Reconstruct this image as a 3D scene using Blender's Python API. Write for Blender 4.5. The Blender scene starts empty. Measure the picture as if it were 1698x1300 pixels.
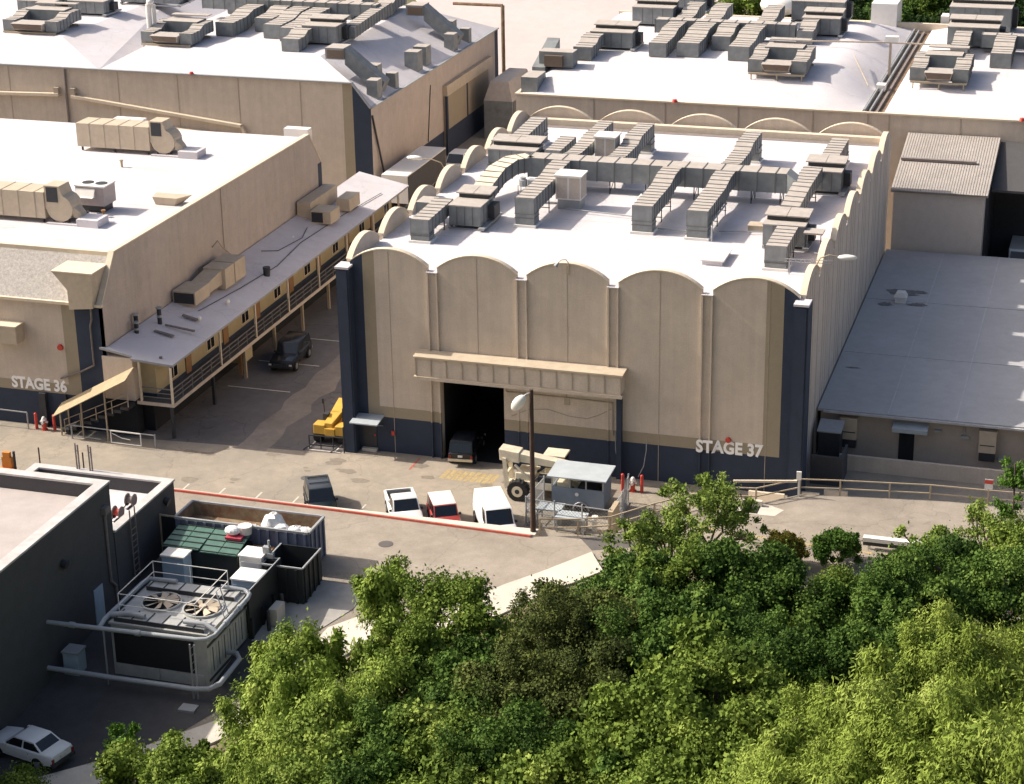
import bpy, bmesh, math, random
import numpy as np
from mathutils import Vector, Matrix
random.seed(7); rng = np.random.default_rng(7)
S = bpy.context.scene
COL = S.collection
R = math.radians

# ------------------------------------------------------------------ camera
cam = bpy.data.cameras.new('camera'); co = bpy.data.objects.new('camera', cam); COL.objects.link(co)
yaw, pit, rol = -0.3069, 0.3716, -0.0170
f = Vector((math.sin(yaw)*math.cos(pit), math.cos(yaw)*math.cos(pit), -math.sin(pit)))
r0 = Vector((math.cos(yaw), -math.sin(yaw), 0)); u0 = r0.cross(f)
rr = r0*math.cos(rol) + u0*math.sin(rol); uu = u0*math.cos(rol) - r0*math.sin(rol)
m = Matrix((rr, uu, -f)).transposed().to_4x4(); m.translation = (48.8913, -118.2206, 53.5941)
co.matrix_world = m
cam.sensor_width = 36.0; cam.lens = 3348.41/1698*36.0; cam.clip_start = 1; cam.clip_end = 4000
S.camera = co
# ------------------------------------------------------------------ sky and sun
SUN_EL, SUN_AZ = 38.6, 270.0 - 1.0        # azimuth clockwise from +Y: the sun stands off to -X
W = bpy.data.worlds.new('World'); S.world = W; W.use_nodes = True
nt = W.node_tree; bg = nt.nodes['Background']; sky = nt.nodes.new('ShaderNodeTexSky')
sky.sky_type = 'NISHITA'; sky.sun_disc = False; sky.sun_elevation = R(SUN_EL); sky.sun_rotation = R(SUN_AZ)
sky.dust_density = 7.0; sky.air_density = 1.0; sky.ozone_density = 1.0; sky.altitude = 100
nt.links.new(sky.outputs[0], bg.inputs[0]); bg.inputs[1].default_value = 0.115
sl = bpy.data.lights.new('sun', 'SUN'); so = bpy.data.objects.new('sun', sl); COL.objects.link(so)
sl.energy = 4.4; sl.angle = R(0.5); sl.color = (1.0, 0.92, 0.80)
sd = Vector((math.sin(R(SUN_AZ))*math.cos(R(SUN_EL)), math.cos(R(SUN_AZ))*math.cos(R(SUN_EL)), math.sin(R(SUN_EL))))
so.rotation_euler = sd.to_track_quat('Z', 'Y').to_euler(); so.location = (-60, 0, 80)
S.view_settings.view_transform = 'Standard'; S.view_settings.look = 'None'
S.view_settings.gamma = 1.0; S.view_settings.use_curve_mapping = False
S.view_settings.exposure = 0.52
S.cycles.max_bounces = 6; S.cycles.transparent_max_bounces = 8

# ------------------------------------------------------------------ materials
def mat(name, col, rough=0.8, var=0.12, scale=3.0, bump=0.0, bscale=40.0, metal=0.0, big=0.0, bigscale=0.25, col2=None, spec=0.5, fine=0.0, streak=0.0, crack=0.0):
    mt = bpy.data.materials.new(name); mt.use_nodes = True
    t = mt.node_tree; p = t.nodes['Principled BSDF']; N = t.nodes.new; L = t.links.new
    p.inputs['Roughness'].default_value = rough; p.inputs['Metallic'].default_value = metal
    p.inputs['Specular IOR Level'].default_value = spec
    tc = N('ShaderNodeTexCoord')
    nz = N('ShaderNodeTexNoise'); nz.inputs['Scale'].default_value = scale; nz.inputs['Detail'].default_value = 8; nz.inputs['Roughness'].default_value = 0.65
    L(tc.outputs['Object'], nz.inputs['Vector'])
    mr = N('ShaderNodeMapRange'); mr.inputs['From Min'].default_value = 0.3; mr.inputs['From Max'].default_value = 0.7
    mr.inputs['To Min'].default_value = 1-var; mr.inputs['To Max'].default_value = 1+var
    L(nz.outputs['Fac'], mr.inputs['Value'])
    src = mr.outputs['Result']
    if big:
        nb = N('ShaderNodeTexNoise'); nb.inputs['Scale'].default_value = bigscale; nb.inputs['Detail'].default_value = 5; nb.inputs['Roughness'].default_value = 0.6
        L(tc.outputs['Object'], nb.inputs['Vector'])
        m2 = N('ShaderNodeMapRange'); m2.inputs['From Min'].default_value = 0.3; m2.inputs['From Max'].default_value = 0.7
        m2.inputs['To Min'].default_value = 1-big; m2.inputs['To Max'].default_value = 1+big
        L(nb.outputs['Fac'], m2.inputs['Value'])
        mu = N('ShaderNodeMath'); mu.operation = 'MULTIPLY'; L(src, mu.inputs[0]); L(m2.outputs['Result'], mu.inputs[1]); src = mu.outputs[0]
    if fine:
        nf = N('ShaderNodeTexNoise'); nf.inputs['Scale'].default_value = 11.0; nf.inputs['Detail'].default_value = 3; nf.inputs['Roughness'].default_value = 0.8
        L(tc.outputs['Object'], nf.inputs['Vector'])
        m3 = N('ShaderNodeMapRange'); m3.inputs['From Min'].default_value = 0.3; m3.inputs['From Max'].default_value = 0.7
        m3.inputs['To Min'].default_value = 1-fine; m3.inputs['To Max'].default_value = 1+fine
        L(nf.outputs['Fac'], m3.inputs['Value'])
        mu = N('ShaderNodeMath'); mu.operation = 'MULTIPLY'; L(src, mu.inputs[0]); L(m3.outputs['Result'], mu.inputs[1]); src = mu.outputs[0]
    if streak:      # rain streaks running down a wall
        mp = N('ShaderNodeMapping'); mp.inputs['Scale'].default_value = (1.6, 1.6, 0.07); L(tc.outputs['Object'], mp.inputs['Vector'])
        ns = N('ShaderNodeTexNoise'); ns.inputs['Scale'].default_value = 1.0; ns.inputs['Detail'].default_value = 6; ns.inputs['Roughness'].default_value = 0.7
        L(mp.outputs[0], ns.inputs['Vector'])
        m5 = N('ShaderNodeMapRange'); m5.inputs['From Min'].default_value = 0.35; m5.inputs['From Max'].default_value = 0.7
        m5.inputs['To Min'].default_value = 1+streak*.5; m5.inputs['To Max'].default_value = 1-streak; L(ns.outputs['Fac'], m5.inputs['Value'])
        mu = N('ShaderNodeMath'); mu.operation = 'MULTIPLY'; L(src, mu.inputs[0]); L(m5.outputs['Result'], mu.inputs[1]); src = mu.outputs[0]
    if crack:       # tar-filled cracks
        nv = N('ShaderNodeTexNoise'); nv.inputs['Scale'].default_value = 0.6; nv.inputs['Detail'].default_value = 4; L(tc.outputs['Object'], nv.inputs['Vector'])
        ad = N('ShaderNodeVectorMath'); ad.operation = 'MULTIPLY_ADD'; L(nv.outputs['Color'], ad.inputs[0]); ad.inputs[1].default_value = (2.2,2.2,2.2); L(tc.outputs['Object'], ad.inputs[2])
        vo = N('ShaderNodeTexVoronoi'); vo.feature = 'DISTANCE_TO_EDGE'; vo.inputs['Scale'].default_value = 0.16; L(ad.outputs[0], vo.inputs['Vector'])
        m6 = N('ShaderNodeMapRange'); m6.inputs['From Min'].default_value = 0.004; m6.inputs['From Max'].default_value = 0.011
        m6.inputs['To Min'].default_value = 1-crack; m6.inputs['To Max'].default_value = 1.0; L(vo.outputs['Distance'], m6.inputs['Value'])
        mu = N('ShaderNodeMath'); mu.operation = 'MULTIPLY'; L(src, mu.inputs[0]); L(m6.outputs['Result'], mu.inputs[1]); src = mu.outputs[0]
    mx = N('ShaderNodeVectorMath'); mx.operation = 'SCALE'
    if col2:
        mc = N('ShaderNodeMix'); mc.data_type = 'RGBA'
        mc.inputs['A'].default_value = (*col, 1); mc.inputs['B'].default_value = (*col2, 1)
        n4 = N('ShaderNodeTexNoise'); n4.inputs['Scale'].default_value = bigscale*1.7; n4.inputs['Detail'].default_value = 6; n4.inputs['Roughness'].default_value = 0.7
        L(tc.outputs['Object'], n4.inputs['Vector'])
        m4 = N('ShaderNodeMapRange'); m4.inputs['From Min'].default_value = 0.42; m4.inputs['From Max'].default_value = 0.62
        L(n4.outputs['Fac'], m4.inputs['Value']); L(m4.outputs['Result'], mc.inputs['Factor'])
        L(mc.outputs['Result'], mx.inputs[0])
    else:
        mx.inputs[0].default_value = col
    L(src, mx.inputs['Scale']); L(mx.outputs[0], p.inputs['Base Color'])
    if bump:
        nb2 = N('ShaderNodeTexNoise'); nb2.inputs['Scale'].default_value = bscale; nb2.inputs['Detail'].default_value = 4
        L(tc.outputs['Object'], nb2.inputs['Vector'])
        b = N('ShaderNodeBump'); b.inputs['Strength'].default_value = bump; b.inputs['Distance'].default_value = 0.03
        L(nb2.outputs['Fac'], b.inputs['Height']); L(b.outputs[0], p.inputs['Normal'])
    return mt

M = {}
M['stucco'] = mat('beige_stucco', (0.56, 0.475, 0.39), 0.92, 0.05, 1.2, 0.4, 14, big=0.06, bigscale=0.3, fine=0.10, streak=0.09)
M['stucco_side'] = mat('lightened_beige_stucco', (0.62, 0.52, 0.435), 0.92, 0.05, 1.2, 0.4, 14, big=0.06, bigscale=0.3, fine=0.10, streak=0.09)  # same beige, lightened in colour to brighten dim side walls
M['stucco_s36'] = mat('darkened_beige_stucco', (0.48, 0.405, 0.345), 0.92, 0.05, 1.2, 0.4, 14, big=0.06, bigscale=0.3, fine=0.10, streak=0.09)  # same beige, darkened in colour to deepen shaded side walls
M['tan'] = mat('tan_paint', (0.33, 0.275, 0.195), 0.9, 0.05, 1.5, 0.3, 14, fine=0.08)
M['navy'] = mat('navy_paint', (0.023, 0.035, 0.064), 0.75, 0.12, 1.0, 0.25, 14, fine=0.10)
M['joint'] = mat('dark_joint', (0.40, 0.335, 0.265), 0.95, 0.1, 3)
M['cream'] = mat('cream_coping', (0.66, 0.56, 0.43), 0.8, 0.08, 2)
M['roofwhite'] = mat('white_roof_coating', (0.60, 0.57, 0.595), 0.85, 0.05, 0.8, 0.25, 9, big=0.07, bigscale=0.12, fine=0.05, col2=(0.56, 0.525, 0.535), crack=0.10)
M['roofwarm'] = mat('cream_roof_coating', (0.49, 0.42, 0.405), 0.85, 0.05, 0.8, 0.2, 9, big=0.05, bigscale=0.12)
M['roofgrey'] = mat('grey_roof_sheet', (0.40, 0.395, 0.40), 0.85, 0.07, 1.3, 0.2, 9, big=0.07, bigscale=0.2, fine=0.07)
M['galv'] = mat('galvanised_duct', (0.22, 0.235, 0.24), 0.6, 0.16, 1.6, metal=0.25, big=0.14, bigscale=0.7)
M['galvtop'] = mat('pale_duct_top', (0.40, 0.36, 0.325), 0.8, 0.12, 2.0)  # paler, warmer tone than the duct sides
M['galvseam'] = mat('duct_seam', (0.15, 0.15, 0.148), 0.7, 0.1, 3, metal=0.2)
M['steel'] = mat('painted_steel_grey', (0.36, 0.37, 0.38), 0.6, 0.1, 3, metal=0.3)
M['dark'] = mat('dark_metal', (0.03, 0.032, 0.038), 0.6, 0.2, 3)
M['black'] = mat('black_void', (0.012, 0.013, 0.016), 0.9, 0.1, 3)
M['louvre'] = mat('brown_louvre', (0.13, 0.095, 0.07), 0.7, 0.15, 4)
M['beigemetal'] = mat('beige_painted_metal', (0.50, 0.415, 0.31), 0.65, 0.08, 2, big=0.06, bigscale=0.5)
M['whitemetal'] = mat('white_painted_metal', (0.74, 0.72, 0.68), 0.5, 0.06, 2)
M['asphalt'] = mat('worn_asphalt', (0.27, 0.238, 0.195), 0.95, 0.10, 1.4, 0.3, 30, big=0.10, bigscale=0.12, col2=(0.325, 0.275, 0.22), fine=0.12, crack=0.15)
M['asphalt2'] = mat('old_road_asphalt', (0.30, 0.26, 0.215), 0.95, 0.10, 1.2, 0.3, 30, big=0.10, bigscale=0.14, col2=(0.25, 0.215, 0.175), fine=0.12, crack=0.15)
M['alley'] = mat('alley_shade_asphalt', (0.118, 0.108, 0.108), 0.95, 0.12, 1.4, 0.3, 30, big=0.2, bigscale=0.15, fine=0.12, crack=0.25)  # darker than the lot: part of the alley shade is in this colour
M['yard'] = mat('yard_shade_asphalt', (0.060, 0.058, 0.060), 0.93, 0.14, 1.2, 0.3, 30, big=0.15, bigscale=0.2, fine=0.10)  # near-black ground colour that deepens the yard's shade
M['patch'] = mat('dark_asphalt_patch', (0.11, 0.10, 0.095), 0.95, 0.12, 1.4, 0.3, 30, fine=0.1)
M['concrete'] = mat('pale_concrete', (0.56, 0.51, 0.44), 0.92, 0.08, 1.2, 0.2, 25, big=0.08, bigscale=0.2, fine=0.06)
M['redpaint'] = mat('red_kerb_paint', (0.47, 0.085, 0.055), 0.7, 0.2, 3, col2=(0.40, 0.12, 0.085), bigscale=0.6)
M['yellowmark'] = mat('worn_yellow_paint', (0.42, 0.33, 0.16), 0.85, 0.3, 5, col2=(0.36, 0.26, 0.13), bigscale=1.0)
M['whitemark'] = mat('worn_white_paint', (0.55, 0.50, 0.44), 0.85, 0.2, 4)
M['yellow'] = mat('yellow_machine_paint', (0.60, 0.35, 0.05), 0.5, 0.1, 2)
M['creammachine'] = mat('cream_machine_paint', (0.66, 0.595, 0.46), 0.5, 0.1, 2, big=0.1, bigscale=1.0)
M['rubber'] = mat('tyre_rubber', (0.020, 0.019, 0.019), 0.85, 0.2, 5)
M['rim'] = mat('wheel_rim', (0.42, 0.42, 0.42), 0.4, 0.1, 4, metal=0.6)
M['glass'] = mat('dark_car_glass', (0.010, 0.013, 0.017), 0.08, 0.1, 2, spec=0.7)
M['carwhite'] = mat('white_car_paint', (0.80, 0.79, 0.77), 0.3, 0.02, 1)
M['carred'] = mat('faded_red_car_paint', (0.33, 0.045, 0.04), 0.4, 0.12, 2)
M['carcream'] = mat('white_top', (0.80, 0.76, 0.70), 0.45, 0.03, 1)
M['carblack'] = mat('black_car_paint', (0.014, 0.016, 0.021), 0.22, 0.1, 1)
M['cargrey'] = mat('sky_tint_car_roof', (0.055, 0.062, 0.072), 0.25, 0.1, 1)  # body paint greyed, a sky reflection put into the roof colour
M['carnavy'] = mat('dark_green_blue_car_paint', (0.010, 0.017, 0.020), 0.22, 0.1, 1)
M['lampred'] = mat('red_tail_lens', (0.22, 0.012, 0.012), 0.3, 0.1, 3)
M['lampwhite'] = mat('clear_headlight_lens', (0.66, 0.66, 0.64), 0.15, 0.1, 3)
M['plate'] = mat('plate_white', (0.62, 0.62, 0.62), 0.5, 0.1, 3)
M['chrome'] = mat('bumper_chrome', (0.55, 0.54, 0.52), 0.3, 0.1, 3, metal=0.8)
M['blueroof'] = mat('blue_grey_trailer', (0.17, 0.21, 0.27), 0.7, 0.1, 2, big=0.08, bigscale=0.6)
M['trailertop'] = mat('pale_trailer_roof', (0.40, 0.44, 0.47), 0.6, 0.08, 2, big=0.08, bigscale=0.6)
M['wood'] = mat('dark_wood_pole', (0.065, 0.038, 0.028), 0.9, 0.25, 2)
M['plywood'] = mat('plywood_board', (0.36, 0.285, 0.175), 0.85, 0.12, 2.5, big=0.08, bigscale=0.8)
M['yellowwall'] = mat('yellow_ochre_stucco', (0.43, 0.35, 0.21), 0.9, 0.06, 1.5, 0.2, 14)
M['shingle'] = mat('grey_shingle', (0.42, 0.39, 0.36), 0.95, 0.25, 5, 0.4, 8, fine=0.2)
M['concrail'] = mat('tan_rail_paint', (0.40, 0.325, 0.225), 0.75, 0.1, 2)
M['redpost'] = mat('red_bollard_paint', (0.50, 0.05, 0.035), 0.5, 0.1, 3)
M['greenbin'] = mat('dark_green_lid', (0.075, 0.155, 0.125), 0.5, 0.2, 2)
M['bluegrey'] = mat('blue_grey_bin', (0.13, 0.15, 0.22), 0.6, 0.2, 2, big=0.15, bigscale=0.6)
M['rust'] = mat('rusty_inner_steel', (0.24, 0.19, 0.12), 0.85, 0.25, 3, col2=(0.20, 0.10, 0.06), bigscale=0.7)
M['blackbin'] = mat('black_dumpster', (0.016, 0.020, 0.022), 0.6, 0.2, 2)
M['paleblue'] = mat('pale_blue_cabinet', (0.36, 0.45, 0.54), 0.6, 0.08, 2)
M['bag'] = mat('white_plastic_bag', (0.78, 0.77, 0.75), 0.4, 0.05, 4, 0.5, 6)
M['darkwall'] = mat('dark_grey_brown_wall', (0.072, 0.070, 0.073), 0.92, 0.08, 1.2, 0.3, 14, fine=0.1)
M['chill'] = mat('chiller_grey', (0.42, 0.42, 0.40), 0.6, 0.12, 2, metal=0.2, big=0.1, bigscale=0.6)
M['pipe'] = mat('pale_pipe_lagging', (0.34, 0.36, 0.38), 0.6, 0.08, 2)
M['soil'] = mat('dry_hill_soil', (0.16, 0.13, 0.075), 0.97, 0.25, 0.8, 0.6, 6, big=0.2, bigscale=0.1, col2=(0.07, 0.08, 0.03))
M['bark'] = mat('tree_bark', (0.10, 0.075, 0.055), 0.95, 0.3, 4)
M['letter'] = mat('white_letter_paint', (0.92, 0.91, 0.89), 0.7, 0.03, 2)
M['orange'] = mat('orange_plastic', (0.62, 0.22, 0.03), 0.6, 0.1, 3)
M['roofpink'] = mat('worn_pinkish_roof', (0.40, 0.355, 0.34), 0.9, 0.08, 0.8, 0.2, 9, big=0.08, bigscale=0.3, fine=0.06)
M['roofpatch'] = mat('roof_lap_grey', (0.53, 0.495, 0.49), 0.88, 0.1, 2)
M['railgrey'] = mat('grey_rail_paint', (0.17, 0.165, 0.165), 0.7, 0.1, 3)
M['roofseam'] = mat('pale_roof_seam', (0.46, 0.455, 0.465), 0.85, 0.15, 1.5)
M['parapet'] = mat('dull_parapet_cap', (0.47, 0.45, 0.44), 0.8, 0.12, 2, big=0.12, bigscale=0.8)
M['shedroof'] = mat('ribbed_shed_roof', (0.37, 0.335, 0.31), 0.85, 0.1, 2, big=0.1, bigscale=0.4)
M['roofstain'] = mat('roof_grime', (0.17, 0.165, 0.165), 0.9, 0.25, 2)
M['stain'] = mat('rust_stain', (0.20, 0.17, 0.16), 0.9, 0.2, 3)
M['brownwood'] = mat('brown_board', (0.30, 0.16, 0.07), 0.8, 0.15, 3)

# ------------------------------------------------------------------ mesh builder
class MB:
    def __init__(s): s.v, s.f, s.m = [], [], []
    def add(s, vs, fs, m=0):
        o = len(s.v); s.v += [tuple(v) for v in vs]
        for q in fs: s.f.append([o+i for i in q]); s.m.append(m)
        return s
    def box(s, x0, x1, y0, y1, z0, z1, m=0, top=None):
        o = len(s.v)
        s.v += [(x0,y0,z0),(x1,y0,z0),(x1,y1,z0),(x0,y1,z0),(x0,y0,z1),(x1,y0,z1),(x1,y1,z1),(x0,y1,z1)]
        for k, q in enumerate(((0,3,2,1),(4,5,6,7),(0,1,5,4),(1,2,6,5),(2,3,7,6),(3,0,4,7))):
            s.f.append([o+i for i in q]); s.m.append(top if (top is not None and k == 1) else m)
        return s
    def hexa(s, p, m=0, top=None):     # p: 4 bottom, 4 top
        o = len(s.v); s.v += [tuple(q) for q in p]
        for k, q in enumerate(((0,3,2,1),(4,5,6,7),(0,1,5,4),(1,2,6,5),(2,3,7,6),(3,0,4,7))):
            s.f.append([o+i for i in q]); s.m.append(top if (top is not None and k == 1) else m)
        return s
    def quad(s, a, b, c, d, m=0): return s.add([a,b,c,d], [(0,1,2,3)], m)
    def bar(s, a, b, w, h=None, m=0):  # square bar between two points
        a, b = Vector(a), Vector(b); d = (b-a).normalized(); h = h or w
        up = Vector((0,0,1)) if abs(d.z) < 0.95 else Vector((0,1,0))
        x = d.cross(up).normalized()*w/2; y = x.cross(d).normalized()*h/2
        return s.hexa([a-x-y, a+x-y, b+x-y, b-x-y, a-x+y, a+x+y, b+x+y, b-x+y], m)
    def cyl(s, a, b, ra, rb=None, n=12, m=0, caps=True):
        a, b = Vector(a), Vector(b); rb = ra if rb is None else rb; d = (b-a).normalized()
        up = Vector((0,0,1)) if abs(d.z) < 0.95 else Vector((1,0,0))
        x = d.cross(up).normalized(); y = d.cross(x).normalized(); o = len(s.v)
        for c, r in ((a, ra), (b, rb)):
            for i in range(n):
                t = 2*math.pi*i/n; s.v.append(tuple(c + x*(r*math.cos(t)) + y*(r*math.sin(t))))
        for i in range(n):
            j = (i+1) % n; s.f.append([o+i, o+j, o+n+j, o+n+i]); s.m.append(m)
        if caps:
            s.f.append([o+i for i in reversed(range(n))]); s.m.append(m)
            s.f.append([o+n+i for i in range(n)]); s.m.append(m)
        return s
    def tube(s, pts, r, n=10, m=0):
        pts = [Vector(p) for p in pts]; o = len(s.v); k = len(pts); prev = None
        for i, p in enumerate(pts):
            d = ((pts[min(i+1,k-1)]-p).normalized() + (p-pts[max(i-1,0)]).normalized()).normalized()
            up = prev if prev is not None else (Vector((0,0,1)) if abs(d.z) < 0.9 else Vector((1,0,0)))
            x = (up - d*up.dot(d)).normalized(); prev = x; y = d.cross(x)
            for q in range(n):
                t = 2*math.pi*q/n; s.v.append(tuple(p + x*(r*math.cos(t)) + y*(r*math.sin(t))))
        for i in range(k-1):
            for q in range(n):
                w = (q+1) % n; s.f.append([o+i*n+q, o+i*n+w, o+(i+1)*n+w, o+(i+1)*n+q]); s.m.append(m)
        s.f.append([o+q for q in reversed(range(n))]); s.m.append(m)
        s.f.append([o+(k-1)*n+q for q in range(n)]); s.m.append(m)
        return s
    def ball(s, c, rx, ry=None, rz=None, m=0, n=12, k=8, jit=0):
        ry = ry or rx; rz = rz or rx; o = len(s.v)
        for i in range(k+1):
            a = math.pi*i/k
            for j in range(n):
                t = 2*math.pi*j/n; q = 1+jit*(random.random()-.5)
                s.v.append((c[0]+rx*q*math.sin(a)*math.cos(t), c[1]+ry*q*math.sin(a)*math.sin(t), c[2]+rz*q*math.cos(a)))
        for i in range(k):
            for j in range(n):
                w = (j+1) % n; s.f.append([o+i*n+j, o+(i+1)*n+j, o+(i+1)*n+w, o+i*n+w]); s.m.append(m)
        return s
    def prism(s, poly, axis, a, b, m=0):     # poly in the other two axes, extruded along axis
        n = len(poly); o = len(s.v)
        for t in (a, b):
            for p in poly:
                v = list(p); v.insert('xyz'.index(axis), t); s.v.append(tuple(v))
        s.f.append([o+i for i in reversed(range(n))]); s.m.append(m); s.f.append([o+n+i for i in range(n)]); s.m.append(m)
        for i in range(n):
            j = (i+1) % n; s.f.append([o+i, o+j, o+n+j, o+n+i]); s.m.append(m)
        return s
    def build(s, name, mats, parent=None, off=(0,0,0), smooth=False, bevel=0.0):
        me = bpy.data.meshes.new(name)
        v = np.array(s.v, dtype=float) - np.array(off)
        me.from_pydata(v.tolist(), [], s.f)
        for k in (mats if isinstance(mats, (list, tuple)) else [mats]): me.materials.append(M[k] if isinstance(k, str) else k)
        me.polygons.foreach_set('material_index', s.m)
        bm = bmesh.new(); bm.from_mesh(me); bmesh.ops.recalc_face_normals(bm, faces=bm.faces); bm.to_mesh(me); bm.free()
        if smooth:
            me.polygons.foreach_set('use_smooth', [True]*len(me.polygons)); me.set_sharp_from_angle(angle=R(38))
        ob = bpy.data.objects.new(name, me); COL.objects.link(ob)
        if parent is not None: ob.parent = parent
        if bevel:
            b = ob.modifiers.new('bevel', 'BEVEL'); b.width = bevel; b.segments = 2; b.limit_method = 'ANGLE'; b.angle_limit = R(35)
        return ob

OFF = {}
def thing(name, label, cat, loc=(0,0,0), rz=0, group=None, local=False):
    o = bpy.data.objects.new(name, None); COL.objects.link(o); o.empty_display_size = 0.3
    o.location = loc; o.rotation_euler = (0,0,rz); o['label'] = label; o['category'] = cat
    if group: o['group'] = group
    OFF[o.name] = (0,0,0) if (local or rz) else tuple(loc)
    return o
def part(parent, name, mb, mats, smooth=False, bevel=0.0, label=None):
    off = OFF[parent.name]
    o = mb.build(name, mats, parent, off, smooth, bevel); OFF[o.name] = off
    if label: o['label'] = label
    return o
def single(name, mb, mats, label, cat, loc=(0,0,0), group=None, smooth=False, bevel=0.0):
    o = mb.build(name, mats, None, loc, smooth, bevel); o.location = loc
    o['label'] = label; o['category'] = cat
    if group: o['group'] = group
    return o
def struct(name, mb, mats, smooth=False, kind='structure'):
    o = mb.build(name, mats, None, (0,0,0), smooth); o['kind'] = kind
    return o
def dup(root, loc, label, rz=None, group=None):
    r = root.copy(); COL.objects.link(r); r.location = loc; r['label'] = label
    if rz is not None: r.rotation_euler = (0,0,rz)
    if group: r['group'] = group
    for ch in list(root.children):
        c = ch.copy(); COL.objects.link(c); c.parent = r
        for g in list(ch.children):
            d = g.copy(); COL.objects.link(d); d.parent = c
    return r
def text_mb(body, size, fn, mb=None, depth=0.04, embolden=0.03, spacing=1.0):
    cu = bpy.data.curves.new('t', 'FONT'); cu.body = body; cu.size = size; cu.extrude = depth/2; cu.offset = embolden; cu.space_character = spacing
    cu.resolution_u = 4
    ob = bpy.data.objects.new('t', cu); COL.objects.link(ob); dg = bpy.context.evaluated_depsgraph_get(); dg.update()
    me = bpy.data.meshes.new_from_object(ob.evaluated_get(dg)); mb = mb or MB()
    mb.add([fn(*v.co) for v in me.vertices], [tuple(p.vertices) for p in me.polygons])
    bpy.data.objects.remove(ob); bpy.data.meshes.remove(me); bpy.data.curves.remove(cu)
    return mb

# ================================================================== GROUND
KERB = [(-90,-12.2),(-7.3,-12.79),(4.07,-12.92),(16.7,-13.34),(19.3,-12.5),(21.1,-11.69),(23.26,-9.05),(26.84,-5.6),(28.73,-5.18),(31.17,-3.01),(33.6,-2.54),(36.6,-2.1),(39,-1.73),(44.7,-1.39),(140,0.5)]
SWO = [(160,-15),(35,-16.2),(24.5,-16.4),(22.1,-16.9),(20.2,-19.8),(17.85,-23.1),(14,-26.2),(12,-27.2),(11,-28.5),(9.6,-31.5),(8.4,-36),(4.6,-41.5),(-1,-45.6),(-11,-52),(-60,-75)]
SWI = [(20.8,-14.6),(18.75,-17.8),(15.5,-22.2),(13,-24.2),(10.2,-25.0),(8.9,-26.5),(8.6,-29),(7.0,-35.4),(3,-39.85),(-2,-44),(-12,-50)]
SWO2 = [(22.1,-16.9),(20.2,-19.8),(17.85,-23.1),(14,-26.2),(12,-27.2),(11,-28.5),(9.6,-31.5),(8.4,-36),(4.6,-41.5),(-1,-45.6),(-11,-52)]
def gz(y): return 1.5 if y > -20 else 1.5-(-20-y)*0.094
HP = np.array(SWO + [(-60,-600),(160,-600)])
def inside(x, y, P=HP):
    c = False; n = len(P); j = n-1
    for i in range(n):
        if (P[i][1] > y) != (P[j][1] > y) and x < (P[j][0]-P[i][0])*(y-P[i][1])/(P[j][1]-P[i][1])+P[i][0]: c = not c
        j = i
    return c
def hdist(x, y):
    d = 1e9
    for (ax, ay), (bx, by) in zip(SWO[:-1], SWO[1:]):
        t = max(0, min(1, ((x-ax)*(bx-ax)+(y-ay)*(by-ay))/((bx-ax)**2+(by-ay)**2)))
        d = min(d, math.hypot(x-ax-t*(bx-ax), y-ay-t*(by-ay)))
    return d
def ground(x, y):
    z = gz(max(y, -48))
    if inside(x, y):
        d = hdist(x, y); z += 0.26*min(d, 28) + 0.42*max(0, d-28) + 0.15*math.sin(x*.9)*math.cos(y*.7)*min(1, d/4)
    return z
def kerby(x):
    for (ax, ay), (bx, by) in zip(KERB[:-1], KERB[1:]):
        if ax <= x <= bx: return ay+(by-ay)*(x-ax)/(bx-ax)
    return 0.5
g = MB(); g.box(-420, 420, -17, 700, -0.6, 0); struct('lot_ground', g, 'asphalt')
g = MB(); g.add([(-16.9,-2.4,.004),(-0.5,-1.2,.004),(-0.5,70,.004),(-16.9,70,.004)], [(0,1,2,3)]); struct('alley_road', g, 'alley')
g = MB(); n_ = 40
for i in range(n_+1):
    y = -2.2+60*i/n_; w_ = .25*math.sin(i*1.7)+.15*math.sin(i*4.1)
    g.v += [(-7.9+w_*.6,y,.007),(-5.7+w_,y,.007)]
for i in range(n_): g.f.append([2*i,2*i+1,2*i+3,2*i+2]); g.m.append(0)
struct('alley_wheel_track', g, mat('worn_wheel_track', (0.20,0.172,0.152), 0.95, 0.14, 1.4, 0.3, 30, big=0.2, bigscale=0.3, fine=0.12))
xs = sorted(set([round(v,3) for v in np.arange(-22, 62, 0.75)] + list(range(-90,-22,6)) + list(range(64,141,6)) + [k[0] for k in KERB]))
ts = list(np.concatenate([np.linspace(0, 1, 50)]))
ysl = sorted(set([round(-20-0.7*i, 3) for i in range(58)] + list(range(-64,-240,-6))), reverse=True)
g = MB(); nx = len(xs)
rows = []
for k in range(6): rows.append([kerby(x)+(-20-kerby(x))*k/6 for x in xs])
for y in ysl: rows.append([y]*nx)
for rw in rows:
    for x, y in zip(xs, rw): g.v.append((x, y, ground(x, y)))
hill_faces = []
for j in range(len(rows)-1):
    for i in range(nx-1):
        xm, ym = (xs[i]+xs[i+1])/2, (rows[j][i]+rows[j+1][i])/2
        q = [j*nx+i, j*nx+i+1, (j+1)*nx+i+1, (j+1)*nx+i]
        g.f.append(q); g.m.append(1 if inside(xm, ym) else 0)
o = len(g.v)
for x in xs: g.v.append((x, kerby(x), -0.3))
for i in range(nx-1): g.f.append([i, o+i, o+i+1, i+1]); g.m.append(2)
struct('upper_road', g, ['asphalt2', 'soil', 'concrete'])
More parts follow.
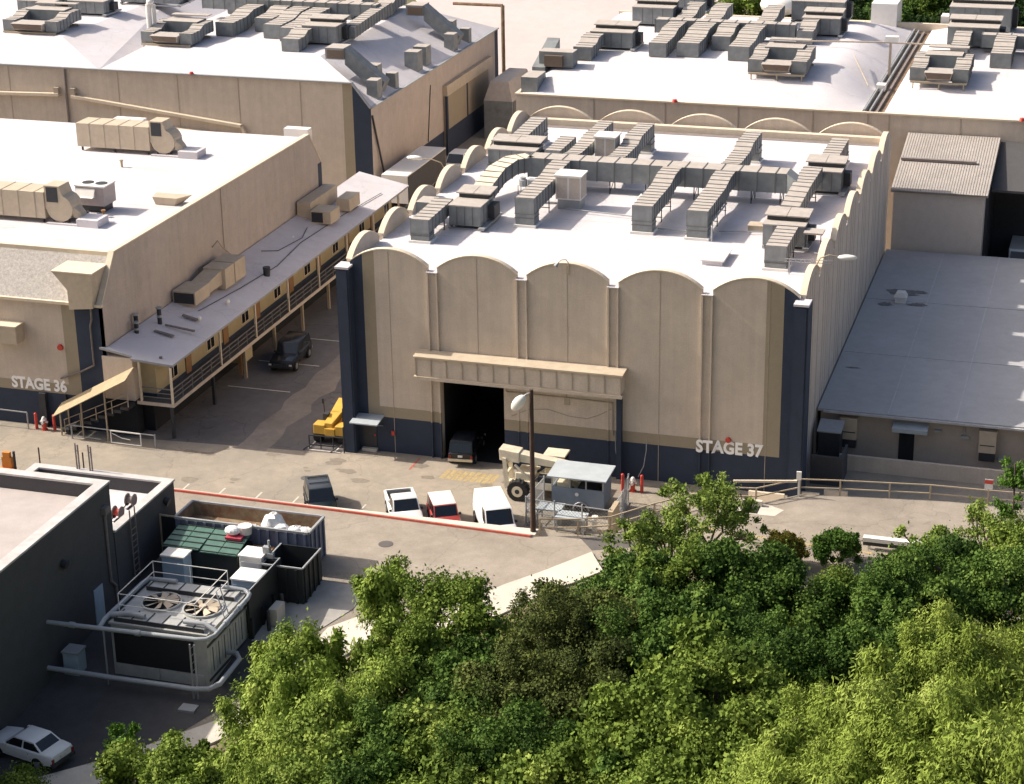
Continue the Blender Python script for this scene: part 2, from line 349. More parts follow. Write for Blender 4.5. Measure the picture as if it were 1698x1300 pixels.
# sidewalk: a real step along the road
g = MB()
def dens(P, n=6):
    out = []
    for (ax, ay), (bx, by) in zip(P[:-1], P[1:]):
        for k in range(n): out.append((ax+(bx-ax)*k/n, ay+(by-ay)*k/n))
    return out+[P[-1]]
A, B = dens(SWI), dens(SWO2)
for (ax, ay), (bx, by) in zip(A, B):
    g.v += [(ax, ay, gz(ay)-.2), (ax, ay, gz(ay)+.13), (bx, by, gz(by)+.16), (bx, by, gz(by)-.2)]
for i in range(len(A)-1):
    for k in range(3): g.f.append([i*4+k, i*4+k+1, i*4+5+k, i*4+4+k]); g.m.append(0)
struct('sidewalk', g, 'concrete')
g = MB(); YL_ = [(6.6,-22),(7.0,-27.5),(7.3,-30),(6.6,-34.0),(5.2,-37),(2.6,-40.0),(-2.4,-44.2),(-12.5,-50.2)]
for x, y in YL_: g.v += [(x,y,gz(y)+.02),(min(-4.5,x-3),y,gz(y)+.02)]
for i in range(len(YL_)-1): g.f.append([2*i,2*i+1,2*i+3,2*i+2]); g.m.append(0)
struct('yard_shade_sheet', g, 'yard')  # dark sheet laid where shade falls, painting it into the ground
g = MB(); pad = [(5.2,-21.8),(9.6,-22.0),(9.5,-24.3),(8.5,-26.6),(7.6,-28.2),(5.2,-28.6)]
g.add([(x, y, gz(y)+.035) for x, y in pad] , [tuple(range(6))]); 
struct('concrete_pad', g, mat('grey_pad_concrete', (0.36,0.34,0.31), 0.92, 0.12, 1.5, 0.2, 25, big=0.15, bigscale=0.4))  # plain grey pad, darker than the sidewalk concrete
# red kerb along the retaining wall of the upper road, with its pale cap widening to the right
g = MB(); c = MB()
n = 24
for i in range(n):
    x0, x1 = -30+46.7*i/n, -30+46.7*(i+1)/n
    y0, y1 = kerby(x0), kerby(x1)
    g.hexa([(x0,y0-.14,1.45),(x1-.012,y1-.14,1.45),(x1-.012,y1+.04,1.45),(x0,y0+.04,1.45),(x0,y0-.12,1.63),(x1-.012,y1-.12,1.63),(x1-.012,y1+.02,1.63),(x0,y0+.02,1.63)])
struct('red_kerb', g, 'redpaint')
for i in range(n):
    x0, x1 = -10+26.9*i/n, -10+26.9*(i+1)/n
    w0, w1 = [.12+max(0, x-2)/15*.75 for x in (x0, x1)]
    y0, y1 = kerby(x0)+.045, kerby(x1)+.045
    c.hexa([(x0,y0,-.02),(x1,y1,-.02),(x1,y1+w1,-.02),(x0,y0+w0,-.02),(x0,y0,1.60),(x1,y1,1.60),(x1,y1+w1,1.60),(x0,y0+w0,1.60)])
struct('retaining_wall', c, 'concrete')
g = MB(); g.add([(19.6,-12.75,1.505),(21.4,-11.8,1.505),(23.5,-10.9,1.505),(24.1,-12.6,1.505),(20.7,-14.2,1.505)], [(0,1,2,3,4)]); struct('asphalt_patch', g, 'patch')
for (x, y, z, r_) in ((8.63,-16.6,1.504,.45),(-1.2,-5.6,.004,.35),(0.2,-6.4,.006,.28)):
    g = MB(); g.cyl((x,y,z-.02),(x,y,z+.012),r_,n=20); g.cyl((x,y,z+.012),(x,y,z+.018),r_*.82,n=20); struct('manhole_cover', g, 'patch')
g = MB()
for x in (-8.35,-5.75,-3.15,-0.55,4.1,6.1): g.box(x,x+.11,-12.6,-8.5,-.01,.006)
for y in (8.6,14.2,19.8): g.box(-13.4,-8.4,y,y+.11,-.01,.01)
g.box(-3.0,-0.6,-1.05,-.95,-.01,.008); g.box(-3.05,-2.95,-1.05,2.5,-.01,.007); g.box(-1.05,-.95,-1.05,2.5,-.01,.009)
struct('parking_stripes', g, 'whitemark')
g = MB()
for i in range(9):
    x = 7.3+i*.42; g.add([(x,-3.35,.005),(x+.33,-3.35,.005),(x+.33+.1,-1.75,.005),(x+.1,-1.75,.005)], [(0,1,2,3)])
for i in range(14): 
    x = 24.6+i*1.6; y = -9.2-.22*i+.012*i*i; g.add([(x,y-.12,1.506),(x+.85,y-.2,1.506),(x+.85,y+.05,1.506),(x,y+.12,1.506)], [(0,1,2,3)])
struct('yellow_road_markings', g, 'yellowmark')
g = MB(); g.box(4.9,5.02,-2.5,-.45,-.01,.006); struct('red_road_marking', g, 'redpaint')
# oil stains and worn tracks of the lot
g = MB()
for k in range(26):
    x, y = rng.uniform(-12, 16), rng.uniform(-8.5, -1); r_ = rng.uniform(.12,.5); n_ = 11
    g.add([(x+r_*rng.uniform(.6,1.2)*math.cos(2*math.pi*i/n_)*1.6, y+r_*rng.uniform(.6,1.2)*math.sin(2*math.pi*i/n_), .0045+.0002*k) for i in range(n_)], [tuple(range(n_))])
struct('oil_stains', g, mat('oil_stain', (0.215,0.182,0.145), 0.8, 0.2, 3))

# ================================================================== STAGE 37
W37, D37, ZR = 30.5, 41.5, 13.12
s37 = thing('sound_stage', 'big beige sound stage with scalloped arched parapet and the STAGE 37 lettering', 'building', (0,0,0))
def arch_top(s, s0, s1, gap=.34, spring=13.42, rise=1.0):
    a, b = s0+gap, s1-gap
    if s < a or s > b: return 13.0
    h = (b-a)/2; rad = (h*h+rise*rise)/(2*rise); return spring+rise-rad+math.sqrt(max(0, rad*rad-(s-(a+b)/2)**2))
def arch_wall(mb, cp, fn, L, nb, paint, zl, extra=(), hole=None, t=.32, n=14):
    bw = L/nb; br = set([0, L]+list(extra))
    for k in range(nb):
        a, b = k*bw+.34, (k+1)*bw-.34
        for i in range(n+1): br.add(a+(b-a)*i/n)
        br.add(a-.0005); br.add(b+.0005)
    br = sorted(br)
    for a, b in zip(br[:-1], br[1:]):
        if b-a < 1e-6: continue
        mid = (a+b)/2; k = min(nb-1, int(mid/bw)); s0, s1 = k*bw, (k+1)*bw
        ga = arch_top(mid, s0, s1) < 13.01
        ta = 13.0 if ga else arch_top(max(a, s0+.3401), s0, s1); tb = 13.0 if ga else arch_top(min(b, s1-.3401), s0, s1)
        zs = [0]+[z for z in zl]
        for z0, z1 in zip(zs, zs[1:]+[None]):
            if hole and hole[0]-1e-6 <= a and b <= hole[1]+1e-6 and (z1 is not None and z1 <= hole[2]+1e-6): continue
            za, zb = (ta, tb) if z1 is None else (z1, z1)
            mb.quad(fn(a,z0,0), fn(b,z0,0), fn(b,zb,0), fn(a,za,0), paint(mid, (z0+(z1 or 14))/2))
        if not ga:
            mb.quad(fn(a,12.8,t), fn(b,12.8,t), fn(b,tb,t), fn(a,ta,t), 0)
            cp[k].hexa([fn(a,ta,-.05),fn(b,tb,-.05),fn(b,tb,t+.05),fn(a,ta,t+.05),fn(a,ta+.07,-.05),fn(b,tb+.07,-.05),fn(b,tb+.07,t+.05),fn(a,ta+.07,t+.05)])
        else:
            mb.quad(fn(a,13.0,0), fn(b,13.0,0), fn(b,13.0,t), fn(a,13.0,t), 3)
    for k in range(nb):
        for s in (k*bw+.34, (k+1)*bw-.34):
            mb.quad(fn(s,12.9,0), fn(s,12.9,t), fn(s,13.42,t), fn(s,13.42,0), 0)
def p37(s, z):
    if s < 1.22 or s > 29.25 or z < 2.55: return 2
    if s < 2.05 or s > 28.15 or z < 3.32: return 1
    return 0
mb, cp = MB(), [MB() for _ in range(5)]
arch_wall(mb, cp, lambda s,z,d: (s,d,z), W37, 5, p37, [2.55,3.32,5.6], (1.22,2.05,28.15,29.25,6.48,10.86), hole=(6.48,10.86,5.6))
mb.box(6.48-.003,6.48,0,.5,0,5.6,0); mb.box(10.86,10.863,0,.5,0,5.6,0)
part(s37, 'front_wall', mb, ['stucco','tan','navy','roofwhite']); [part(s37, 'arch_coping', c_, 'cream') for c_ in cp]
for nm, fn, L, nb in (('left_wall', lambda s,z,d: (d,s,z), D37, 7), ('right_wall', lambda s,z,d: (W37-d,s,z), D37, 7), ('back_wall', lambda s,z,d: (s,D37-d,z), W37, 5)):
    mb, cp = MB(), [MB() for _ in range(nb)]
    arch_wall(mb, cp, fn, L, nb, (lambda s,z: 2 if (z < 2.55 or s < 1.0) and nm != 'right_wall' else 0), [2.55,3.32], (1.0,))
    part(s37, nm, mb, ['stucco_side' if nm == 'right_wall' else 'stucco','tan','navy','roofwhite']); [part(s37, 'arch_coping', c_, 'cream') for c_ in cp]
mb = MB(); mb.box(.33,W37-.33,.33,D37-.33,12.7,ZR)
part(s37, 'roof', mb, 'roofwhite')
for y in (7.9,13.8,25.5,31.4,37.3):
    mb = MB(); mb.box(.4,W37-.4,y,y+.1,ZR-.01,ZR+.006); part(s37, 'roof_lap', mb, 'roofpatch')
mb = MB(); mb.box(.6,W37-.4,D37-1.35,D37-.75,ZR,13.62); part(s37, 'rear_ledge', mb, 'cream')
mb = MB(); mb.box(.6,W37-.6,D37-2.1,D37-1.36,ZR,ZR+.03); part(s37, 'gravel_strip', mb, 'stain')
for k in range(1, 5):
    x = W37/5*k; mb = MB(); zb = 0 if k != 3 else 0
    for (a, b, mi) in ((0,2.55,2),(2.551,3.32,1),(3.321,13.08,0)):
        mb.box(x-.36,x+.36,-.02,.1,a,b,mi)
        for sx in (-1, 1): mb.box(x+sx*.31-.055,x+sx*.31+.055,-.17,-.021,a,b,mi)
    mb.box(x-.37,x+.37,-.18,.3,13.08,13.14,3)
    part(s37, 'pilaster', mb, ['stucco','tan','navy','roofwhite'])
for k in range(5):
    mb = MB(); x = W37/5*(k+.5)+(.9 if k == 4 else 0); mb.box(x-.022,x+.022,-.015,0.01,2.56 if k != 1 else 7.7,14.3 if k < 4 else 14.25)
    if k != 1: mb.box(x-.02,x+.02,-.014,0.01,0,2.56)
    part(s37, 'panel_joint', mb, 'joint')
for k in range(7):
    for q, w_ in ((0,.05),(.35,.03),(.5,.03),(.65,.03)):
        y = D37/7*(k+q)
        if y > .2:
            mb = MB(); mb.box(W37-.01,W37+.015,y-w_*.7,y+w_*.7,.1,13.2 if q < .1 else 13.9); part(s37, 'panel_joint', mb, 'joint')
for x0, sg in ((-.38,1),(W37-.5,-1)):
    mb = MB(); mb.box(x0,x0+.88,-.75,.9 if sg < 0 else .6,0,13.1); mb.box(x0+.1,x0+.78,-.82,-.751,.02,13.0)
    mb.box(x0-.04,x0+.92,-.86,.4,13.1,13.24,1); part(s37, 'corner_pier', mb, ['navy','roofwhite'])
# dark interior behind the open elephant door
mb = MB(); mb.add([(6.48,.02,0.01),(10.86,.02,0.01),(10.86,.02,5.6),(6.48,.02,5.6),(5.5,11,0.01),(12,11,0.01),(12,11,5.6),(5.5,11,5.6)],
    [(0,4,7,3),(1,2,6,5),(4,5,6,7),(3,7,6,2),(0,1,5,4)]); part(s37, 'door_opening', mb, 'black')
# canopy over the sliding door track
mb = MB(); mb.box(5.15,19.1,-1.15,-.02,6.18,7.52); mb.hexa([(5.0,-1.28,7.521),(19.25,-1.28,7.521),(19.25,-.02,7.521),(5.0,-.02,7.521),(5.0,-1.28,7.63),(19.25,-1.28,7.63),(19.25,-.02,7.72),(5.0,-.02,7.72)],1)
for i in range(14):
    x = 5.15+13.95*i/13; mb.box(x-.035,x+.035,-1.2,-1.151,6.3,7.5,2)
    if i < 13: mb.box(x+.06,x+13.95/13-.06,-1.19,-1.151,7.36,7.5,3)
mb.box(5.0,19.2,-1.26,-.9,6.0,6.179,0); mb.box(5.0,19.2,-1.27,-.88,6.18,6.22,3)
part(s37, 'door_canopy', mb, ['stucco','beigemetal','joint','beigemetal'])
mb = MB(); mb.box(10.9,18.62,-.12,-.02,3.33,5.98); mb.box(10.9,18.62,-.12,-.02,2.56,3.329,1); mb.box(10.9,18.62,-.12,-.02,.03,2.559,2); mb.box(18.62,18.95,-.42,-.02,0,6.0,2)
for (a, b) in (((11.1,-.16,5.3),(12.2,-.16,5.3)),((12.2,-.16,5.3),(15.0,-.16,5.3)),((15.0,-.16,5.3),(18.3,-.16,5.25)),((18.3,-.16,5.25),(18.3,-.16,3.0)),((15.2,-.16,5.95),(15.2,-.16,4.8)),((11.1,-.16,5.95),(11.1,-.16,5.3))): mb.bar(a, b, .07, m=3)
mb.box(15.05,15.4,-.2,-.121,4.8,5.3,3)
pts = [(11.4,-.14,3.6),(12.6,-.14,4.2),(13.9,-.14,4.35),(15.4,-.14,4.0),(16.6,-.14,3.95),(17.4,-.14,4.3),(18.2,-.14,4.8)]
mb.tube(pts, .02, 6, 3)
part(s37, 'sliding_door', mb, ['stucco','tan','navy','joint'])
mb = MB(); mb.hexa([(.35,-1.45,2.42),(2.35,-1.45,2.42),(2.35,-.02,2.6),(.35,-.02,2.6),(.35,-1.45,2.5),(2.35,-1.45,2.5),(2.35,-.02,2.68),(.35,-.02,2.68)])
for x in (.5,2.2): mb.bar((x,-1.35,2.42),(x,-.03,1.9),.05)
part(s37, 'door_awning', mb, 'trailertop')
mb = MB(); mb.box(.75,1.75,-.06,-.005,.3,2.15); mb.box(.72,1.78,-.3,-.005,0,.22,1); dr = part(s37, 'side_door', mb, ['dark','concrete'])
mb = MB(); mb.box(1.6,1.68,-.11,-.061,1.1,1.25); part(dr, 'handle', mb, 'redpost')
for x, z in ((2.95,1.45),):
    mb = MB(); mb.box(x-.1,x+.1,-.12,-.005,z-.16,z+.16); part(s37, 'fire_box', mb, 'redpost')
mb = MB(); mb.cyl((25.95,-.04,3.42),(25.95,-.14,3.42),.2,.17,18); part(s37, 'alarm_bell', mb, 'redpost')
_st = text_mb('ST', 1.16, lambda x,y,z: (x,y,z), depth=.012, embolden=.045, spacing=1.02)
_xm = max(v[0] for v in _st.v)+.004      # S and T are painted over the pilaster ribs, the rest on the wall
mb = text_mb('STAGE 37', 1.16, lambda x,y,z: (23.87+x*.86, (-.186 if x <= _xm else -.02)-z, 2.48+y*1.0), depth=.012, embolden=.045, spacing=1.02)
part(s37, 'stage_lettering', mb, 'letter')
def fixture(root, name, mb, mats, **k): return part(root, name, mb, mats, **k)
# street-light arms on the parapet
def lamp_arm(label, base, tip, up):
    t = thing('wall_light', label, 'light', base)
    b, e = Vector(base), Vector(tip); mb = MB(); d = e-b
    mb.cyl(b, b+Vector((0,0,up*.55)), .06, n=8)
    mb.tube([b+Vector((0,0,up*.5)), b+Vector((d.x*.15,d.y*.15,up*.85)), b+Vector((d.x*.5,d.y*.5,up*1.0)), e], .045, 8)
    part(t, 'arm', mb, 'concrail')
    mb = MB(); n = Vector((d.x,d.y,0)).normalized(); c = e+n*.35
    mb.ball((c.x,c.y,c.z), .26, .26, .19, n=12, k=8); 
    for v_i, v in enumerate(mb.v):
        w = Vector(v)-c; w = w+n*w.dot(n)*1.5; mb.v[v_i] = tuple(c+w)
    part(t, 'lamp_head', mb, 'whitemetal', smooth=True)
lamp_arm('curved street light on the right front corner of the arched stage', (30.45,4.6,13.5), (32.0,4.9,14.65), 1.3)
lamp_arm('curved street light reaching over the alley from the arched stage', (-0.1,20.7,13.45), (-2.1,20.6,15.0), 1.5)
t = thing('wall_light', 'tiny gooseneck light on the middle arch of the big stage', 'light', (15.3,0,14.3))
mb = MB(); mb.tube([(15.35,-.03,13.7),(15.35,-.05,14.5),(15.25,-.2,14.75),(15.0,-.4,14.78),(14.8,-.55,14.6)], .03, 8); part(t, 'arm', mb, 'concrail')
mb = MB(); mb.cyl((14.82,-.54,14.63),(14.68,-.66,14.4),.06,.16,10); part(t, 'lamp_head', mb, 'steel')
# fallen conduit and hoses at the right of the door
mb = MB(); mb.tube([(18.5,-.2,3.2),(18.55,-.25,2),(18.75,-.3,.8),(18.8,-.35,.2)],.03,6); mb.tube([(20.6,-.2,3.0),(20.6,-.25,2.2),(20.45,-.3,1.1),(20.1,-.35,.3)],.03,6)
part(s37, 'cable', mb, 'steel')

# ================================================================== STAGE 36
s36 = thing('sound_stage', 'low flat roofed sound stage with grey shingled eave and the STAGE 36 lettering', 'building', (-45,-1.8,0))
XR, YF, YB = -17.3, -1.8, 37.6
def p36(x, z):
    if z < 2.55 or x > -19.5: return 2
    if x > -20.5 or z < 3.3: return 1
    return 0
mb = MB(); xsl = [-80,-20.5,-19.5,XR]; zs = [0,2.55,3.3,9.5]
for a, b in zip(xsl[:-1], xsl[1:]):
    for c, d in zip(zs[:-1], zs[1:]): mb.quad((a,YF,c),(b,YF,c),(b,YF,d),(a,YF,d), p36((a+b)/2,(c+d)/2))
part(s36, 'front_wall', mb, ['stucco','tan','navy'])
mb = MB(); prof = [(YF,0),(YB,0),(YB,9.4),(YB-2.4,12.3),(0.4,12.55),(YF,9.5)]
mb.prism(prof, 'x', XR-.3, XR); mb.box(XR-.31,XR+.01,YB-.8,YB+.02,0,9.4,1)
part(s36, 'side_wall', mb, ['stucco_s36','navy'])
mb = MB(); mb.box(-80,XR-.3,YB-.3,YB,0,9.4); part(s36, 'back_wall', mb, 'stucco')
mb = MB(); mb.add([(-80,.4,12.3),(XR-.3,.4,12.3),(XR-.3,YB-2.4,12.1),(-80,YB-2.4,12.1),(-80,YB,9.2),(XR-.3,YB,9.2)], [(0,1,2,3),(3,2,5,4)]); part(s36, 'roof', mb, 'roofwhite')
mb = MB(); mb.add([(-80,YF-.1,9.5),(XR-.31,YF-.1,9.5),(XR-.31,.4,12.4),(-80,.4,12.4)], [(0,1,2,3)])
part(s36, 'shingle_slope', mb, 'shingle')
for y in (5.2,12.5,19.8,27.1):
    mb = MB(); zz = 12.3-(y-.4)/34.8*.2; mb.box(-80,XR-.35,y,y+.12,zz-.05,zz+.008); part(s36, 'roof_lap', mb, 'roofpatch')
for (x,y,a,b) in ((-30,4.6,2.6,.5),(-21.5,17.5,1.5,.9),(-36,17,3.2,.4),(-25,22.5,2.0,.6),(-22.8,2.6,.9,.5)):
    mb = MB(); n = 16; zz = 12.3-(y-.4)/34.8*.2+.012; mb.add([(x+a*math.cos(2*math.pi*i/n)*random.uniform(.6,1.1), y+b*math.sin(2*math.pi*i/n)*random.uniform(.6,1.1), zz) for i in range(n)], [tuple(range(n))]); part(s36, 'ponding_stain', mb, 'roofpatch')
mb = MB(); mb.box(-80,XR-.32,.3,.62,12.2,12.56); mb.bar((XR-.15,.4,12.6),(XR-.15,YB-2.4,12.36),.42,.1); mb.bar((XR-.15,YF-.12,9.48),(XR-.15,.42,12.62),.42,.1); mb.bar((XR-.15,YB-2.4,12.36),(XR-.15,YB,9.42),.42,.1)
mb.box(-80,XR+.1,YF-.32,YF-.02,9.32,9.52); part(s36, 'coping', mb, 'cream')
mb = MB(); mb.prism([(-20.62,11.75),(-17.6,11.75),(-17.75,9.3),(-19.55,9.1),(-19.55,10.5)], 'y', YF-.55, -0.1); mb.box(-20.66,-17.56,YF-.6,-.05,11.75,11.83,1); part(s36, 'eave_scupper_box', mb, ['beigemetal','cream'])
mb = MB(); mb.box(-26.5,-23.6,YF-1.1,YF-.01,6.35,7.6); mb.box(-26.55,-23.55,YF-1.15,YF-.01,7.6,7.68,1); part(s36, 'wall_canopy_box', mb, ['beigemetal','cream'])
mb = MB(); mb.cyl((-20.85,YF-.02,6.05),(-20.85,YF-.14,6.05),.24,.2,18); part(s36, 'alarm_bell', mb, 'redpost')
mb = text_mb('STAGE 36', 1.16, lambda x,y,z: (-25.02+x*.88,YF-.012-z,2.72+y*1.0), depth=.012, embolden=.045); part(s36, 'stage_lettering', mb, 'letter')
mb = MB(); mb.box(-22.8,-22.3,YF-.35,YF-.01,0,2.55); mb.box(-20.9,-20.75,YF-.15,YF-.01,0,2.55); part(s36, 'wall_recess_trim', mb, 'dark')
mb = MB(); mb.tube([(-18.1,YF-.2,9.3),(-18.1,YF-.2,8.4),(-18.3,YF-.12,7.9),(-18.3,YF-.12,5.0),(-19.4,YF-.12,4.4),(-21.0,YF-.12,3.75)], .07, 8); part(s36, 'downspout', mb, 'stain')
mb = MB(); mb.tube([(XR+.06,17.6,12.4),(XR+.06,17.6,7.6)], .035, 6); mb.tube([(XR+.1,15.4,8.4),(XR+.5,15.6,8.9),(XR+.5,16.3,8.2),(XR+.3,18.2,7.0)], .05, 6)
for y in (12.9,13.7,14.5): mb.bar((XR+.1,y,6.4),(XR+.1,y,7.5),.04)
for z in (6.4,6.9,7.5): mb.bar((XR+.1,12.9,z),(XR+.1,14.5,z),.04)
part(s36, 'wall_conduit', mb, 'joint')

# ================================================================== WALKWAY BUILDING IN THE ALLEY
wk = thing('office_annex', 'long narrow annex with ochre upper wall and railed walkway over the alley', 'building', (-17,-1.9,0))
XE, YW0, YW1, XW = -12.5, -1.25, 46, -14.15
mb = MB()
top = [(-17.75,-1.95,6.4),(-15.3,-1.9,5.95),(-15.25,-2.3,5.92),(XE,YW0-.25,5.38),(XE,YW1,5.38),(-17.2,YW1,6.35),(-17.2,-1.75,6.38)]
n = len(top); mb.v += [(x,y,z-.16) for x,y,z in top]+top
mb.f += [list(range(n)), list(range(n,2*n))]; mb.m += [1,0]
for i in range(n): mb.f.append([i,(i+1)%n,n+(i+1)%n,n+i]); mb.m.append(1)
part(wk, 'roof', mb, ['roofwhite','steel'])
mb = MB(); mb.box(-17.25,XW,-.9,YW1-.2,2.95,5.5,0); mb.box(-17.25,XW,-.9,YW1-.2,2.62,2.949,3); mb.box(-17.65,-15.35,-1.9,-.9,2.62,5.75,1); mb.box(-17.65,-15.35,-1.9,-.91,0,2.61,2); part(wk, 'upper_wall', mb, ['yellowwall','stucco_side','black','navy'])
mb = MB(); mb.box(-17.25,-14.6,-.7,YW1-.2,0,2.45,0); part(wk, 'ground_floor_wall', mb, 'black')  # black colour stands in for deep shade under the deck
mb = MB(); mb.box(-15.3,XE+.02,-1.75,YW1,2.35,2.6); mb.box(-15.3,XE-.02,-1.72,YW1,2.601,2.63,1); part(wk, 'walkway_deck', mb, ['stucco','darkwall'])
for y in np.arange(1.0, 45, 6.1):
    mb = MB(); mb.box(XW-.01,XW+.05,y,y+1.35,3.15,4.2); wn = part(wk, 'window', mb, 'cream')
    mb = MB(); mb.box(XW+.051,XW+.06,y+.1,y+.62,3.22,4.13); mb.box(XW+.051,XW+.06,y+.72,y+1.25,3.22,4.13); part(wn, 'pane', mb, 'glass')
for y in (3.6, 9.9, 15.7, 22.3, 28.0, 34.4, 40.4):
    mb = MB(); mb.box(XW-.01,XW+.04,y,y+.95,2.64,4.7); mb.box(XW+.041,XW+.05,y+.06,y+.89,2.7,4.64,1); part(wk, 'door', mb, ['dark','brownwood'])
mb = MB()
for z in (2.95,3.28,3.62): mb.bar((XE-.08,-1.65,z),(XE-.08,YW1,z),.05 if z < 3.5 else .07)
for z in (2.95,3.28,3.62): mb.bar((-14.9,-1.65,z),(XE-.08,-1.65,z),.05 if z < 3.5 else .07)
for y in np.arange(-1.65, YW1, 1.55): mb.bar((XE-.08,y,2.6),(XE-.08,y,3.64),.05)
part(wk, 'handrail', mb, 'railgrey')
for x, y in [(XE-.08,-1.7),(-14.95,-1.7)]+[(XE-.08,v) for v in (6.2,12.4,18.6,24.8,31,37.2,43.4)]:
    mb = MB(); zt = 5.38+(-12.5-x)*.19-.17; mb.box(x-.07,x+.07,y-.07,y+.07,2.6,zt); part(wk, 'roof_post', mb, 'cream')
for y in (-1.6,5,10.5,16,21.5,27,32.5,38,43.5):
    mb = MB(); mb.box(XE-.35,XE-.15,y-.1,y+.1,0,2.35); part(wk, 'ground_post', mb, 'dark' if y < 8 else 'concrail')
mb = MB(); mb.box(-14.5,-12.9,10.6,12.2,1.1,2.34); mb.box(-13.2,-12.95,10.3,10.5,.3,2.34,1); part(wk, 'under_deck_box', mb, ['yellowwall','brownwood'])
for k in range(9):
    mb = MB(); x0 = -15.35-.6*k; mb.box(x0-.62,x0,-3.0,-1.96,max(0,2.33-.27*k),2.55-.27*k); part(wk, 'stair_step', mb, 'dark')
mb = MB(); a, b = Vector((-15.3,-3.05,2.6)), Vector((-20.4,-3.05,.2))
for h in (.45,.95): mb.bar(a+Vector((0,0,h)), b+Vector((0,0,h)), .05)
for k in range(5):
    q = a.lerp(b, k/4); mb.bar(q, q+Vector((0,0,.97)), .05)
part(wk, 'stair_rail', mb, 'concrail')
mb = MB(); a, b = (-15.0,5.35), (-20.9,2.1)
for y0, y1, z0, z1 in ((-3.75,-2.35,-.5,0),(-2.35,-1.99,0,-.12)):
    mb.hexa([(b[0],y0,b[1]+z0-.05),(a[0],y0,a[1]+z0-.05),(a[0],y1,a[1]+z1-.05),(b[0],y1,b[1]+z1-.05),(b[0],y0,b[1]+z0),(a[0],y0,a[1]+z0),(a[0],y1,a[1]+z1),(b[0],y1,b[1]+z1)])
part(wk, 'stair_canopy', mb, 'plywood')
for x, y, zt in ((-20.6,-3.2,2.0),(-18.9,-3.2,2.95),(-17.0,-3.2,4.0),(-20.6,-2.05,2.05)):
    mb = MB(); mb.bar((x,y,0),(x,y,zt-.22),.09); part(wk, 'canopy_post', mb, 'concrail')
mb = MB(); mb.cyl((-13.6,-1.0,5.75),(-13.6,-1.0,5.62),.12,n=10)
for (y, w_, l) in ((2.6,.5,1.5),(4.0,.3,2.3),(6.2,.55,1.2)):
    mb.hexa([(-16.2+y*.12,y,6.11),(-16.2+y*.12+l,y-.1,5.85),(-16.2+y*.12+l,y+w_*.4,5.85),(-16.2+y*.12,y+w_*.5,6.11),(-16.2+y*.12,y,6.2),(-16.2+y*.12+l,y-.1,5.95),(-16.2+y*.12+l,y+w_*.4,5.95),(-16.2+y*.12,y+w_*.5,6.2)])
part(wk, 'roof_patch', mb, 'stain')

# ================================================================== FAR LEFT STAGE
tl = thing('sound_stage', 'large beige stage with steep white sloping roof edge behind the alley trailer', 'building', (-45,55.8,0))
YT, XT, YTB = 55.8, -19.7, 95.2
mb = MB()
for (x0, x1, mi) in ((-110,-22.5,0),(-22.5,-21.5,1)): mb.quad((x0,YT,0),(x1,YT,0),(x1,YT,12.05),(x0,YT,12.05), mi)
mb.add([(-21.5,YT,0),(XT,YT,0),(XT,YT,9.7),(-21.5,YT,12.05)], [(0,1,2,3)], 2)
part(tl, 'front_wall', mb, ['stucco','tan','navy'])
mb = MB(); ys = [YT,YT+1.2,YTB-1.2,YTB]
for i, (a, b) in enumerate(zip(ys[:-1], ys[1:])):
    for (c, d) in ((0,2.6),(2.6,9.7)): mb.quad((XT,a,c),(XT,b,c),(XT,b,d),(XT,a,d), 1 if (c == 0 or i == 2) else 0)
mb.quad((XT,YTB,0),(-110,YTB,0),(-110,YTB,9.7),(XT,YTB,9.7),1)
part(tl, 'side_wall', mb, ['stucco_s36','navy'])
mb = MB()
mb.add([(-48,YT,12.0),(-21.5,YT,12.0),(XT,YT,9.7),(XT,YTB,9.7),(-27.4,62.5,12.95),(-27.4,YTB-6,12.95),(-46.5,62.5,12.95),(-46.5,YTB-6,12.95),(-48,YTB,9.7)],
   [(0,1,4,6),(1,2,4),(2,3,5,4),(6,4,5,7),(0,6,7,8),(7,5,3,8)])
mb.add([(-110,YT,12.0),(-54,YT,12.0),(-48,YT,11.99),(-48,YTB,9.7),(-55.5,62.5,13.6),(-55.5,YTB-6,13.6),(-110,62.5,13.6),(-110,YTB-6,13.6)],
   [(0,1,4,6),(1,2,3,5,4),(6,4,5,7)])
part(tl, 'roof', mb, 'roofwhite')
mb = MB(); mb.bar((-110,YT-.05,12.05),(-21.5,YT-.05,12.05),.35,.12); mb.bar((-21.5,YT-.05,12.05),(XT,YT-.05,9.75),.35,.12); mb.bar((XT,YT,9.75),(XT,YTB,9.75),.35,.12); part(tl, 'coping', mb, 'steel')
for x in (-26.8,-33.2,-39.6,-46,-51.7,-58,-64.4):
    mb = MB(); mb.box(x-.04,x+.04,YT-.03,YT+.01,0,11.9); part(tl, 'panel_joint', mb, 'joint')
mb = MB(); mb.bar((XT+.06,72.4,8.3),(XT+.06,71.2,2.7),.07); part(tl, 'cable', mb, 'dark')
mb = MB(); mb.bar((XT+.08,55.9,9.0),(XT+.3,58.6,1.0),.14); part(tl, 'drain_pipe', mb, 'dark')
mb = MB(); mb.tube([(-51.7,YT-.15,12),(-51.7,YT-.15,6)],.12,8); part(tl, 'downspout', mb, 'stain')
mb = MB(); mb.box(XT+.01,XT+.5,76.2,91.5,6.3,7.4); mb.box(XT+.01,XT+.25,76.3,90.8,.05,6.29,1); mb.box(XT+.251,XT+.45,76.2,76.6,0,6.29,2); mb.box(XT+.251,XT+.3,83.2,83.5,2.6,6.29,2); mb.box(XT+.251,XT+.27,76.7,90.8,.05,2.6,2)
part(tl, 'stage_door', mb, ['beigemetal','tan','navy'])
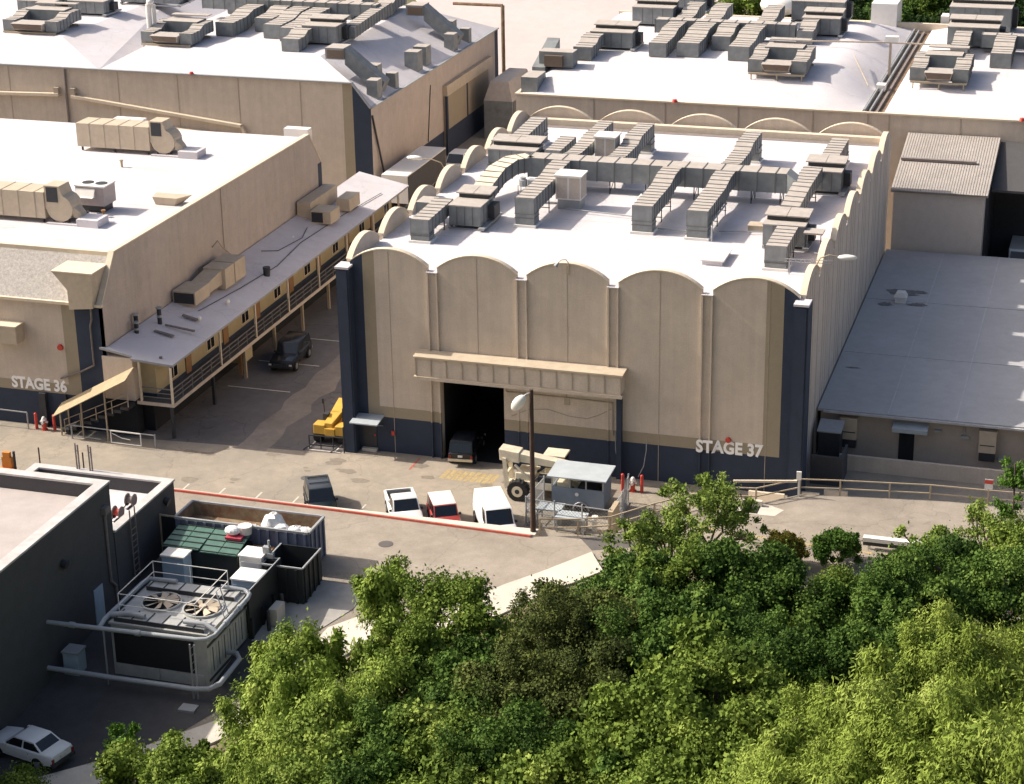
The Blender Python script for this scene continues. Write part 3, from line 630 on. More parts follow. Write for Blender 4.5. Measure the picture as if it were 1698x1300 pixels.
mb = MB(); mb.bar((-51.0,YT-.3,9.3),(-33,YT-.3,7.35),.6,.28); mb.bar((-70,YT-.3,8.9),(-52.4,YT-.3,9.4),.6,.28); mb.box(-52.9,-52.4,YT-.5,YT-.01,9.2,10.1,1); mb.box(-51.1,-50.6,YT-.5,YT-.01,9.2,10.1,1)
mb.bar((-42,YT-.6,6.7),(-33.2,YT-.6,6.2),.7,.5); mb.bar((-33,YT-.3,7.3),(-32.4,YT-.3,6.0),.3)
part(tl, 'wall_ledge', mb, ['cream','joint'])
mb = MB(); mb.cyl((-37.9,YT-.25,12.15),(-37.9,YT-.25,12.35),.24,.16,14); part(tl, 'alarm_bell', mb, 'redpost')

# ================================================================== FAR RIGHT STAGE (two white roofs and the gutter between)
tr = thing('sound_stage', 'wide beige stage behind the arched one with two white roofs split by a gutter', 'building', (20,52,0))
YA, XA = 52.0, -4.2; XC, XG = 23.4, 26.6
mb = MB(); mb.quad((XA,YA,0),(130,YA,0),(130,YA,12.8),(XA,YA,12.8),0); mb.quad((XA,YA,0),(XA,90,0),(XA,90,12.8),(XA,YA,12.8),1)
for x in (3,9.5,16,22.5,27.2,29,35,41.5): mb.box(x-.05,x+.05,YA-.04,YA+.01,0,12.7,2)
part(tr, 'wall', mb, ['stucco','stucco_side','joint'])
def hump(x0, x1, yf, yb, ze, zt, slope_l, slope_r, mb):
    n = 8
    pl = [(x0,ze)]+[(x0+slope_l*(i/n), ze+(zt-ze)*math.sin(math.pi/2*i/n)) for i in range(1,n+1)]+[(x1-slope_r*(1-i/n), ze+(zt-ze)*math.cos(math.pi/2*i/n)) for i in range(0,n+1)]
    ys_ = [(yf,0),(yf+2,.35),(yf+4.5,.75),(yf+8,1.0),(yb-6,1.0),(yb,0.25)]
    o = len(mb.v); k = len(pl)
    for y, h in ys_:
        for x, z in pl: mb.v.append((x,y,ze+(z-ze)*h))
    for j in range(len(ys_)-1):
        for i in range(k-1): mb.f.append([o+j*k+i,o+j*k+i+1,o+(j+1)*k+i+1,o+(j+1)*k+i]); mb.m.append(0)
mb = MB(); hump(XA+.15,XG,YA+.15,89,12.75,14.5,2.2,4.6,mb); hump(XG+1.9,120,YA+.15,89,12.75,14.5,3.2,4,mb)
part(tr, 'roof', mb, 'roofwhite', smooth=True)
mb = MB(); mb.box(XG,XG+1.9,YA+.2,89,12.4,12.6); mb.box(XG+.2,XG+.32,YA+.2,88,12.6,13.05,1); mb.box(XG+.65,XG+.77,YA+.2,88,12.6,12.95,1); mb.box(XG+1.15,XG+1.35,YA+.2,88,12.6,12.8,2); part(tr, 'roof_gutter', mb, ['rust','steel','stain'])
mb = MB(); mb.box(XA-.1,130,YA-.12,YA+.2,12.72,12.86); mb.box(XA-.1,XA+.2,YA+.2,90,12.72,12.86); mb.box(XA,130,89,89.5,12.3,13.4); part(tr, 'coping', mb, 'cream')
for x in (10.4, 40.0):
    mb = MB(); mb.cyl((x,YA-.2,12.87),(x,YA-.2,13.1),.26,.18,14); part(tr, 'alarm_bell', mb, 'redpost')
mb = MB(); mb.tube([(XC+.5,66,14.7),(XG-.5,60,13.3)],.05,6); mb.tube([(18.5,70,15.0),(26,70.5,15.1),(34,71,15.0)],.08,6); part(tr, 'roof_pipe', mb, 'joint')
mb = MB(); mb.bar((XG+.5,66.5,12.5),(XG+.5,66.5,16.0),.22); mb.box(XG+.0,XG+1.2,66.2,66.9,16.0,16.5,1); mb.box(XG+.1,XG+.9,60.5,61.6,12.7,13.3,1); part(tr, 'vent_stack', mb, ['joint','whitemetal'])
# cream roofed building closing the view at the top
cr = thing('building', 'broad cream roof sloping up at the far end of the alley', 'building', (-10,97,0))
mb = MB(); mb.box(-19.3,-1.2,96.9,97.2,0,1.7); part(cr, 'wall', mb, 'stucco')
mb = MB(); mb.hexa([(-19.6,96.6,1.55),(-1,96.6,1.55),(-1,150,13),(-60,150,13),(-19.6,96.6,1.85),(-1,96.6,1.85),(-1,150,13.4),(-60,150,13.4)]); part(cr, 'roof', mb, 'roofwarm')
mb = MB(); mb.box(-19.7,-.9,96.4,96.6,1.5,1.75); part(cr, 'gutter', mb, 'rust')

# ================================================================== RIGHT: low grey-roofed building, shed, low wall
lb = thing('low_building', 'low building with a wide grey flat roof beside the arched stage', 'building', (38,7.2,0))
YL = 7.2
mb = MB(); mb.box(30.75,75,YL,41.2,0,3.3); part(lb, 'wall', mb, mat('low_building_stucco', (0.40,0.335,0.28), 0.92, 0.06, 1.2, 0.3, 14, fine=0.08))
mb = MB(); mb.hexa([(30.6,YL-.45,3.34),(75,YL-.45,3.44),(75,41.2,4.0),(30.6,41.2,4.0),(30.6,YL-.45,3.5),(75,YL-.45,3.6),(75,41.2,4.18),(30.6,41.2,4.18)],0)
part(lb, 'roof', mb, 'roofgrey')
mb = MB()
for x in (35.2,39.6,44.0,48.5): mb.hexa([(x,YL-.4,3.52),(x+.09,YL-.4,3.52),(x+.09,41,4.185),(x,41,4.185),(x,YL-.4,3.53),(x+.09,YL-.4,3.53),(x+.09,41,4.192),(x,41,4.192)])
for yy in (17.5,29.0): zz = 3.53+(yy-YL+.45)/34.45*.68; mb.box(30.7,75,yy,yy+.08,zz-.05,zz+.012)
mb.box(31,52,YL-.62,YL-.46,3.3,3.44); part(lb, 'roof_seam', mb, 'roofseam')
mb = MB()
for (x,y,rx,ry) in ((33.1,30.9,1.5,.7),(34.2,31.3,1.0,.4),(32.3,28.0,.6,.5),(34.6,28.4,.8,.4),(31.8,14.5,.5,.12)):
    mb = MB(); n = 22; zz = 3.53+(y-YL+.45)/34.45*.68+.004
    mb.add([(x+rx*math.cos(2*math.pi*i/n)*random.uniform(.55,1.15), y+ry*math.sin(2*math.pi*i/n)*random.uniform(.55,1.15), zz) for i in range(n)], [tuple(range(n))])
    part(lb, 'roof_stain', mb, 'roofstain')
for x in (32.15,41.2,44.6):
    mb = MB(); mb.box(x,x+1.1,YL-.55,YL-.01,1.5,2.95); mb.box(x+.04,x+1.06,YL-.5,YL-.02,.9,1.499,1); mb.box(x+.08,x+1.02,YL-.57,YL-.551,2.0,2.06,1); mb.box(x-.03,x+1.13,YL-.58,YL-.01,2.95,3.02,0); part(lb, 'wall_cooler', mb, ['beigemetal','dark'])
mb = MB(); mb.hexa([(35.6,YL-.95,2.5),(37.9,YL-.95,2.5),(37.9,YL-.01,2.75),(35.6,YL-.01,2.75),(35.6,YL-.95,2.78),(37.9,YL-.95,2.78),(37.9,YL-.01,2.98),(35.6,YL-.01,2.98)]); part(lb, 'door_awning', mb, 'trailertop')
mb = MB(); mb.box(36.0,37.0,YL-.04,YL+.01,0,2.3); part(lb, 'door', mb, 'black')
mb = MB(); mb.tube([(40.2,YL-.1,3.3),(40.2,YL-.1,2.2)],.04,6); mb.box(40.0,40.5,YL-.2,YL-.01,2.2,2.4); mb.box(42.5,42.9,YL-.3,YL-.01,.9,1.1); mb.box(38.3,38.7,YL-.3,YL-.01,2.5,2.65); part(lb, 'conduit', mb, 'steel')
t = thing('roof_vent', 'small white vent cowl on the stained grey low roof', 'vent', (33.3,28.9,3.9))
mb = MB(); mb.box(32.9,33.7,28.5,29.3,3.85,4.35); part(t, 'curb', mb, 'whitemetal')
mb = MB(); mb.hexa([(32.8,28.4,4.35),(33.8,28.4,4.35),(33.8,29.4,4.35),(32.8,29.4,4.35),(33.0,28.6,4.75),(33.6,28.6,4.75),(33.6,29.2,4.75),(33.0,29.2,4.75)]); part(t, 'cowl', mb, 'whitemetal', bevel=.04)
sh = thing('storage_shed', 'tall metal shed with ribbed roof behind the grey low roof', 'shed', (34,41.5,0))
mb = MB(); mb.box(30.9,38.1,41.5,48,0,9.0); part(sh, 'wall', mb, mat('shed_wall', (0.60,0.52,0.455), 0.9, 0.06, 1.5, 0.3, 14, fine=0.08))
mb = MB()
for i in range(36):
    x = 30.7+7.7*i/36; mb.hexa([(x,41.2,9.05),(x+.17,41.2,9.05),(x+.17,51.8,11.2),(x,51.8,11.2),(x,41.2,9.18),(x+.17,41.2,9.18),(x+.17,51.8,11.33),(x,51.8,11.33)],1)
mb.hexa([(30.7,41.2,9.0),(38.4,41.2,9.0),(38.4,51.8,11.15),(30.7,51.8,11.15),(30.7,41.2,9.1),(38.4,41.2,9.1),(38.4,51.8,11.25),(30.7,51.8,11.25)],0)
mb.bar((30.8,46.6,10.4),(36.9,46.6,10.4),.35,.2,2); part(sh, 'roof', mb, ['joint','shedroof','stain'])
mb = MB(); mb.box(38.1,70,50.5,51.9,0,9.8); mb.box(38.1,38.3,43,50.5,0,9.0); part(sh, 'rear_bay', mb, 'dark')
mb = MB(); mb.hexa([(38.4,44.5,8.6),(70,44.5,8.6),(70,51.9,10.8),(38.4,51.9,10.8),(38.4,44.5,8.8),(70,44.5,8.8),(70,51.9,11),(38.4,51.9,11)]); part(sh, 'bay_roof', mb, 'darkwall')
lw = MB(); lw.box(32.3,75,5.0,5.25,0,1.05); single('garden_wall', lw, M['stucco'], 'long low beige wall in front of the grey roofed building', 'wall', (32.3,5.1,0))
t = thing('gas_enclosure', 'walled utility enclosure at the foot of the arched stage corner', 'enclosure', (31.3,2.5,0))
mb = MB(); mb.box(30.95,33.0,2.2,2.4,0,2.0); mb.box(32.85,33.0,2.4,4.6,0,2.0); part(t, 'wall', mb, 'darkwall')
mb = MB(); mb.box(31.0,32.4,4.9,6.2,0,2.6); mb.hexa([(30.9,4.8,2.6),(32.5,4.8,2.6),(32.5,6.3,2.9),(30.9,6.3,2.9),(30.9,4.8,2.68),(32.5,4.8,2.68),(32.5,6.3,2.98),(30.9,6.3,2.98)],1); part(t, 'cabinet', mb, ['dark','steel'])

# ================================================================== NEAR LEFT: dark walled building in two steps
nb = thing('dark_walled_building', 'dark grey building with pale parapets and flat roofs in the near left corner', 'building', (-20,-30,0))
AX, AY, AZ = -3.9, -26.5, 7.43; BX, BY, BZ = -3.85, -19.0, 5.3
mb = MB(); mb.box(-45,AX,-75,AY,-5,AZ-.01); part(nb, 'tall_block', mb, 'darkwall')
mb = MB()
for (x0,x1,y0,y1) in ((-45,AX,AY-.55,AY),(AX-.55,AX,-75,AY-.55)): mb.box(x0,x1,y0,y1,AZ-.01,AZ+.85,0)
for (x0,x1,y0,y1) in ((-45,AX+.06,AY-.6,AY+.06),(AX-.6,AX+.06,-75,AY-.6)): mb.box(x0,x1,y0,y1,AZ+.85,AZ+.97,1)
part(nb, 'parapet', mb, ['darkwall','parapet'])
mb = MB(); mb.box(-45,AX-.56,-75,AY-.56,AZ-.005,AZ+.03); part(nb, 'roof', mb, 'roofpink')
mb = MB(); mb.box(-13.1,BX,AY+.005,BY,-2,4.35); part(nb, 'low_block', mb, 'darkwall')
mb = MB()
for (x0,x1,y0,y1) in ((-13.1,BX,BY-.45,BY),(BX-.45,BX,AY+.01,BY-.45),(-13.1,-12.65,AY+.01,BY-.45)): mb.box(x0,x1,y0,y1,4.35,5.2)
for (x0,x1,y0,y1) in ((-13.15,BX+.06,BY-.5,BY+.06),(BX-.5,BX+.06,AY+.01,BY-.5),(-13.15,-12.6,AY+.01,BY-.5)): mb.box(x0,x1,y0,y1,5.2,5.31,1)
part(nb, 'low_parapet', mb, ['darkwall','parapet'])
mb = MB(); mb.box(-12.64,BX-.46,AY+.02,BY-.46,4.352,4.38); part(nb, 'low_roof', mb, 'roofwhite')
mb = MB(); mb.tube([(AX+.08,AY-.9,7.1),(AX+.08,AY-.9,2.6),(AX+.08,AY-.4,2.1),(AX+.08,AY-.4,0.6)],.09,8); mb.box(AX-.02,AX+.3,AY-1.15,AY-.65,6.8,7.2); part(nb, 'downspout', mb, 'stain')
mb = MB()
for i in range(9): mb.bar((BX+.18,-24.9,1.6+.38*i),(BX+.18,-24.3,1.6+.38*i),.05)
for y in (-24.9,-24.3): mb.bar((BX+.18,y,1.5),(BX+.18,y,5.9),.06)
part(nb, 'ladder', mb, 'stain')
mb = MB(); mb.box(AX-.01,AX+.05,-29.3,-28.3,.6,2.9); part(nb, 'door', mb, 'paleblue')
for y, z, x in ((-32.2,6.0,AX),(-20.3,4.5,BX)):
    mb = MB(); mb.cyl((x,y,z),(x+.3,y,z-.1),.22,.26,12); part(nb, 'wall_light', mb, 'dark')
# two hose reels / cable drums and thin pipe stubs on the low roof
for k, (x, y, lab) in enumerate(((-5.4,-23.2,'red centred cable reel on the low white roof'),(-5.5,-21.4,'grey cable reel on the low white roof nearer the lot'))):
    t = thing('cable_reel', lab, 'reel', (x,y,4.38), group='cable reels on the low roof')
    mb = MB()
    for d in (-.22,.22):
        mb.cyl((x+d,y,4.82),(x+d+.04,y,4.82),.38,n=18)
    part(t, 'flange', mb, 'stain'); mb = MB(); mb.cyl((x-.22,y,4.82),(x+.22,y,4.82),.22,n=14); part(t, 'drum', mb, 'redpost' if k == 0 else 'stain')
    mb = MB(); mb.bar((x,y-.5,4.42),(x,y+.5,4.42),.08); mb.bar((x-.3,y-.45,4.4),(x,y,4.82),.06); mb.bar((x-.3,y+.45,4.4),(x,y,4.82),.06); part(t, 'stand', mb, 'dark')
for k, (x, y, lab) in enumerate(((-10.2,-17.9-1.2,'twin thin pipe standing on the low roof parapet, left one'),(-9.3,-19.15,'twin thin pipe standing on the low roof parapet, right one'))):
    mb = MB(); mb.cyl((x,y,5.2),(x,y,7.0),.05,n=8); mb.cyl((x+.16,y,5.2),(x+.16,y,6.9),.05,n=8); mb.bar((x,y,6.5),(x+.16,y,6.5),.04)
    single('vent_pipe', mb, 'stain', lab, 'pipe', (x,y,5.2), 'pipes on the low roof parapet')
for x, lab in ((-17.2,'thin dark post by the lot, left of the pair behind the dark building'),(-14.0,'thin dark post by the lot, right of the pair behind the dark building')):
    mb = MB(); mb.cyl((x,-11.9,0),(x,-11.9,3.0),.05,n=8); single('thin_post', mb, 'wood', lab, 'post', (x,-11.9,0), 'thin posts behind the dark building')
mb = MB(); mb.box(-19.6,-18.9,-12.6,-12.35,1.55,2.35); mb.box(-19.8,-18.7,-12.65,-12.3,1.5,1.6); mb.box(-19.5,-19.0,-12.61,-12.34,2.35,2.7); mb.cyl((-18.7,-12.5,1.5),(-18.7,-12.5,2.8),.09,n=8,m=1)
single('traffic_barrier', mb, ['orange','dark'], 'orange traffic barrier with a dark post on the road kerb', 'barrier', (-19.2,-12.5,1.5))

# ================================================================== ROOFTOP DUCTS
def duct_body(mb, path, w, h, rib=.72):
    P = [Vector(p) for p in path]; L = [0]
    for a, b in zip(P[:-1], P[1:]): L.append(L[-1]+(b-a).length)
    def at(s):
        for i in range(len(P)-1):
            if s <= L[i+1]+1e-6:
                d = (P[i+1]-P[i]); return P[i]+d*((s-L[i])/max(1e-6,L[i+1]-L[i]))
        return P[-1]
    def dirat(i):
        d = P[min(i+1,len(P)-1)]-P[max(i-1,0)]; d.z = 0; return d.normalized()
    secs = []
    for i, p in enumerate(P):
        n = Vector((dirat(i).y, -dirat(i).x, 0)); secs.append([p-n*w/2-Vector((0,0,h)), p+n*w/2-Vector((0,0,h)), p+n*w/2, p-n*w/2])
    o = len(mb.v)
    for s in secs: mb.v += [tuple(q) for q in s]
    for i in range(len(secs)-1):
        for k in range(4):
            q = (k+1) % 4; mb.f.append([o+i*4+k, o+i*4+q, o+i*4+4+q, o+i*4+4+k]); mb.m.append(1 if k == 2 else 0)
    mb.f.append([o+3,o+2,o+1,o]); mb.m.append(0); e = o+4*(len(secs)-1); mb.f.append([e,e+1,e+2,e+3]); mb.m.append(0)
    s = .05
    while s < L[-1]:
        p = at(s); q = at(min(s+.05, L[-1])); d = (P[-1]-P[0]); 
        for i in range(len(P)-1):
            if s <= L[i+1]+1e-6: d = P[i+1]-P[i]; break
        dd = d.copy(); dd.z = 0; dd.normalize(); n = Vector((dd.y,-dd.x,0)); t = dd*.035; W_, H_ = w/2+.035, h+.03
        up = Vector((0,0,.035)); dn = Vector((0,0,-H_)); slope = Vector((0,0,d.normalized().z*.035))
        mb.hexa([p-n*W_+dn-t-slope, p+n*W_+dn-t-slope, p+n*W_+dn+t+slope, p-n*W_+dn+t+slope, p-n*W_+up-t-slope, p+n*W_+up-t-slope, p+n*W_+up+t+slope, p-n*W_+up+t+slope], 2)
        s += rib
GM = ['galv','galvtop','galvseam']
def duct(label, path, w, h, zr, front=None, legs=(), group='galvanised ducts on the arched stage roof', back=None, rib=.72, cat='duct'):
    t = thing('roof_duct', label, cat, (path[0][0],path[0][1],zr), group=group)
    mb = MB(); duct_body(mb, path, w, h, rib); part(t, 'duct_run', mb, GM)
    for end, dep in ((0, front), (-1, back)):
        if dep:
            x, y, z = path[end]; sg = 1 if end == 0 else -1
            y0, y1 = sorted((y-.01*sg, y+dep*sg)); mb = MB(); mb.box(x-w/2-.012,x+w/2+.012,y0,y1,zr+.18,z-h)
            for q in (zr+.2+(z-h-zr)*.45, z-h-.04): mb.box(x-w/2-.05,x+w/2+.05,y0-.035,y1+.035,q,q+.05,2)
            part(t, 'drop_leg', mb, GM); mb = MB(); mb.box(x-w/2-.14,x+w/2+.14,y0-.14,y1+.14,zr-.05,zr+.18); part(t, 'curb', mb, 'whitemetal')
    for (x, y, zt) in legs:
        for sx in (-w/2+.06, w/2-.06):
            mb = MB(); mb.bar((x+sx,y,zr),(x+sx,y,zt),.06); part(t, 'leg', mb, 'dark')
        mb = MB(); mb.bar((x-w/2,y,zr+.35),(x+w/2,y,zr+.35),.05); part(t, 'cross_bar', mb, 'dark')
    return t
z = ZR
duct('front left duct of the arched stage roof beside the hooded air handler', [(3.15,5.9,14.75),(3.15,11.2,14.85)], 1.3, .95, z, front=1.05, legs=[(3.15,9.3,13.9)])
duct('galvanised duct joining the main run beside the front white cooler', [(9.0,11.25,15.2),(9.0,17.5,15.25),(9.0,19.0,15.5),(9.0,20.85,15.5)], 1.35, 1.1, z, front=1.2, legs=[(9.0,15.2,14.1)])
duct('tall galvanised duct right of the front white cooler', [(17.3,11.65,15.1),(17.3,17.2,15.15),(17.3,19.0,15.5),(17.3,20.85,15.5)], 1.38, 1.05, z, front=1.2, legs=[(17.3,14.8,14.05),(17.3,17.6,14.1)])
duct('tall galvanised duct behind the square roof hatch', [(21.25,11.2,15.15),(21.25,17.2,15.2),(21.25,19.0,15.5),(21.25,20.85,15.5)], 1.42, 1.05, z, front=1.25, legs=[(21.25,14.8,14.1),(21.25,17.6,14.1)])
duct('front right duct of the arched stage roof nearest the right parapet', [(27.6,5.85,14.75),(27.6,10.2,14.85)], 1.4, 1.0, z, front=1.2, legs=[(27.6,9.0,13.9)])
t = thing('roof_duct', 'long main duct crossing the arched stage roof from left to right', 'duct', (15,21.7,z), group='galvanised ducts on the arched stage roof')
mb = MB(); duct_body(mb, [(6.3,21.7,15.5),(25.6,21.7,15.5)], 1.65, 1.45, 1.32); part(t, 'duct_run', mb, GM)
mb = MB(); mb.hexa([(25.61,20.9,14.05),(26.9,20.2,13.6),(26.9,21.6,13.6),(25.61,22.5,14.05),(25.61,20.9,15.5),(26.9,20.2,14.9),(26.9,21.6,14.9),(25.61,22.5,15.5)]); part(t, 'end_transition', mb, GM)
for x in (7.2,9.9,12.6,15.3,18.9,23.1,25.2):
    for y in (20.95,22.4):
        mb = MB(); mb.bar((x,y,z),(x,y,14.05),.07); part(t, 'leg', mb, 'dark')
    mb = MB(); mb.bar((x,20.95,z+.1),(x,22.4,14.0),.04); part(t, 'cross_bar', mb, 'dark')
t = thing('roof_duct', 'pale curving duct dropping from the main run to the front left air handler', 'duct', (4.5,17,z), group='galvanised ducts on the arched stage roof')
mb = MB(); duct_body(mb, [(4.3,13.4,14.35),(4.35,16.2,14.5),(4.6,18.8,15.2),(5.2,20.5,15.5),(6.29,21.6,15.5)], 1.4, 1.1, .8); part(t, 'duct_run', mb, ['galv','cream','galvseam'])
for (x0, lab, y1, zb, w) in ((8.75,'duct behind the main run reaching the rear ledge left of the rear cooler',34.6,14.9,1.15),(12.2,'duct behind the main run reaching the rear ledge right of the rear cooler',33.9,15.1,1.3),(20.9,'duct behind the main run alone in the right half of the rear roof',33.2,15.1,1.3)):
    duct(lab, [(x0,22.6,15.3),(x0,25.0,15.0),(x0,28.5,15.0),(x0,29.8,zb+.25),(x0,y1,zb+.25)], w, 1.0, z, back=1.1, legs=[(x0,26.5,14.0)])
duct('short rear duct beside the rear left air handler', [(6.8,25.8,14.8),(6.8,30.4,14.8)], 1.2, .9, z, back=.9)
duct('short duct at the rear left corner by the ledge', [(3.2,28.6,15.0),(3.2,34.6,15.2)], 1.3, 1.0, z, back=1.1)
duct('short duct at the rear right corner by the ledge', [(27.5,27.5,14.9),(27.5,34.0,15.0)], 1.3, 1.0, z, back=1.1)
duct('sloping duct between the two right air handlers', [(26.6,16.8,14.3),(26.7,18.2,14.6),(26.9,20.0,15.1),(27.0,24.3,15.25)], 1.35, 1.0, z, legs=[(26.7,17.8,13.5),(26.9,22.4,14.2)])
def air_handler(label, x0, x1, y0, y1, zt, zr, group, hood=True, flip=1):
    t = thing('air_handler', label, 'air handler', ((x0+x1)/2,(y0+y1)/2,zr), group=group)
    mb = MB(); mb.box(x0,x1,y0,y1,zr+.3,zt,0,top=1)
    nseg = 3
    for i in range(1, nseg+1): mb.box(x1-.001,x1+.03,y0+(y1-y0)*i/(nseg+1)-.04,y0+(y1-y0)*i/(nseg+1)+.04,zr+.32,zt-.02,2)
    for i in range(1, 4): mb.box(x0+(x1-x0)*i/4-.03,x0+(x1-x0)*i/4+.03,y0-.03,y0+.001,zr+.32,zt-.02,2)
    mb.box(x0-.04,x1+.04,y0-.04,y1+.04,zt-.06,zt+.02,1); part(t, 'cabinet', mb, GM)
    if hood:
        mb = MB(); xa, xb = x0-.1, x1+.15; yc = y1-.2
        for i in range(2):
            a, b = xa+(xb-xa)*i/2+.02, xa+(xb-xa)*(i+1)/2-.02
            mb.hexa([(a,yc-.9,zt+.32),(b,yc-.9,zt+.32),(b,yc+.9,zt+.42),(a,yc+.9,zt+.42),(a,yc-.9,zt+.4),(b,yc-.9,zt+.4),(b,yc+.9,zt+.5),(a,yc+.9,zt+.5)])
        part(t, 'hood', mb, 'galvtop')
        mb = MB(); mb.box(x0+.1,x1-.1,yc-.8,yc+.7,zt+.021,zt+.33); part(t, 'louvre', mb, 'dark')
    mb = MB(); mb.box(x1-.1,x1+.35,y0-.3,y1+.9,zr+.12,zr+.28); mb.box(x0,x0+.14,y0-.2,y1+.6,zr+.12,zr+.28)
    for y in (y0, y1): mb.box(x0,x1+.2,y,y+.12,zr-.02,zr+.119)
    part(t, 'base_rail', mb, 'steel')
    mb = MB(); mb.box(x1+.001,x1+.5,y0+(y1-y0)*.55,y1-.1,zr+.45,zt-.35); part(t, 'fan_box', mb, 'dark')
    return t
G37 = 'air handlers on the arched stage roof'
air_handler('hooded air handler at the front left of the arched roof', 4.0, 6.3, 9.6, 12.6, 14.85, z, G37)
air_handler('hooded air handler at the front right of the arched roof', 25.9, 28.7, 10.4, 12.4, 14.85, z, G37)
air_handler('hooded air handler near the right parapet behind the main duct', 26.3, 29.0, 24.4, 26.6, 14.9, z, G37)
air_handler('hooded air handler at the rear left of the arched roof', 1.5, 5.3, 26.2, 28.4, 14.55, z, G37)
mb = MB(); mb.box(1.2,2.4,10.6,12.2,ZR+.35,14.6,0,top=1); mb.box(28.72,30.0,9.8,11.0,14.5,14.62,1); mb.bar((28.9,10.4,ZR),(28.9,10.4,14.5),.06); mb.bar((29.8,10.4,ZR),(29.8,10.4,14.5),.06)
single('roof_duct', mb, ['galv','galvtop'], 'stub ducts beside the front air handlers', 'duct', (2,11,ZR), 'galvanised ducts on the arched stage roof')
for (x, y, lab, w) in ((9.85,16.1,'white boxy cooler in front of the main duct',1.85),(9.65,27.6,'white boxy cooler behind the main duct',1.6)):
    t = thing('swamp_cooler', lab, 'cooler', (x+.9,y+.8,z), group='white coolers on the arched stage roof')
    mb = MB(); mb.box(x,x+w,y,y+1.6,z+.75,z+2.45); mb.box(x-.1,x+w+.1,y-.1,y+1.7,z+2.45,z+2.56,1)
    for i in range(2): mb.box(x+.08+i*w/2,x+w/2-.06+i*w/2,y-.02,y+.001,z+.85,z+2.35,2)
    mb.box(x+w-.001,x+w+.02,y+.1,y+1.5,z+.85,z+2.35,2)
    part(t, 'cabinet', mb, ['whitemetal','carcream', mat('cooler_pad', (0.50,0.43,0.37), 0.85, 0.12, 6)])
    mb = MB(); mb.box(x+.1,x+w-.1,y+.15,y+1.5,z-.02,z+.749); part(t, 'stand', mb, 'steel')
t = thing('roof_hatch', 'square white roof hatch lying at the front of the arched roof', 'hatch', (23.4,7.2,z))
mb = MB(); mb.box(22.75,24.1,5.9,8.6,z-.02,z+.3); part(t, 'curb', mb, 'roofwhite'); mb = MB(); mb.box(22.65,24.2,5.8,8.7,z+.3,z+.38); part(t, 'lid', mb, 'whitemetal')
t = thing('roof_equipment', 'fan motor on thin legs under the bend of the pale duct', 'fan', (7,17.4,z))
mb = MB(); mb.cyl((7.0,17.5,14.3),(7.0,17.5,14.75),.32,n=12); mb.box(7.4,8.1,17.3,17.9,14.35,14.8); mb.cyl((7,17.5,14.75),(7,17.5,14.95),.2,n=10); part(t, 'motor', mb, 'steel')
for x, y in ((6.7,17.2),(7.3,17.2),(6.7,17.9),(7.3,17.9),(8.0,17.4)):
    mb = MB(); mb.bar((x,y,z),(x,y,14.4),.04); part(t, 'leg', mb, 'dark')
for (x, y, lab) in ((15.2,19.2,'low white skylight box under the main duct'),(24.2,14.2,'low beige cable box by the tall right duct')):
    mb = MB(); mb.box(x,x+1.6,y,y+.9,z-.02,z+.35); mb.box(x-.06,x+1.66,y-.06,y+.96,z+.35,z+.42); single('roof_box', mb, 'whitemetal' if x < 20 else 'beigemetal', lab, 'box', (x,y,z))
mb = MB(); mb.tube([(22.3,11.1,z),(22.3,11.1,z+1.0),(22.2,11.6,z+1.25),(22.2,16.5,z+1.2)],.06,8); mb.tube([(10.7,15.6,z+.25),(16.2,15.0,z+.2),(16.5,12.5,z+.2)],.05,6); mb.tube([(18.2,12.6,z+.2),(20.4,12.4,z+.2)],.05,6)
mb.tube([(22.4,13,z+.2),(25.4,13.6,z+.2),(25.6,16,z+.2)],.05,6)
single('roof_pipe', mb, 'steel', 'thin pipes running between the ducts of the arched roof', 'pipe', (20,14,z))
t = thing('antenna_mast', 'horizontal lattice antenna by the front right parapet', 'antenna', (29,5.2,z))
mb = MB(); mb.bar((28.6,5.3,z),(28.6,5.3,z+1.0),.07); mb.bar((30.1,4.9,z),(30.1,4.9,z+1.3),.06); part(t, 'mast', mb, 'steel')
mb = MB()
for dz in (0,.18): mb.bar((28.3,5.2,z+.9+dz),(31.4,5.1,z+1.0+dz),.035)
for i in range(11): mb.bar((28.4+i*.29,5.2,z+.9),(28.5+i*.29,5.2,z+1.1),.03)
part(t, 'lattice', mb, 'steel')

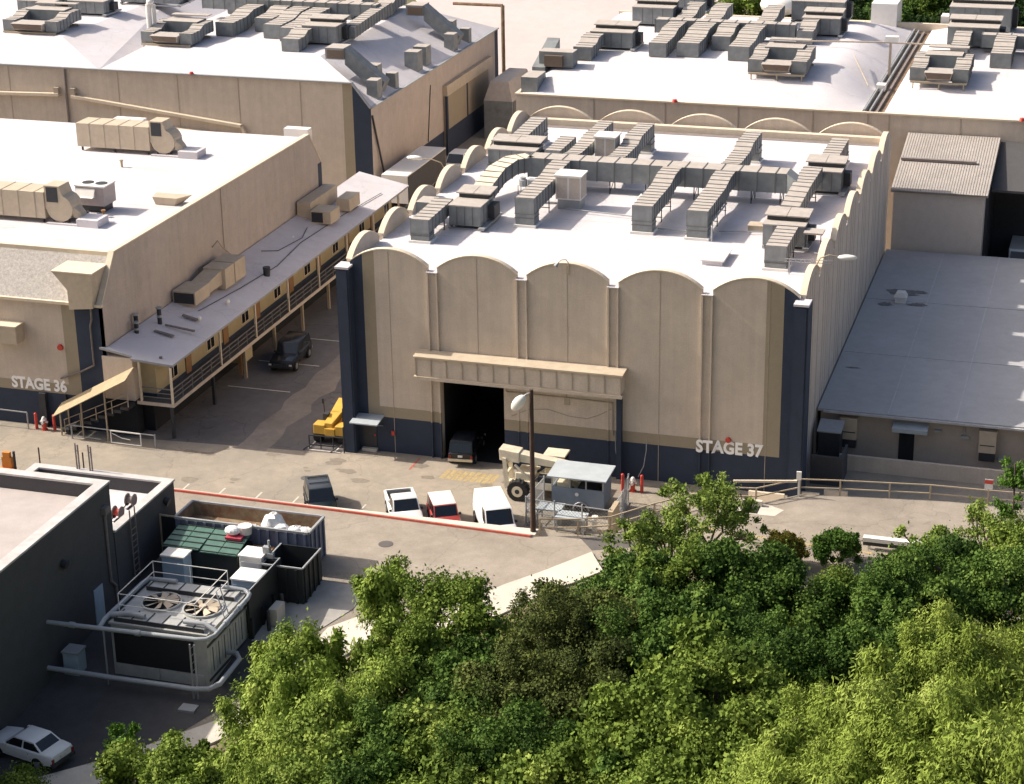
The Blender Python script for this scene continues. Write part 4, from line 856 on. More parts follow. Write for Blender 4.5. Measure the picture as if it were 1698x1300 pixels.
# ---------- rooftop machinery of the two far stages
def u_unit(label, x, y, zr, group, w=5.0):
    """air handler fed by two side ducts with a dark louvred intake box in front"""
    t = thing('air_handler', label, 'air handler', (x+w/2,y+3,zr), group=group)
    mb = MB(); mb.box(x+.9,x+w-.9,y+3.2,y+5.4,zr+.3,zr+1.9,0,top=1); part(t, 'cabinet', mb, GM)
    for x0 in (x, x+w-1.35):
        mb = MB(); duct_body(mb, [(x0+.67,y,zr+1.35),(x0+.67,y+2.0,zr+1.35),(x0+.67,y+3.0,zr+1.75),(x0+.67,y+5.2,zr+1.75)], 1.3, 1.1, .7); part(t, 'side_duct', mb, GM)
    mb = MB(); mb.box(x+1.36,x+w-1.36,y+.15,y+1.2,zr+.35,zr+1.2,0,top=1); mb.hexa([(x+1.5,y-.45,zr+.55),(x+w-1.5,y-.45,zr+.55),(x+w-1.5,y+.149,zr+.3),(x+1.5,y+.149,zr+.3),(x+1.3,y-.75,zr+1.15),(x+w-1.3,y-.75,zr+1.15),(x+w-1.3,y+.149,zr+1.2),(x+1.3,y+.149,zr+1.2)],1); ih = part(t, 'intake_hood', mb, GM)
    mb = MB(); mb.hexa([(x+1.55,y-.48,zr+.56),(x+w-1.55,y-.48,zr+.56),(x+w-1.55,y-.46,zr+.56),(x+1.55,y-.46,zr+.56),(x+1.38,y-.77,zr+1.12),(x+w-1.38,y-.77,zr+1.12),(x+w-1.38,y-.73,zr+1.12),(x+1.38,y-.73,zr+1.12)]); part(ih, 'louvre', mb, 'louvre')
    mb = MB()
    for yy in (y-.3, y+.9, y+4.5): mb.box(x+.1,x+w-.1,yy,yy+.14,zr+.1,zr+.26)
    for xx in (x+.3,x+w/2,x+w-.4): mb.box(xx,xx+.1,y-.28,y-.18,zr-.4,zr+.1)
    part(t, 'base_rail', mb, 'concrail')
    mb = MB(); mb.box(x+1.0,x+w-.5,y+5.0,y+5.9,zr+2.15,zr+2.25); part(t, 'hood', mb, 'galvtop')
    return t
def goose(label, x, y, zr, group, L=8.5, w=1.7, h=1.25, rise=.55):
    t = thing('roof_duct', label, 'duct', (x+w/2,y,zr), group=group)
    mb = MB(); duct_body(mb, [(x+w/2,y,zr+h+.12),(x+w/2,y+L*.4,zr+h+.15),(x+w/2,y+L*.6,zr+h+rise),(x+w/2,y+L,zr+h+rise)], w, h, .9); part(t, 'duct_run', mb, GM)
    mb = MB(); mb.box(x+.1,x+w-.1,y+.15,y+1.2,zr-.1,zr+.119); part(t, 'curb', mb, 'roofwarm')
    return t
GL, GR = 'rooftop machines on the far left stage', 'rooftop machines on the far right stage'
u_unit('u shaped duct unit with dark intake on the far left roof edge of the photo', -62.6, 63.2, 13.55, GL, 6.2)
u_unit('u shaped duct unit with dark intake and white stack, mid far left roof', -47.2, 63.6, 12.9, GL, 5.6)
for k, (x, y, L) in enumerate(((-41.6,69.2,9),(-38.6,72.2,7),(-36.3,69.2,9),(-34.0,68.0,10))):
    goose(('wide goosenecked duct, first right of the white stack unit','low goosenecked duct set back between its taller neighbours','goosenecked duct left of the pair by the ridge','goosenecked duct nearest the hooded ridge unit')[k], x, y, 12.9, GL, L, 1.9, 1.35)
t = thing('roof_duct', 'long main duct across the back of the far left roof', 'duct', (-38,78,13.3), group=GL)
mb = MB(); duct_body(mb, [(-47,78.2,15.3),(-27.0,77.6,15.3)], 1.4, 1.2, 1.3); part(t, 'duct_run', mb, GM)
for k, (x, y) in enumerate(((-45.5,80.5),(-41.5,80.5),(-37.0,80.4),(-33.0,80.4),(-29.5,81))):
    goose(('duct behind the long main run, far left one','duct behind the long main run, second','duct behind the long main run, middle','duct behind the long main run, fourth','duct behind the long main run, by the ridge')[k], x, y, 12.9, GL, 7, 1.8, 1.2)
air_handler('boxy air handler at the ridge end of the far left roof', -31.2, -27.6, 67.2, 70.2, 14.9, 12.9, GL)
goose('short low duct in front of the ridge air handler', -31.9, 63.6, 12.9, GL, 4.2, 1.8, 1.2)
duct('sloping duct climbing from the ridge air handler to the right', [(-27.2,69.5,14.4),(-27.0,74,14.8),(-26.8,79.5,15.2)], 1.3, 1.1, 12.9, group=GL)
for k, (x, y, w) in enumerate(((-66,72,4.5),(-60.5,73,4.2),(-68,78,6),(-58,80,7))):
    air_handler(('square unit behind the leftmost intake','long unit behind the leftmost intake','unit at the far upper left corner of the photo','pale topped unit left of the roof valley')[k], x, x+w, y, y+2.4, 15.2, 13.6, GL)
def slope_cluster(label, y, s=1.0):
    t = thing('slope_duct', label, 'duct', (-22,y,11.5), group=GL)
    mb = MB(); mb.hexa([(-24.0,y,12.7),(-20.6,y,9.9),(-20.6,y+1.5,9.9),(-24.0,y+1.5,12.7),(-24.0,y,14.3),(-20.0,y,11.2),(-20.0,y+1.5,11.2),(-24.0,y+1.5,14.3)]); part(t, 'sloped_run', mb, GM)
    mb = MB(); mb.box(-25.9,-24.0,y-.2,y+1.9,13.2,14.3,0,top=1); mb.box(-25.7,-24.05,y-.24,y-.2,13.3,14.1,3); part(t, 'intake_box', mb, GM+['louvre'])
    for (a, b, c, d, e) in ((-21.2,-20.1,y-1.7,y-.4,11.7),(-22.4,-21.3,y+1.6,y+2.9,12.4),(-21.0,-20.0,y+3.0,y+3.9,11.4)):
        mb = MB(); mb.box(a,b,c,d,9.8,e,0,top=1); part(t, 'riser_box', mb, GM)
    return t
slope_cluster('stepped duct boxes on the white roof slope nearest the corner', 60.4)
slope_cluster('stepped duct boxes at the far end of the white roof slope', 83.0)
for y, lab in ((70.6,'square vent box on the white slope, left one of two'),(73.2,'square vent box on the white slope, right one of two')):
    mb = MB(); mb.box(-21.7,-20.3,y,y+1.5,10,12.0,0,top=1); single('vent_box', mb, GM, lab, 'vent', (-21,y,10), 'square vents on the white slope')
mb = MB(); mb.cyl((-47.4,66,13),(-47.4,66,16.6),.28,n=12); mb.cyl((-47.0,66.4,13),(-47.0,66.4,16.5),.2,n=10); mb.ball((-47.2,66.1,16.8),.4,.4,.3); mb.box(-47.8,-46.7,65.6,66.7,12.8,13.4); single('vent_stack', mb, 'whitemetal', 'white twin vent stack on the far left roof', 'vent', (-47.2,66,13.3))
mb = MB(); mb.cyl((-19.2,95.6,0),(-19.2,95.6,12.2),.22,n=8); mb.tube([(-25,95.6,12.2),(-19.2,95.6,12.2)],.18,8); single('pipe_gantry', mb, 'rust', 'tall brown pipe frame at the far corner of the left stage', 'pipe', (-19.2,95.6,0))
t = thing('air_handler', 'big ribbed grey air unit standing in the alley end', 'air handler', (-15.4,92,0), group=GL)
mb = MB(); mb.box(-17.8,-14.6,84,92,0,4.2); mb.hexa([(-17.8,84,4.2),(-14.6,84,4.2),(-14.6,92,4.2),(-17.8,92,4.2),(-17.2,84.6,6.2),(-15.2,84.6,6.2),(-15.2,91.4,6.2),(-17.2,91.4,6.2)],1)
for i in range(8): mb.box(-14.6,-14.5,84.3+i*.95,84.8+i*.95,.2,4.1,2)
part(t, 'cabinet', mb, GM)
# far right stage, left roof
zr = 14.45
air_handler('hooded air handler at the left end of the far right roof', -0.6, 3.4, 64.2, 66.8, 16.2, zr, GR)
goose('short duct in front of the left hooded unit', -.9, 59.4, zr, GR, 4.6, 1.7, 1.1)
t = thing('slope_duct', 'stepped duct running down the left edge of the far right roof', 'duct', (-3,56,13), group=GR)
mb = MB(); mb.box(-3.5,-.3,57.0,58.6,zr-.2,zr+1.2,0,top=1); mb.hexa([(-4.0,56.4,13.1),(-2.8,56.4,13.1),(-2.8,61.5,14.6),(-4.0,61.5,14.6),(-4.0,56.4,14.3),(-2.8,56.4,14.3),(-2.8,61.5,16.0),(-4.0,61.5,16.0)]); mb.box(-3.9,-2.4,52.6,55.4,12.8,14.2,0,top=1)
mb.box(-2.9,-1.2,56.6,57.0,zr-.1,zr+.9,3); part(t, 'sloped_run', mb, GM+['louvre'])
for k, (x, y, L, w) in enumerate(((5.6,62,8.6,1.6),(8.1,62.6,8,2.0),(10.6,66.2,4.6,1.7),(13.0,62.0,8.6,1.9))):
    goose(('goosenecked duct right of the left hooded unit','wide goosenecked duct, second from that unit','short goosenecked duct set back toward the main run','goosenecked duct beside the intake unit')[k], x, y, zr, GR, L, w, 1.25)
t = thing('roof_duct', 'long main duct along the middle of the far right roof', 'duct', (11,71.5,zr), group=GR)
mb = MB(); duct_body(mb, [(4.0,71.4,16.3),(17.6,71.4,16.3)], 1.2, 1.3, 1.3); part(t, 'duct_run', mb, GM)
for k, (x, y) in enumerate(((5.2,74),(8.0,74),(13.2,74.2))): goose(('duct behind the far right main run, left one','duct behind the far right main run, middle one','duct behind the far right main run, right one')[k], x, y, zr, GR, 7, 1.6, 1.2)
u_unit('u shaped duct unit with dark intake in the middle of the far right roof', 15.8, 57.0, zr, GR, 5.2)
air_handler('big hooded unit behind the middle intake', 17.6, 21.2, 74.6, 77.0, 16.3, zr, GR)
air_handler('topmost hooded unit in front of the trees', 15.4, 20.6, 81.5, 84.5, 16.6, zr, GR)
goose('duct in front of the big hooded unit', 17.8, 70.6, zr, GR, 4.2, 1.5, 1.2)
air_handler('left unit near the top centre of the photo', 0.5, 4.6, 76.0, 78.6, 16.4, zr, GR)
air_handler('grey unit at the far back beside the cream roof', 2.0, 6.0, 84, 87, 16.9, zr, GR)
mb = MB(); mb.box(22.4,25.0,88.2,92.4,11.8,15.4); single('roof_house', mb, 'whitemetal', 'plain white roof house at the back in front of dark trees', 'box', (23.5,90,12))
mb = MB(); mb.box(29.2,31.6,90.2,92,12,14.0); single('roof_box', mb, 'whitemetal', 'small white box on the back wall above the gutter', 'box', (30,91,12))
mb = MB(); mb.ball((12.5,92,14.2),2.2,2.2,1.1,n=16); single('dome_vent', mb, 'whitemetal', 'shallow white dome in front of the trees', 'vent', (12.5,92,13.2), smooth=True)
# right roof
u_unit('u shaped duct unit with dark intake on the rightmost white roof', 30.0, 56.8, zr, GR, 5.0)
air_handler('big hooded unit at the back of the rightmost roof', 31.6, 36.2, 72.2, 75.2, 16.5, zr, GR)
air_handler('second hooded unit behind on the rightmost roof', 31.0, 36.8, 79.5, 82.5, 17.0, zr, GR)
goose('duct in front of the hooded unit on the rightmost roof', 32.4, 67.4, zr, GR, 5, 1.5, 1.2)
t = thing('roof_duct', 'main duct leaving the photo on the rightmost roof', 'duct', (42,71,zr), group=GR)
mb = MB(); duct_body(mb, [(34.8,71.2,16.2),(52,71.2,16.2)], 1.2, 1.2, 1.3); part(t, 'duct_run', mb, GM)
for k, (x, y) in enumerate(((36.2,64.2),(39.2,64.0),(38.4,74.5))): goose(('goosenecked duct left of the photo edge','goosenecked duct cut by the photo edge','upright duct by the upper photo edge')[k], x, y, zr, GR, 6.4, 1.8, 1.25)

# ---------- STAGE 36 roof machines
def scroll_fan(label, x0, x1, y, zr):
    t = thing('scroll_fan', label, 'fan unit', ((x0+x1)/2,y+1,zr), group='beige blower units on the stage 36 roof')
    mb = MB(); mb.box(x0,x1,y,y+2.1,zr+.35,zr+2.3)
    for q in np.arange(x0+1.2, x1-.3, 1.35): mb.box(q-.03,q+.03,y-.03,y+2.13,zr+.34,zr+2.33,1)
    part(t, 'plenum', mb, ['beigemetal','joint'])
    mb = MB(); xc, zc = x1+1.15, zr+1.25
    pr = [(xc-1.12,zc+1.55),(xc-1.12,zc-.2)]+[(xc+1.05*math.cos(a)*1.0, zc-.1+1.0*math.sin(a)) for a in np.linspace(math.pi*1.05, math.pi*2.4, 14)]+[(xc+.1,zc+1.55)]
    mb.prism(pr, 'y', y+.1, y+1.6); h = part(t, 'scroll_housing', mb, 'beigemetal')
    mb = MB(); mb.box(xc-.95,xc-.05,y+.06,y+.1,zc+.35,zc+1.45); part(h, 'outlet', mb, 'dark')
    mb = MB(); mb.hexa([(xc+1.0,y+.3,zr+.5),(xc+1.7,y+.5,zr+.35),(xc+1.7,y+1.2,zr+.35),(xc+1.0,y+1.4,zr+.5),(xc+.9,y+.3,zr+1.35),(xc+1.5,y+.5,zr+.8),(xc+1.5,y+1.2,zr+.8),(xc+.9,y+1.4,zr+1.35)]); part(t, 'motor_cowl', mb, 'beigemetal')
    for q in (x0+.3,(x0+x1)/2,x1-.3,xc-.6,xc+.6,xc+1.5):
        mb = MB(); mb.box(q-.06,q+.06,y+.2,y+.35,zr-.02,zr+.4); part(t, 'leg', mb, 'dark')
    mb = MB(); mb.box(xc-1.0,xc+2.4,y-.2,y+2.0,zr-.02,zr+.1,1); mb.box(xc+1.5,xc+3.2,y-.3,y+1.4,zr-.02,zr+.55,1); part(t, 'roof_pad', mb, ['dark','roofwhite'])
z36 = 12.28
scroll_fan('far beige blower with long plenum on the low white roof', -34.2, -27.6, 26.4, z36-.1)
scroll_fan('near beige blower cut by the left photo edge', -40.0, -25.9, 6.4, z36)
t = thing('cooling_unit', 'small grey condenser on the low white roof behind the near blower', 'condenser', (-23.9,10.6,z36))
mb = MB(); mb.box(-25.2,-22.9,9.8,11.6,z36+.5,z36+1.9); mb.box(-25.26,-22.84,9.74,11.66,z36+1.9,z36+2.0,1); mb.hexa([(-25.1,9.3,z36+1.2),(-23.6,9.3,z36+1.2),(-23.6,9.79,z36+1.2),(-25.1,9.79,z36+1.2),(-25.1,9.5,z36+1.25),(-23.6,9.5,z36+1.25),(-23.6,9.79,z36+1.8),(-25.1,9.79,z36+1.8)],1)
part(t, 'cabinet', mb, [mat('pinkish_grey_metal', (0.38,0.33,0.33), 0.6, 0.1, 3),'whitemetal'])
mb = MB(); mb.box(-25.0,-23.1,10.0,11.4,z36-.05,z36+.5); part(t, 'stand', mb, 'dark')
for x in (-24.6,-23.5):
    mb = MB(); mb.cyl((x,10.7,z36+2.0),(x,10.7,z36+2.03),.45,n=16); part(t, 'fan', mb, 'dark')
mb = MB(); mb.hexa([(-20.4,13.0,z36-.1),(-18.9,13.0,z36-.1),(-18.7,14.0,z36-.1),(-20.6,14.0,z36-.1),(-20.6,12.9,z36+.55),(-18.6,12.9,z36+.55),(-17.9,14.2,z36+.55),(-20.9,14.2,z36+.55)]); single('roof_vent', mb, 'beigemetal', 'low beige vent box near the edge of the low white roof', 'vent', (-19.6,13.5,z36))
for k, (x, y, lab) in enumerate(((-28.1,22.4,'small orange pipe stub by the far blower'),(-23.6,8.4,'small dark pipe stub beside the near blower'),(-22.6,9.0,'small brown pipe stub in front of the condenser'))):
    mb = MB(); mb.cyl((x,y,z36-.1),(x,y,z36+.4),.1,n=8); mb.cyl((x,y,z36+.4),(x,y,z36+.5),.17,n=8); single('pipe_stub', mb, ('concrail','dark','brownwood')[k], lab, 'pipe', (x,y,z36), 'pipe stubs on the low white roof')
for (x0,x1,y,lab) in ((-36,-33.2,36.0,'flat pale hatch at the far left of the low roof edge'),(-20,-17.8,36.2,'flat pale hatch at the far right of the low roof edge')):
    mb = MB(); mb.box(x0,x1,y,y+.9,11.4,12.5); single('roof_hatch', mb, 'carcream', lab, 'hatch', (x0,y,12))
# ---------- annex roof machines
def annex_ac(label, y, s, mir=False):
    zr_ = 6.1; t = thing('air_conditioner', label, 'air conditioner', (-16,y,zr_), group='beige air conditioners on the annex roof')
    mb = MB(); mb.box(-17.1,-15.3,y,y+2.4*s,zr_+.15,zr_+1.15); mb.box(-17.0,-15.4,y-.03,y+.001,zr_+.25,zr_+1.05,1); part(t, 'intake_box', mb, ['beigemetal','dark'])
    mb = MB(); mb.hexa([(-16.9,y+2.4*s,zr_+.2),(-15.5,y+2.4*s,zr_+.2),(-15.2,y+4.4*s,zr_+.4),(-16.6,y+4.4*s,zr_+.4),(-16.9,y+2.4*s,zr_+1.0),(-15.5,y+2.4*s,zr_+1.0),(-15.2,y+4.4*s,zr_+1.5),(-16.6,y+4.4*s,zr_+1.5)]); part(t, 'transition', mb, 'beigemetal')
    mb = MB(); mb.box(-16.7,-14.9,y+4.4*s,y+8.0*s,zr_+.05,zr_+1.6); mb.box(-16.75,-14.85,y+6.0*s,y+6.1*s,zr_+.04,zr_+1.65,1); part(t, 'cabinet', mb, ['beigemetal','joint'])
annex_ac('long beige air conditioner on the near part of the annex roof', 8.2, 1.0)
t = thing('air_conditioner', 'beige and black air conditioner by the wall at the far end of the annex roof', 'air conditioner', (-16.5,33,6.1), group='beige air conditioners on the annex roof')
mb = MB(); mb.box(-17.1,-15.9,31.5,37.5,6.1,7.5); part(t, 'duct', mb, 'beigemetal'); mb = MB(); mb.box(-15.7,-13.9,31.0,33.0,5.95,7.0); mb.box(-15.6,-14.6,30.97,31.0,6.05,6.9,1); part(t, 'cabinet', mb, ['beigemetal','dark']); mb = MB(); mb.box(-15.0,-13.8,35,37.4,5.95,7.0); part(t, 'cabinet', mb, 'beigemetal')
for k, (x, y, lab) in enumerate(((-17.0,2.2,'black banded flue at the near edge of the annex roof'),(-16.75,1.7,'short black banded flue in front of the other two'),(-16.2,4.2,'black banded flue set back from the annex roof edge'))):
    t = thing('roof_flue', lab, 'flue', (x,y,6.15), group='black flues on the annex roof')
    h = (1.3,.9,1.2)[k]; mb = MB(); mb.cyl((x,y,6.1),(x,y,6.1+h),.16,n=12); part(t, 'pipe', mb, 'dark'); mb = MB(); mb.cyl((x,y,6.1+h*.45),(x,y,6.1+h*.6),.185,n=12); mb.cyl((x,y,6.1+h),(x,y,6.2+h),.22,n=12); part(t, 'band', mb, 'steel')
for k, (x, y, lab) in enumerate(((-14.3,6.6,'tiny white vent cap near the long patch on the annex roof'),(-13.9,10.6,'tiny white vent cap below the long annex air conditioner'),(-15.6,26.8,'white vent caps beside the far annex air conditioner'))):
    mb = MB(); mb.ball((x,y,5.9),.2,.2,.2,n=10,k=6); mb.cyl((x,y,5.6),(x,y,5.85),.08,n=8)
    single('roof_vent', mb, 'whitemetal', lab, 'vent', (x,y,5.7), 'white vent caps on the annex roof')
mb = MB(); mb.cyl((-13.9,17.8,5.6),(-13.9,17.8,6.35),.24,.3,12); single('roof_bucket', mb, 'dark', 'dark round bin standing alone on the annex roof', 'bin', (-13.9,17.8,5.7))
mb = MB(); pts = [(-15.0,8,5.95),(-14.4,14,5.83),(-14.0,20,5.76),(-14.5,26,5.85),(-14.2,34,5.8),(-13.6,42,5.68)]; mb.tube(pts,.03,6); mb.tube([(-16.2,22,6.2),(-15.2,23,6.0),(-14.8,27,5.92),(-15.4,29.5,6.03)],.03,6)
single('roof_cable', mb, 'dark', 'thin black cable snaking along the annex roof', 'cable', (-14.5,20,5.8))

# ================================================================== VEHICLES
def inset_quad(a, b, c, d, e, off):
    a, b, c, d = map(Vector, (a, b, c, d)); ctr = (a+b+c+d)/4; n = (b-a).cross(d-a).normalized()
    w = (b-a).length; h = (d-a).length; eu, ev = min(.45, e/w), min(.45, e/h)
    def at(u, v): return a*(1-u)*(1-v)+b*u*(1-v)+c*u*v+d*(1-u)*v
    return [at(eu,ev)+n*off, at(1-eu,ev)+n*off, at(1-eu,1-ev)+n*off, at(eu,1-ev)+n*off]
def vehicle(name, label, cat, loc, heading, paint, L, Wd, H, prof, gh, wheels, wr=.33, belt=.95, zb=.3, roof=None, group=None, side_split=(), rear_window=True, side_glass=True, bed=None, grille='dark', wroof=.82, lower=None, rimmat='rim', side_to=None):
    t = thing(name, label, cat, loc, heading, group, local=True); w = Wd/2
    mb = MB(); st = prof; k = 0; ring = 12; o = 0
    for x, zt in st:
        fr = abs(x)/(L/2); ww = w*(1-.10*max(0, (fr-.72)/.28)**2); zl = zb+.10*max(0, (fr-.8)/.2)
        half = [(.80,zl),(.97,zl+.08),(1.0,zl+.28),(1.0,zt-.22),(.965,zt-.07),(.86,zt)]
        for s_, z_ in half: mb.v.append((x,-ww*s_,z_))
        for s_, z_ in reversed(half): mb.v.append((x,ww*s_,z_))
    for i in range(len(st)-1):
        for q in range(ring):
            r_ = (q+1) % ring; mb.f.append([i*ring+q,i*ring+r_,(i+1)*ring+r_,(i+1)*ring+q]); mb.m.append(1 if (lower and q in (0,1,9,10,11)) else 0)
    mb.f.append(list(range(ring))); mb.m.append(0); mb.f.append([(len(st)-1)*ring+q for q in range(ring)]); mb.m.append(0)
    part(t, 'body', mb, [paint, lower or paint], smooth=True)
    xa0, xa1, xc1, xc0 = gh; wb = w*.90; wt = w*wroof; zt = H
    zA = np.interp(xa0, [p[0] for p in st], [p[1] for p in st])-.02; zC = np.interp(xc0, [p[0] for p in st], [p[1] for p in st])-.02
    A = [(xa0,-wb,zA),(xa0,wb,zA)]; B_ = [(xa1,-wt,zt-.05),(xa1,wt,zt-.05)]; C = [(xc1,-wt,zt-.05),(xc1,wt,zt-.05)]; Dd = [(xc0,-wb,zC),(xc0,wb,zC)]
    mb = MB(); mb.v = A+B_+C+Dd+[(xa1-.12,-wt*.8,zt),(xa1-.12,wt*.8,zt),(xc1+.1,-wt*.8,zt),(xc1+.1,wt*.8,zt)]
    fs = [((0,1,3,2),0),((7,6,4,5),0),((0,2,4,6),0),((1,7,5,3),0),((2,3,9,8),1),((5,4,10,11),1),((2,8,10,4),1),((3,5,11,9),1),((8,9,11,10),1)]
    for q, mi in fs: mb.f.append(list(q)); mb.m.append(mi)
    part(t, 'cabin', mb, [paint, roof or paint], smooth=True)
    g_ = MB(); g_.add(inset_quad(A[0],A[1],B_[1],B_[0],.07,.012), [(0,1,2,3)])
    part(t, 'windscreen', g_, 'glass')
    if rear_window:
        g_ = MB(); g_.add(inset_quad(Dd[1],Dd[0],C[0],C[1],.10,.012), [(0,1,2,3)]); part(t, 'rear_window', g_, 'glass')
    if side_glass:
        for s in (0, 1):
            a, b, c, d = Vector(A[s]), Vector(B_[s]), Vector(C[s]), Vector(Dd[s])
            cuts = [0]+list(side_split)+[side_to or 1]
            for u0, u1 in zip(cuts[:-1], cuts[1:]):
                bl, br = a.lerp(d,u0), a.lerp(d,u1); tl_, tr_ = b.lerp(c,u0), b.lerp(c,u1)
                q = [bl,br,tr_,tl_] if s == 1 else [br,bl,tl_,tr_]
                q = inset_quad(*q,.07,.012); n = (q[1]-q[0]).cross(q[3]-q[0])
                if n.y*(1 if s else -1) < 0: q = [v+Vector((0,(.024 if s else -.024),0)) for v in q]
                g_ = MB(); g_.add(q, [(0,1,2,3)]); part(t, 'side_window', g_, 'glass')
    for x in wheels:
        for s in (-1, 1):
            mb = MB(); mb.cyl((x,s*(w-.24),wr),(x,s*(w+.0),wr),wr,n=20); wh = part(t, 'wheel', mb, 'rubber')
            mb = MB(); mb.cyl((x,s*(w+.0),wr),(x,s*(w+.018),wr),wr*.62,n=16); mb.cyl((x,s*(w+.018),wr),(x,s*(w+.03),wr),wr*.2,n=8); part(wh, 'rim', mb, rimmat)
            mb = MB(); mb.cyl((x,s*(w-.2),wr+.02),(x,s*(w+.002),wr+.02),wr*1.17,n=22); part(t, 'wheel_arch', mb, 'black')
    xf, xr = st[0][0], st[-1][0]; zf, zr2 = st[0][1], st[-1][1]
    for s in (-1, 1):
        mb = MB(); mb.box(xf-.03,xf+.035,s*w*.82-.13,s*w*.82+.08,zf-.24,zf-.1); part(t, 'headlight', mb, 'lampwhite')
        mb = MB(); mb.box(xr-.035,xr+.03,s*w*.82-.09,s*w*.82+.07,zr2-.42,zr2-.12); part(t, 'tail_light', mb, 'lampred')
        mb = MB(); mb.box(xa0-.33,xa0-.22,s*w*.95 if s > 0 else s*w*.95-.15,s*w*.95+.15 if s > 0 else s*w*.95,belt-.02,belt+.11); part(t, 'mirror', mb, 'dark' if paint != 'carwhite' or cat != 'car' else paint)
    mb = MB(); mb.box(xf-.05,xf+.02,-w*.6,w*.6,zf-.27,zf-.08); part(t, 'grille', mb, grille)
    mb = MB(); mb.box(xf-.1,xf+.09,-w*.93,w*.93,zb+.1,zb+.28); part(t, 'bumper', mb, 'dark' if grille == 'dark' else 'chrome')
    mb = MB(); mb.box(xr-.1,xr+.1,-w*.93,w*.93,zb+.1,zb+.28); part(t, 'bumper', mb, 'dark' if cat == 'car' else 'chrome')
    mb = MB(); mb.box(xr-.055,xr-.03,-.16,.16,zb+.38,zb+.52); part(t, 'number_plate', mb, 'plate')
    if bed:
        x0, x1, z1 = bed; mb = MB(); mb.box(x0,x1,-w*.80,w*.80,z1-.05,z1+.012); part(t, 'bed_liner', mb, 'black')
        mb = MB()
        for s in (-1, 1): mb.box(x0-.05,x1+.02,s*w*.90-.07,s*w*.90+.07,z1-.02,z1+.11)
        mb.box(x0-.12,x0-.02,-w*.9,w*.9,z1-.02,z1+.10); part(t, 'bed_rail', mb, paint)
    return t
DV = math.atan2(-.87, .49)
vehicle('pickup_truck','white pickup truck with empty dark bed, leftmost of the three at the red kerb','truck',(7.45,-10.2,0),DV,'carwhite',5.0,1.92,1.78,
    [(2.5,.82),(2.42,.98),(1.1,1.08),(.9,1.1),(-.4,1.1),(-.6,1.06),(-2.4,1.06),(-2.5,1.0)],(1.0,.35,-.5,-.72),(1.55,-1.55),.36,1.1,.38,bed=(-2.36,-.8,1.07),wroof=.80,grille='chrome')
vehicle('suv','faded red suv with white roof between the white pickup and white van','suv',(10.2,-10.45,0),DV,'carred',4.1,1.72,1.72,
    [(2.05,.80),(1.98,.96),(.75,1.05),(.6,1.06),(-1.9,1.04),(-2.05,.98)],(.72,.2,-1.85,-2.0),(1.25,-1.25),.34,1.04,.36,roof='carcream',side_split=(.36,.68),wroof=.84)
vehicle('van','white passenger van parked by the utility pole','van',(13.4,-10.15,0),DV,'carwhite',5.1,2.0,2.05,
    [(2.55,.78),(2.46,1.0),(1.75,1.16),(1.6,1.18),(-2.35,1.18),(-2.55,1.1)],(1.72,1.0,-2.3,-2.5),(1.6,-1.6),.36,1.2,.34,side_split=(.27,),side_to=.275,wroof=.84,rear_window=False)
vehicle('station_wagon','dark blue green car parked alone at the red kerb','car',(1.75,-10.15,0),DV,'carnavy',4.5,1.85,1.74,
    [(2.25,.74),(2.15,.90),(1.0,1.02),(.85,1.03),(-2.0,1.0),(-2.25,.94)],(1.0,.3,-1.8,-2.15),(1.35,-1.35),.33,1.0,.3,side_split=(.36,.68),wroof=.80,roof='cargrey')
vehicle('suv','dark suv with red tail lights parked half inside the stage doorway','suv',(7.85,.95,0),R(97),'carblack',4.4,1.8,1.72,
    [(2.2,.80),(2.1,.96),(.9,1.04),(.7,1.05),(-2.0,1.03),(-2.2,.95)],(.85,.3,-1.85,-2.12),(1.35,-1.35),.34,1.02,.34,side_split=(.36,.68),wroof=.84)
vehicle('suv','black suv driving out of the shaded alley','suv',(-10.75,14.4,0),R(-86),'carblack',4.8,1.95,1.85,
    [(2.4,.86),(2.3,1.04),(1.0,1.12),(.8,1.13),(-2.2,1.10),(-2.4,1.0)],(1.0,.4,-2.0,-2.3),(1.5,-1.5),.37,1.1,.36,side_split=(.33,.66),wroof=.84)
vehicle('sedan','white four door sedan in the shaded lower left corner','car',(-1.62,-40.85,gz(-40.85)-.02),R(167.5),'carwhite',4.45,1.75,1.43,
    [(2.22,.66),(2.1,.78),(1.5,.88),(1.05,.95),(.9,.96),(-1.4,.99),(-1.55,1.0),(-2.1,.98),(-2.22,.9)],(1.05,.3,-.95,-1.62),(1.38,-1.28),.31,.96,.26,side_split=(.5,),wroof=.74)
wagon = next(o for o in COL.objects if o.name.startswith('station_wagon'))
for x in (-.4, -1.3):
    mb = MB(); mb.bar((x,-.62,1.80),(x,.62,1.80),.05); mb.box(x-.03,x+.03,-.62,-.57,1.68,1.8); mb.box(x-.03,x+.03,.57,.62,1.68,1.8); part(wagon, 'roof_bar', mb, 'dark')
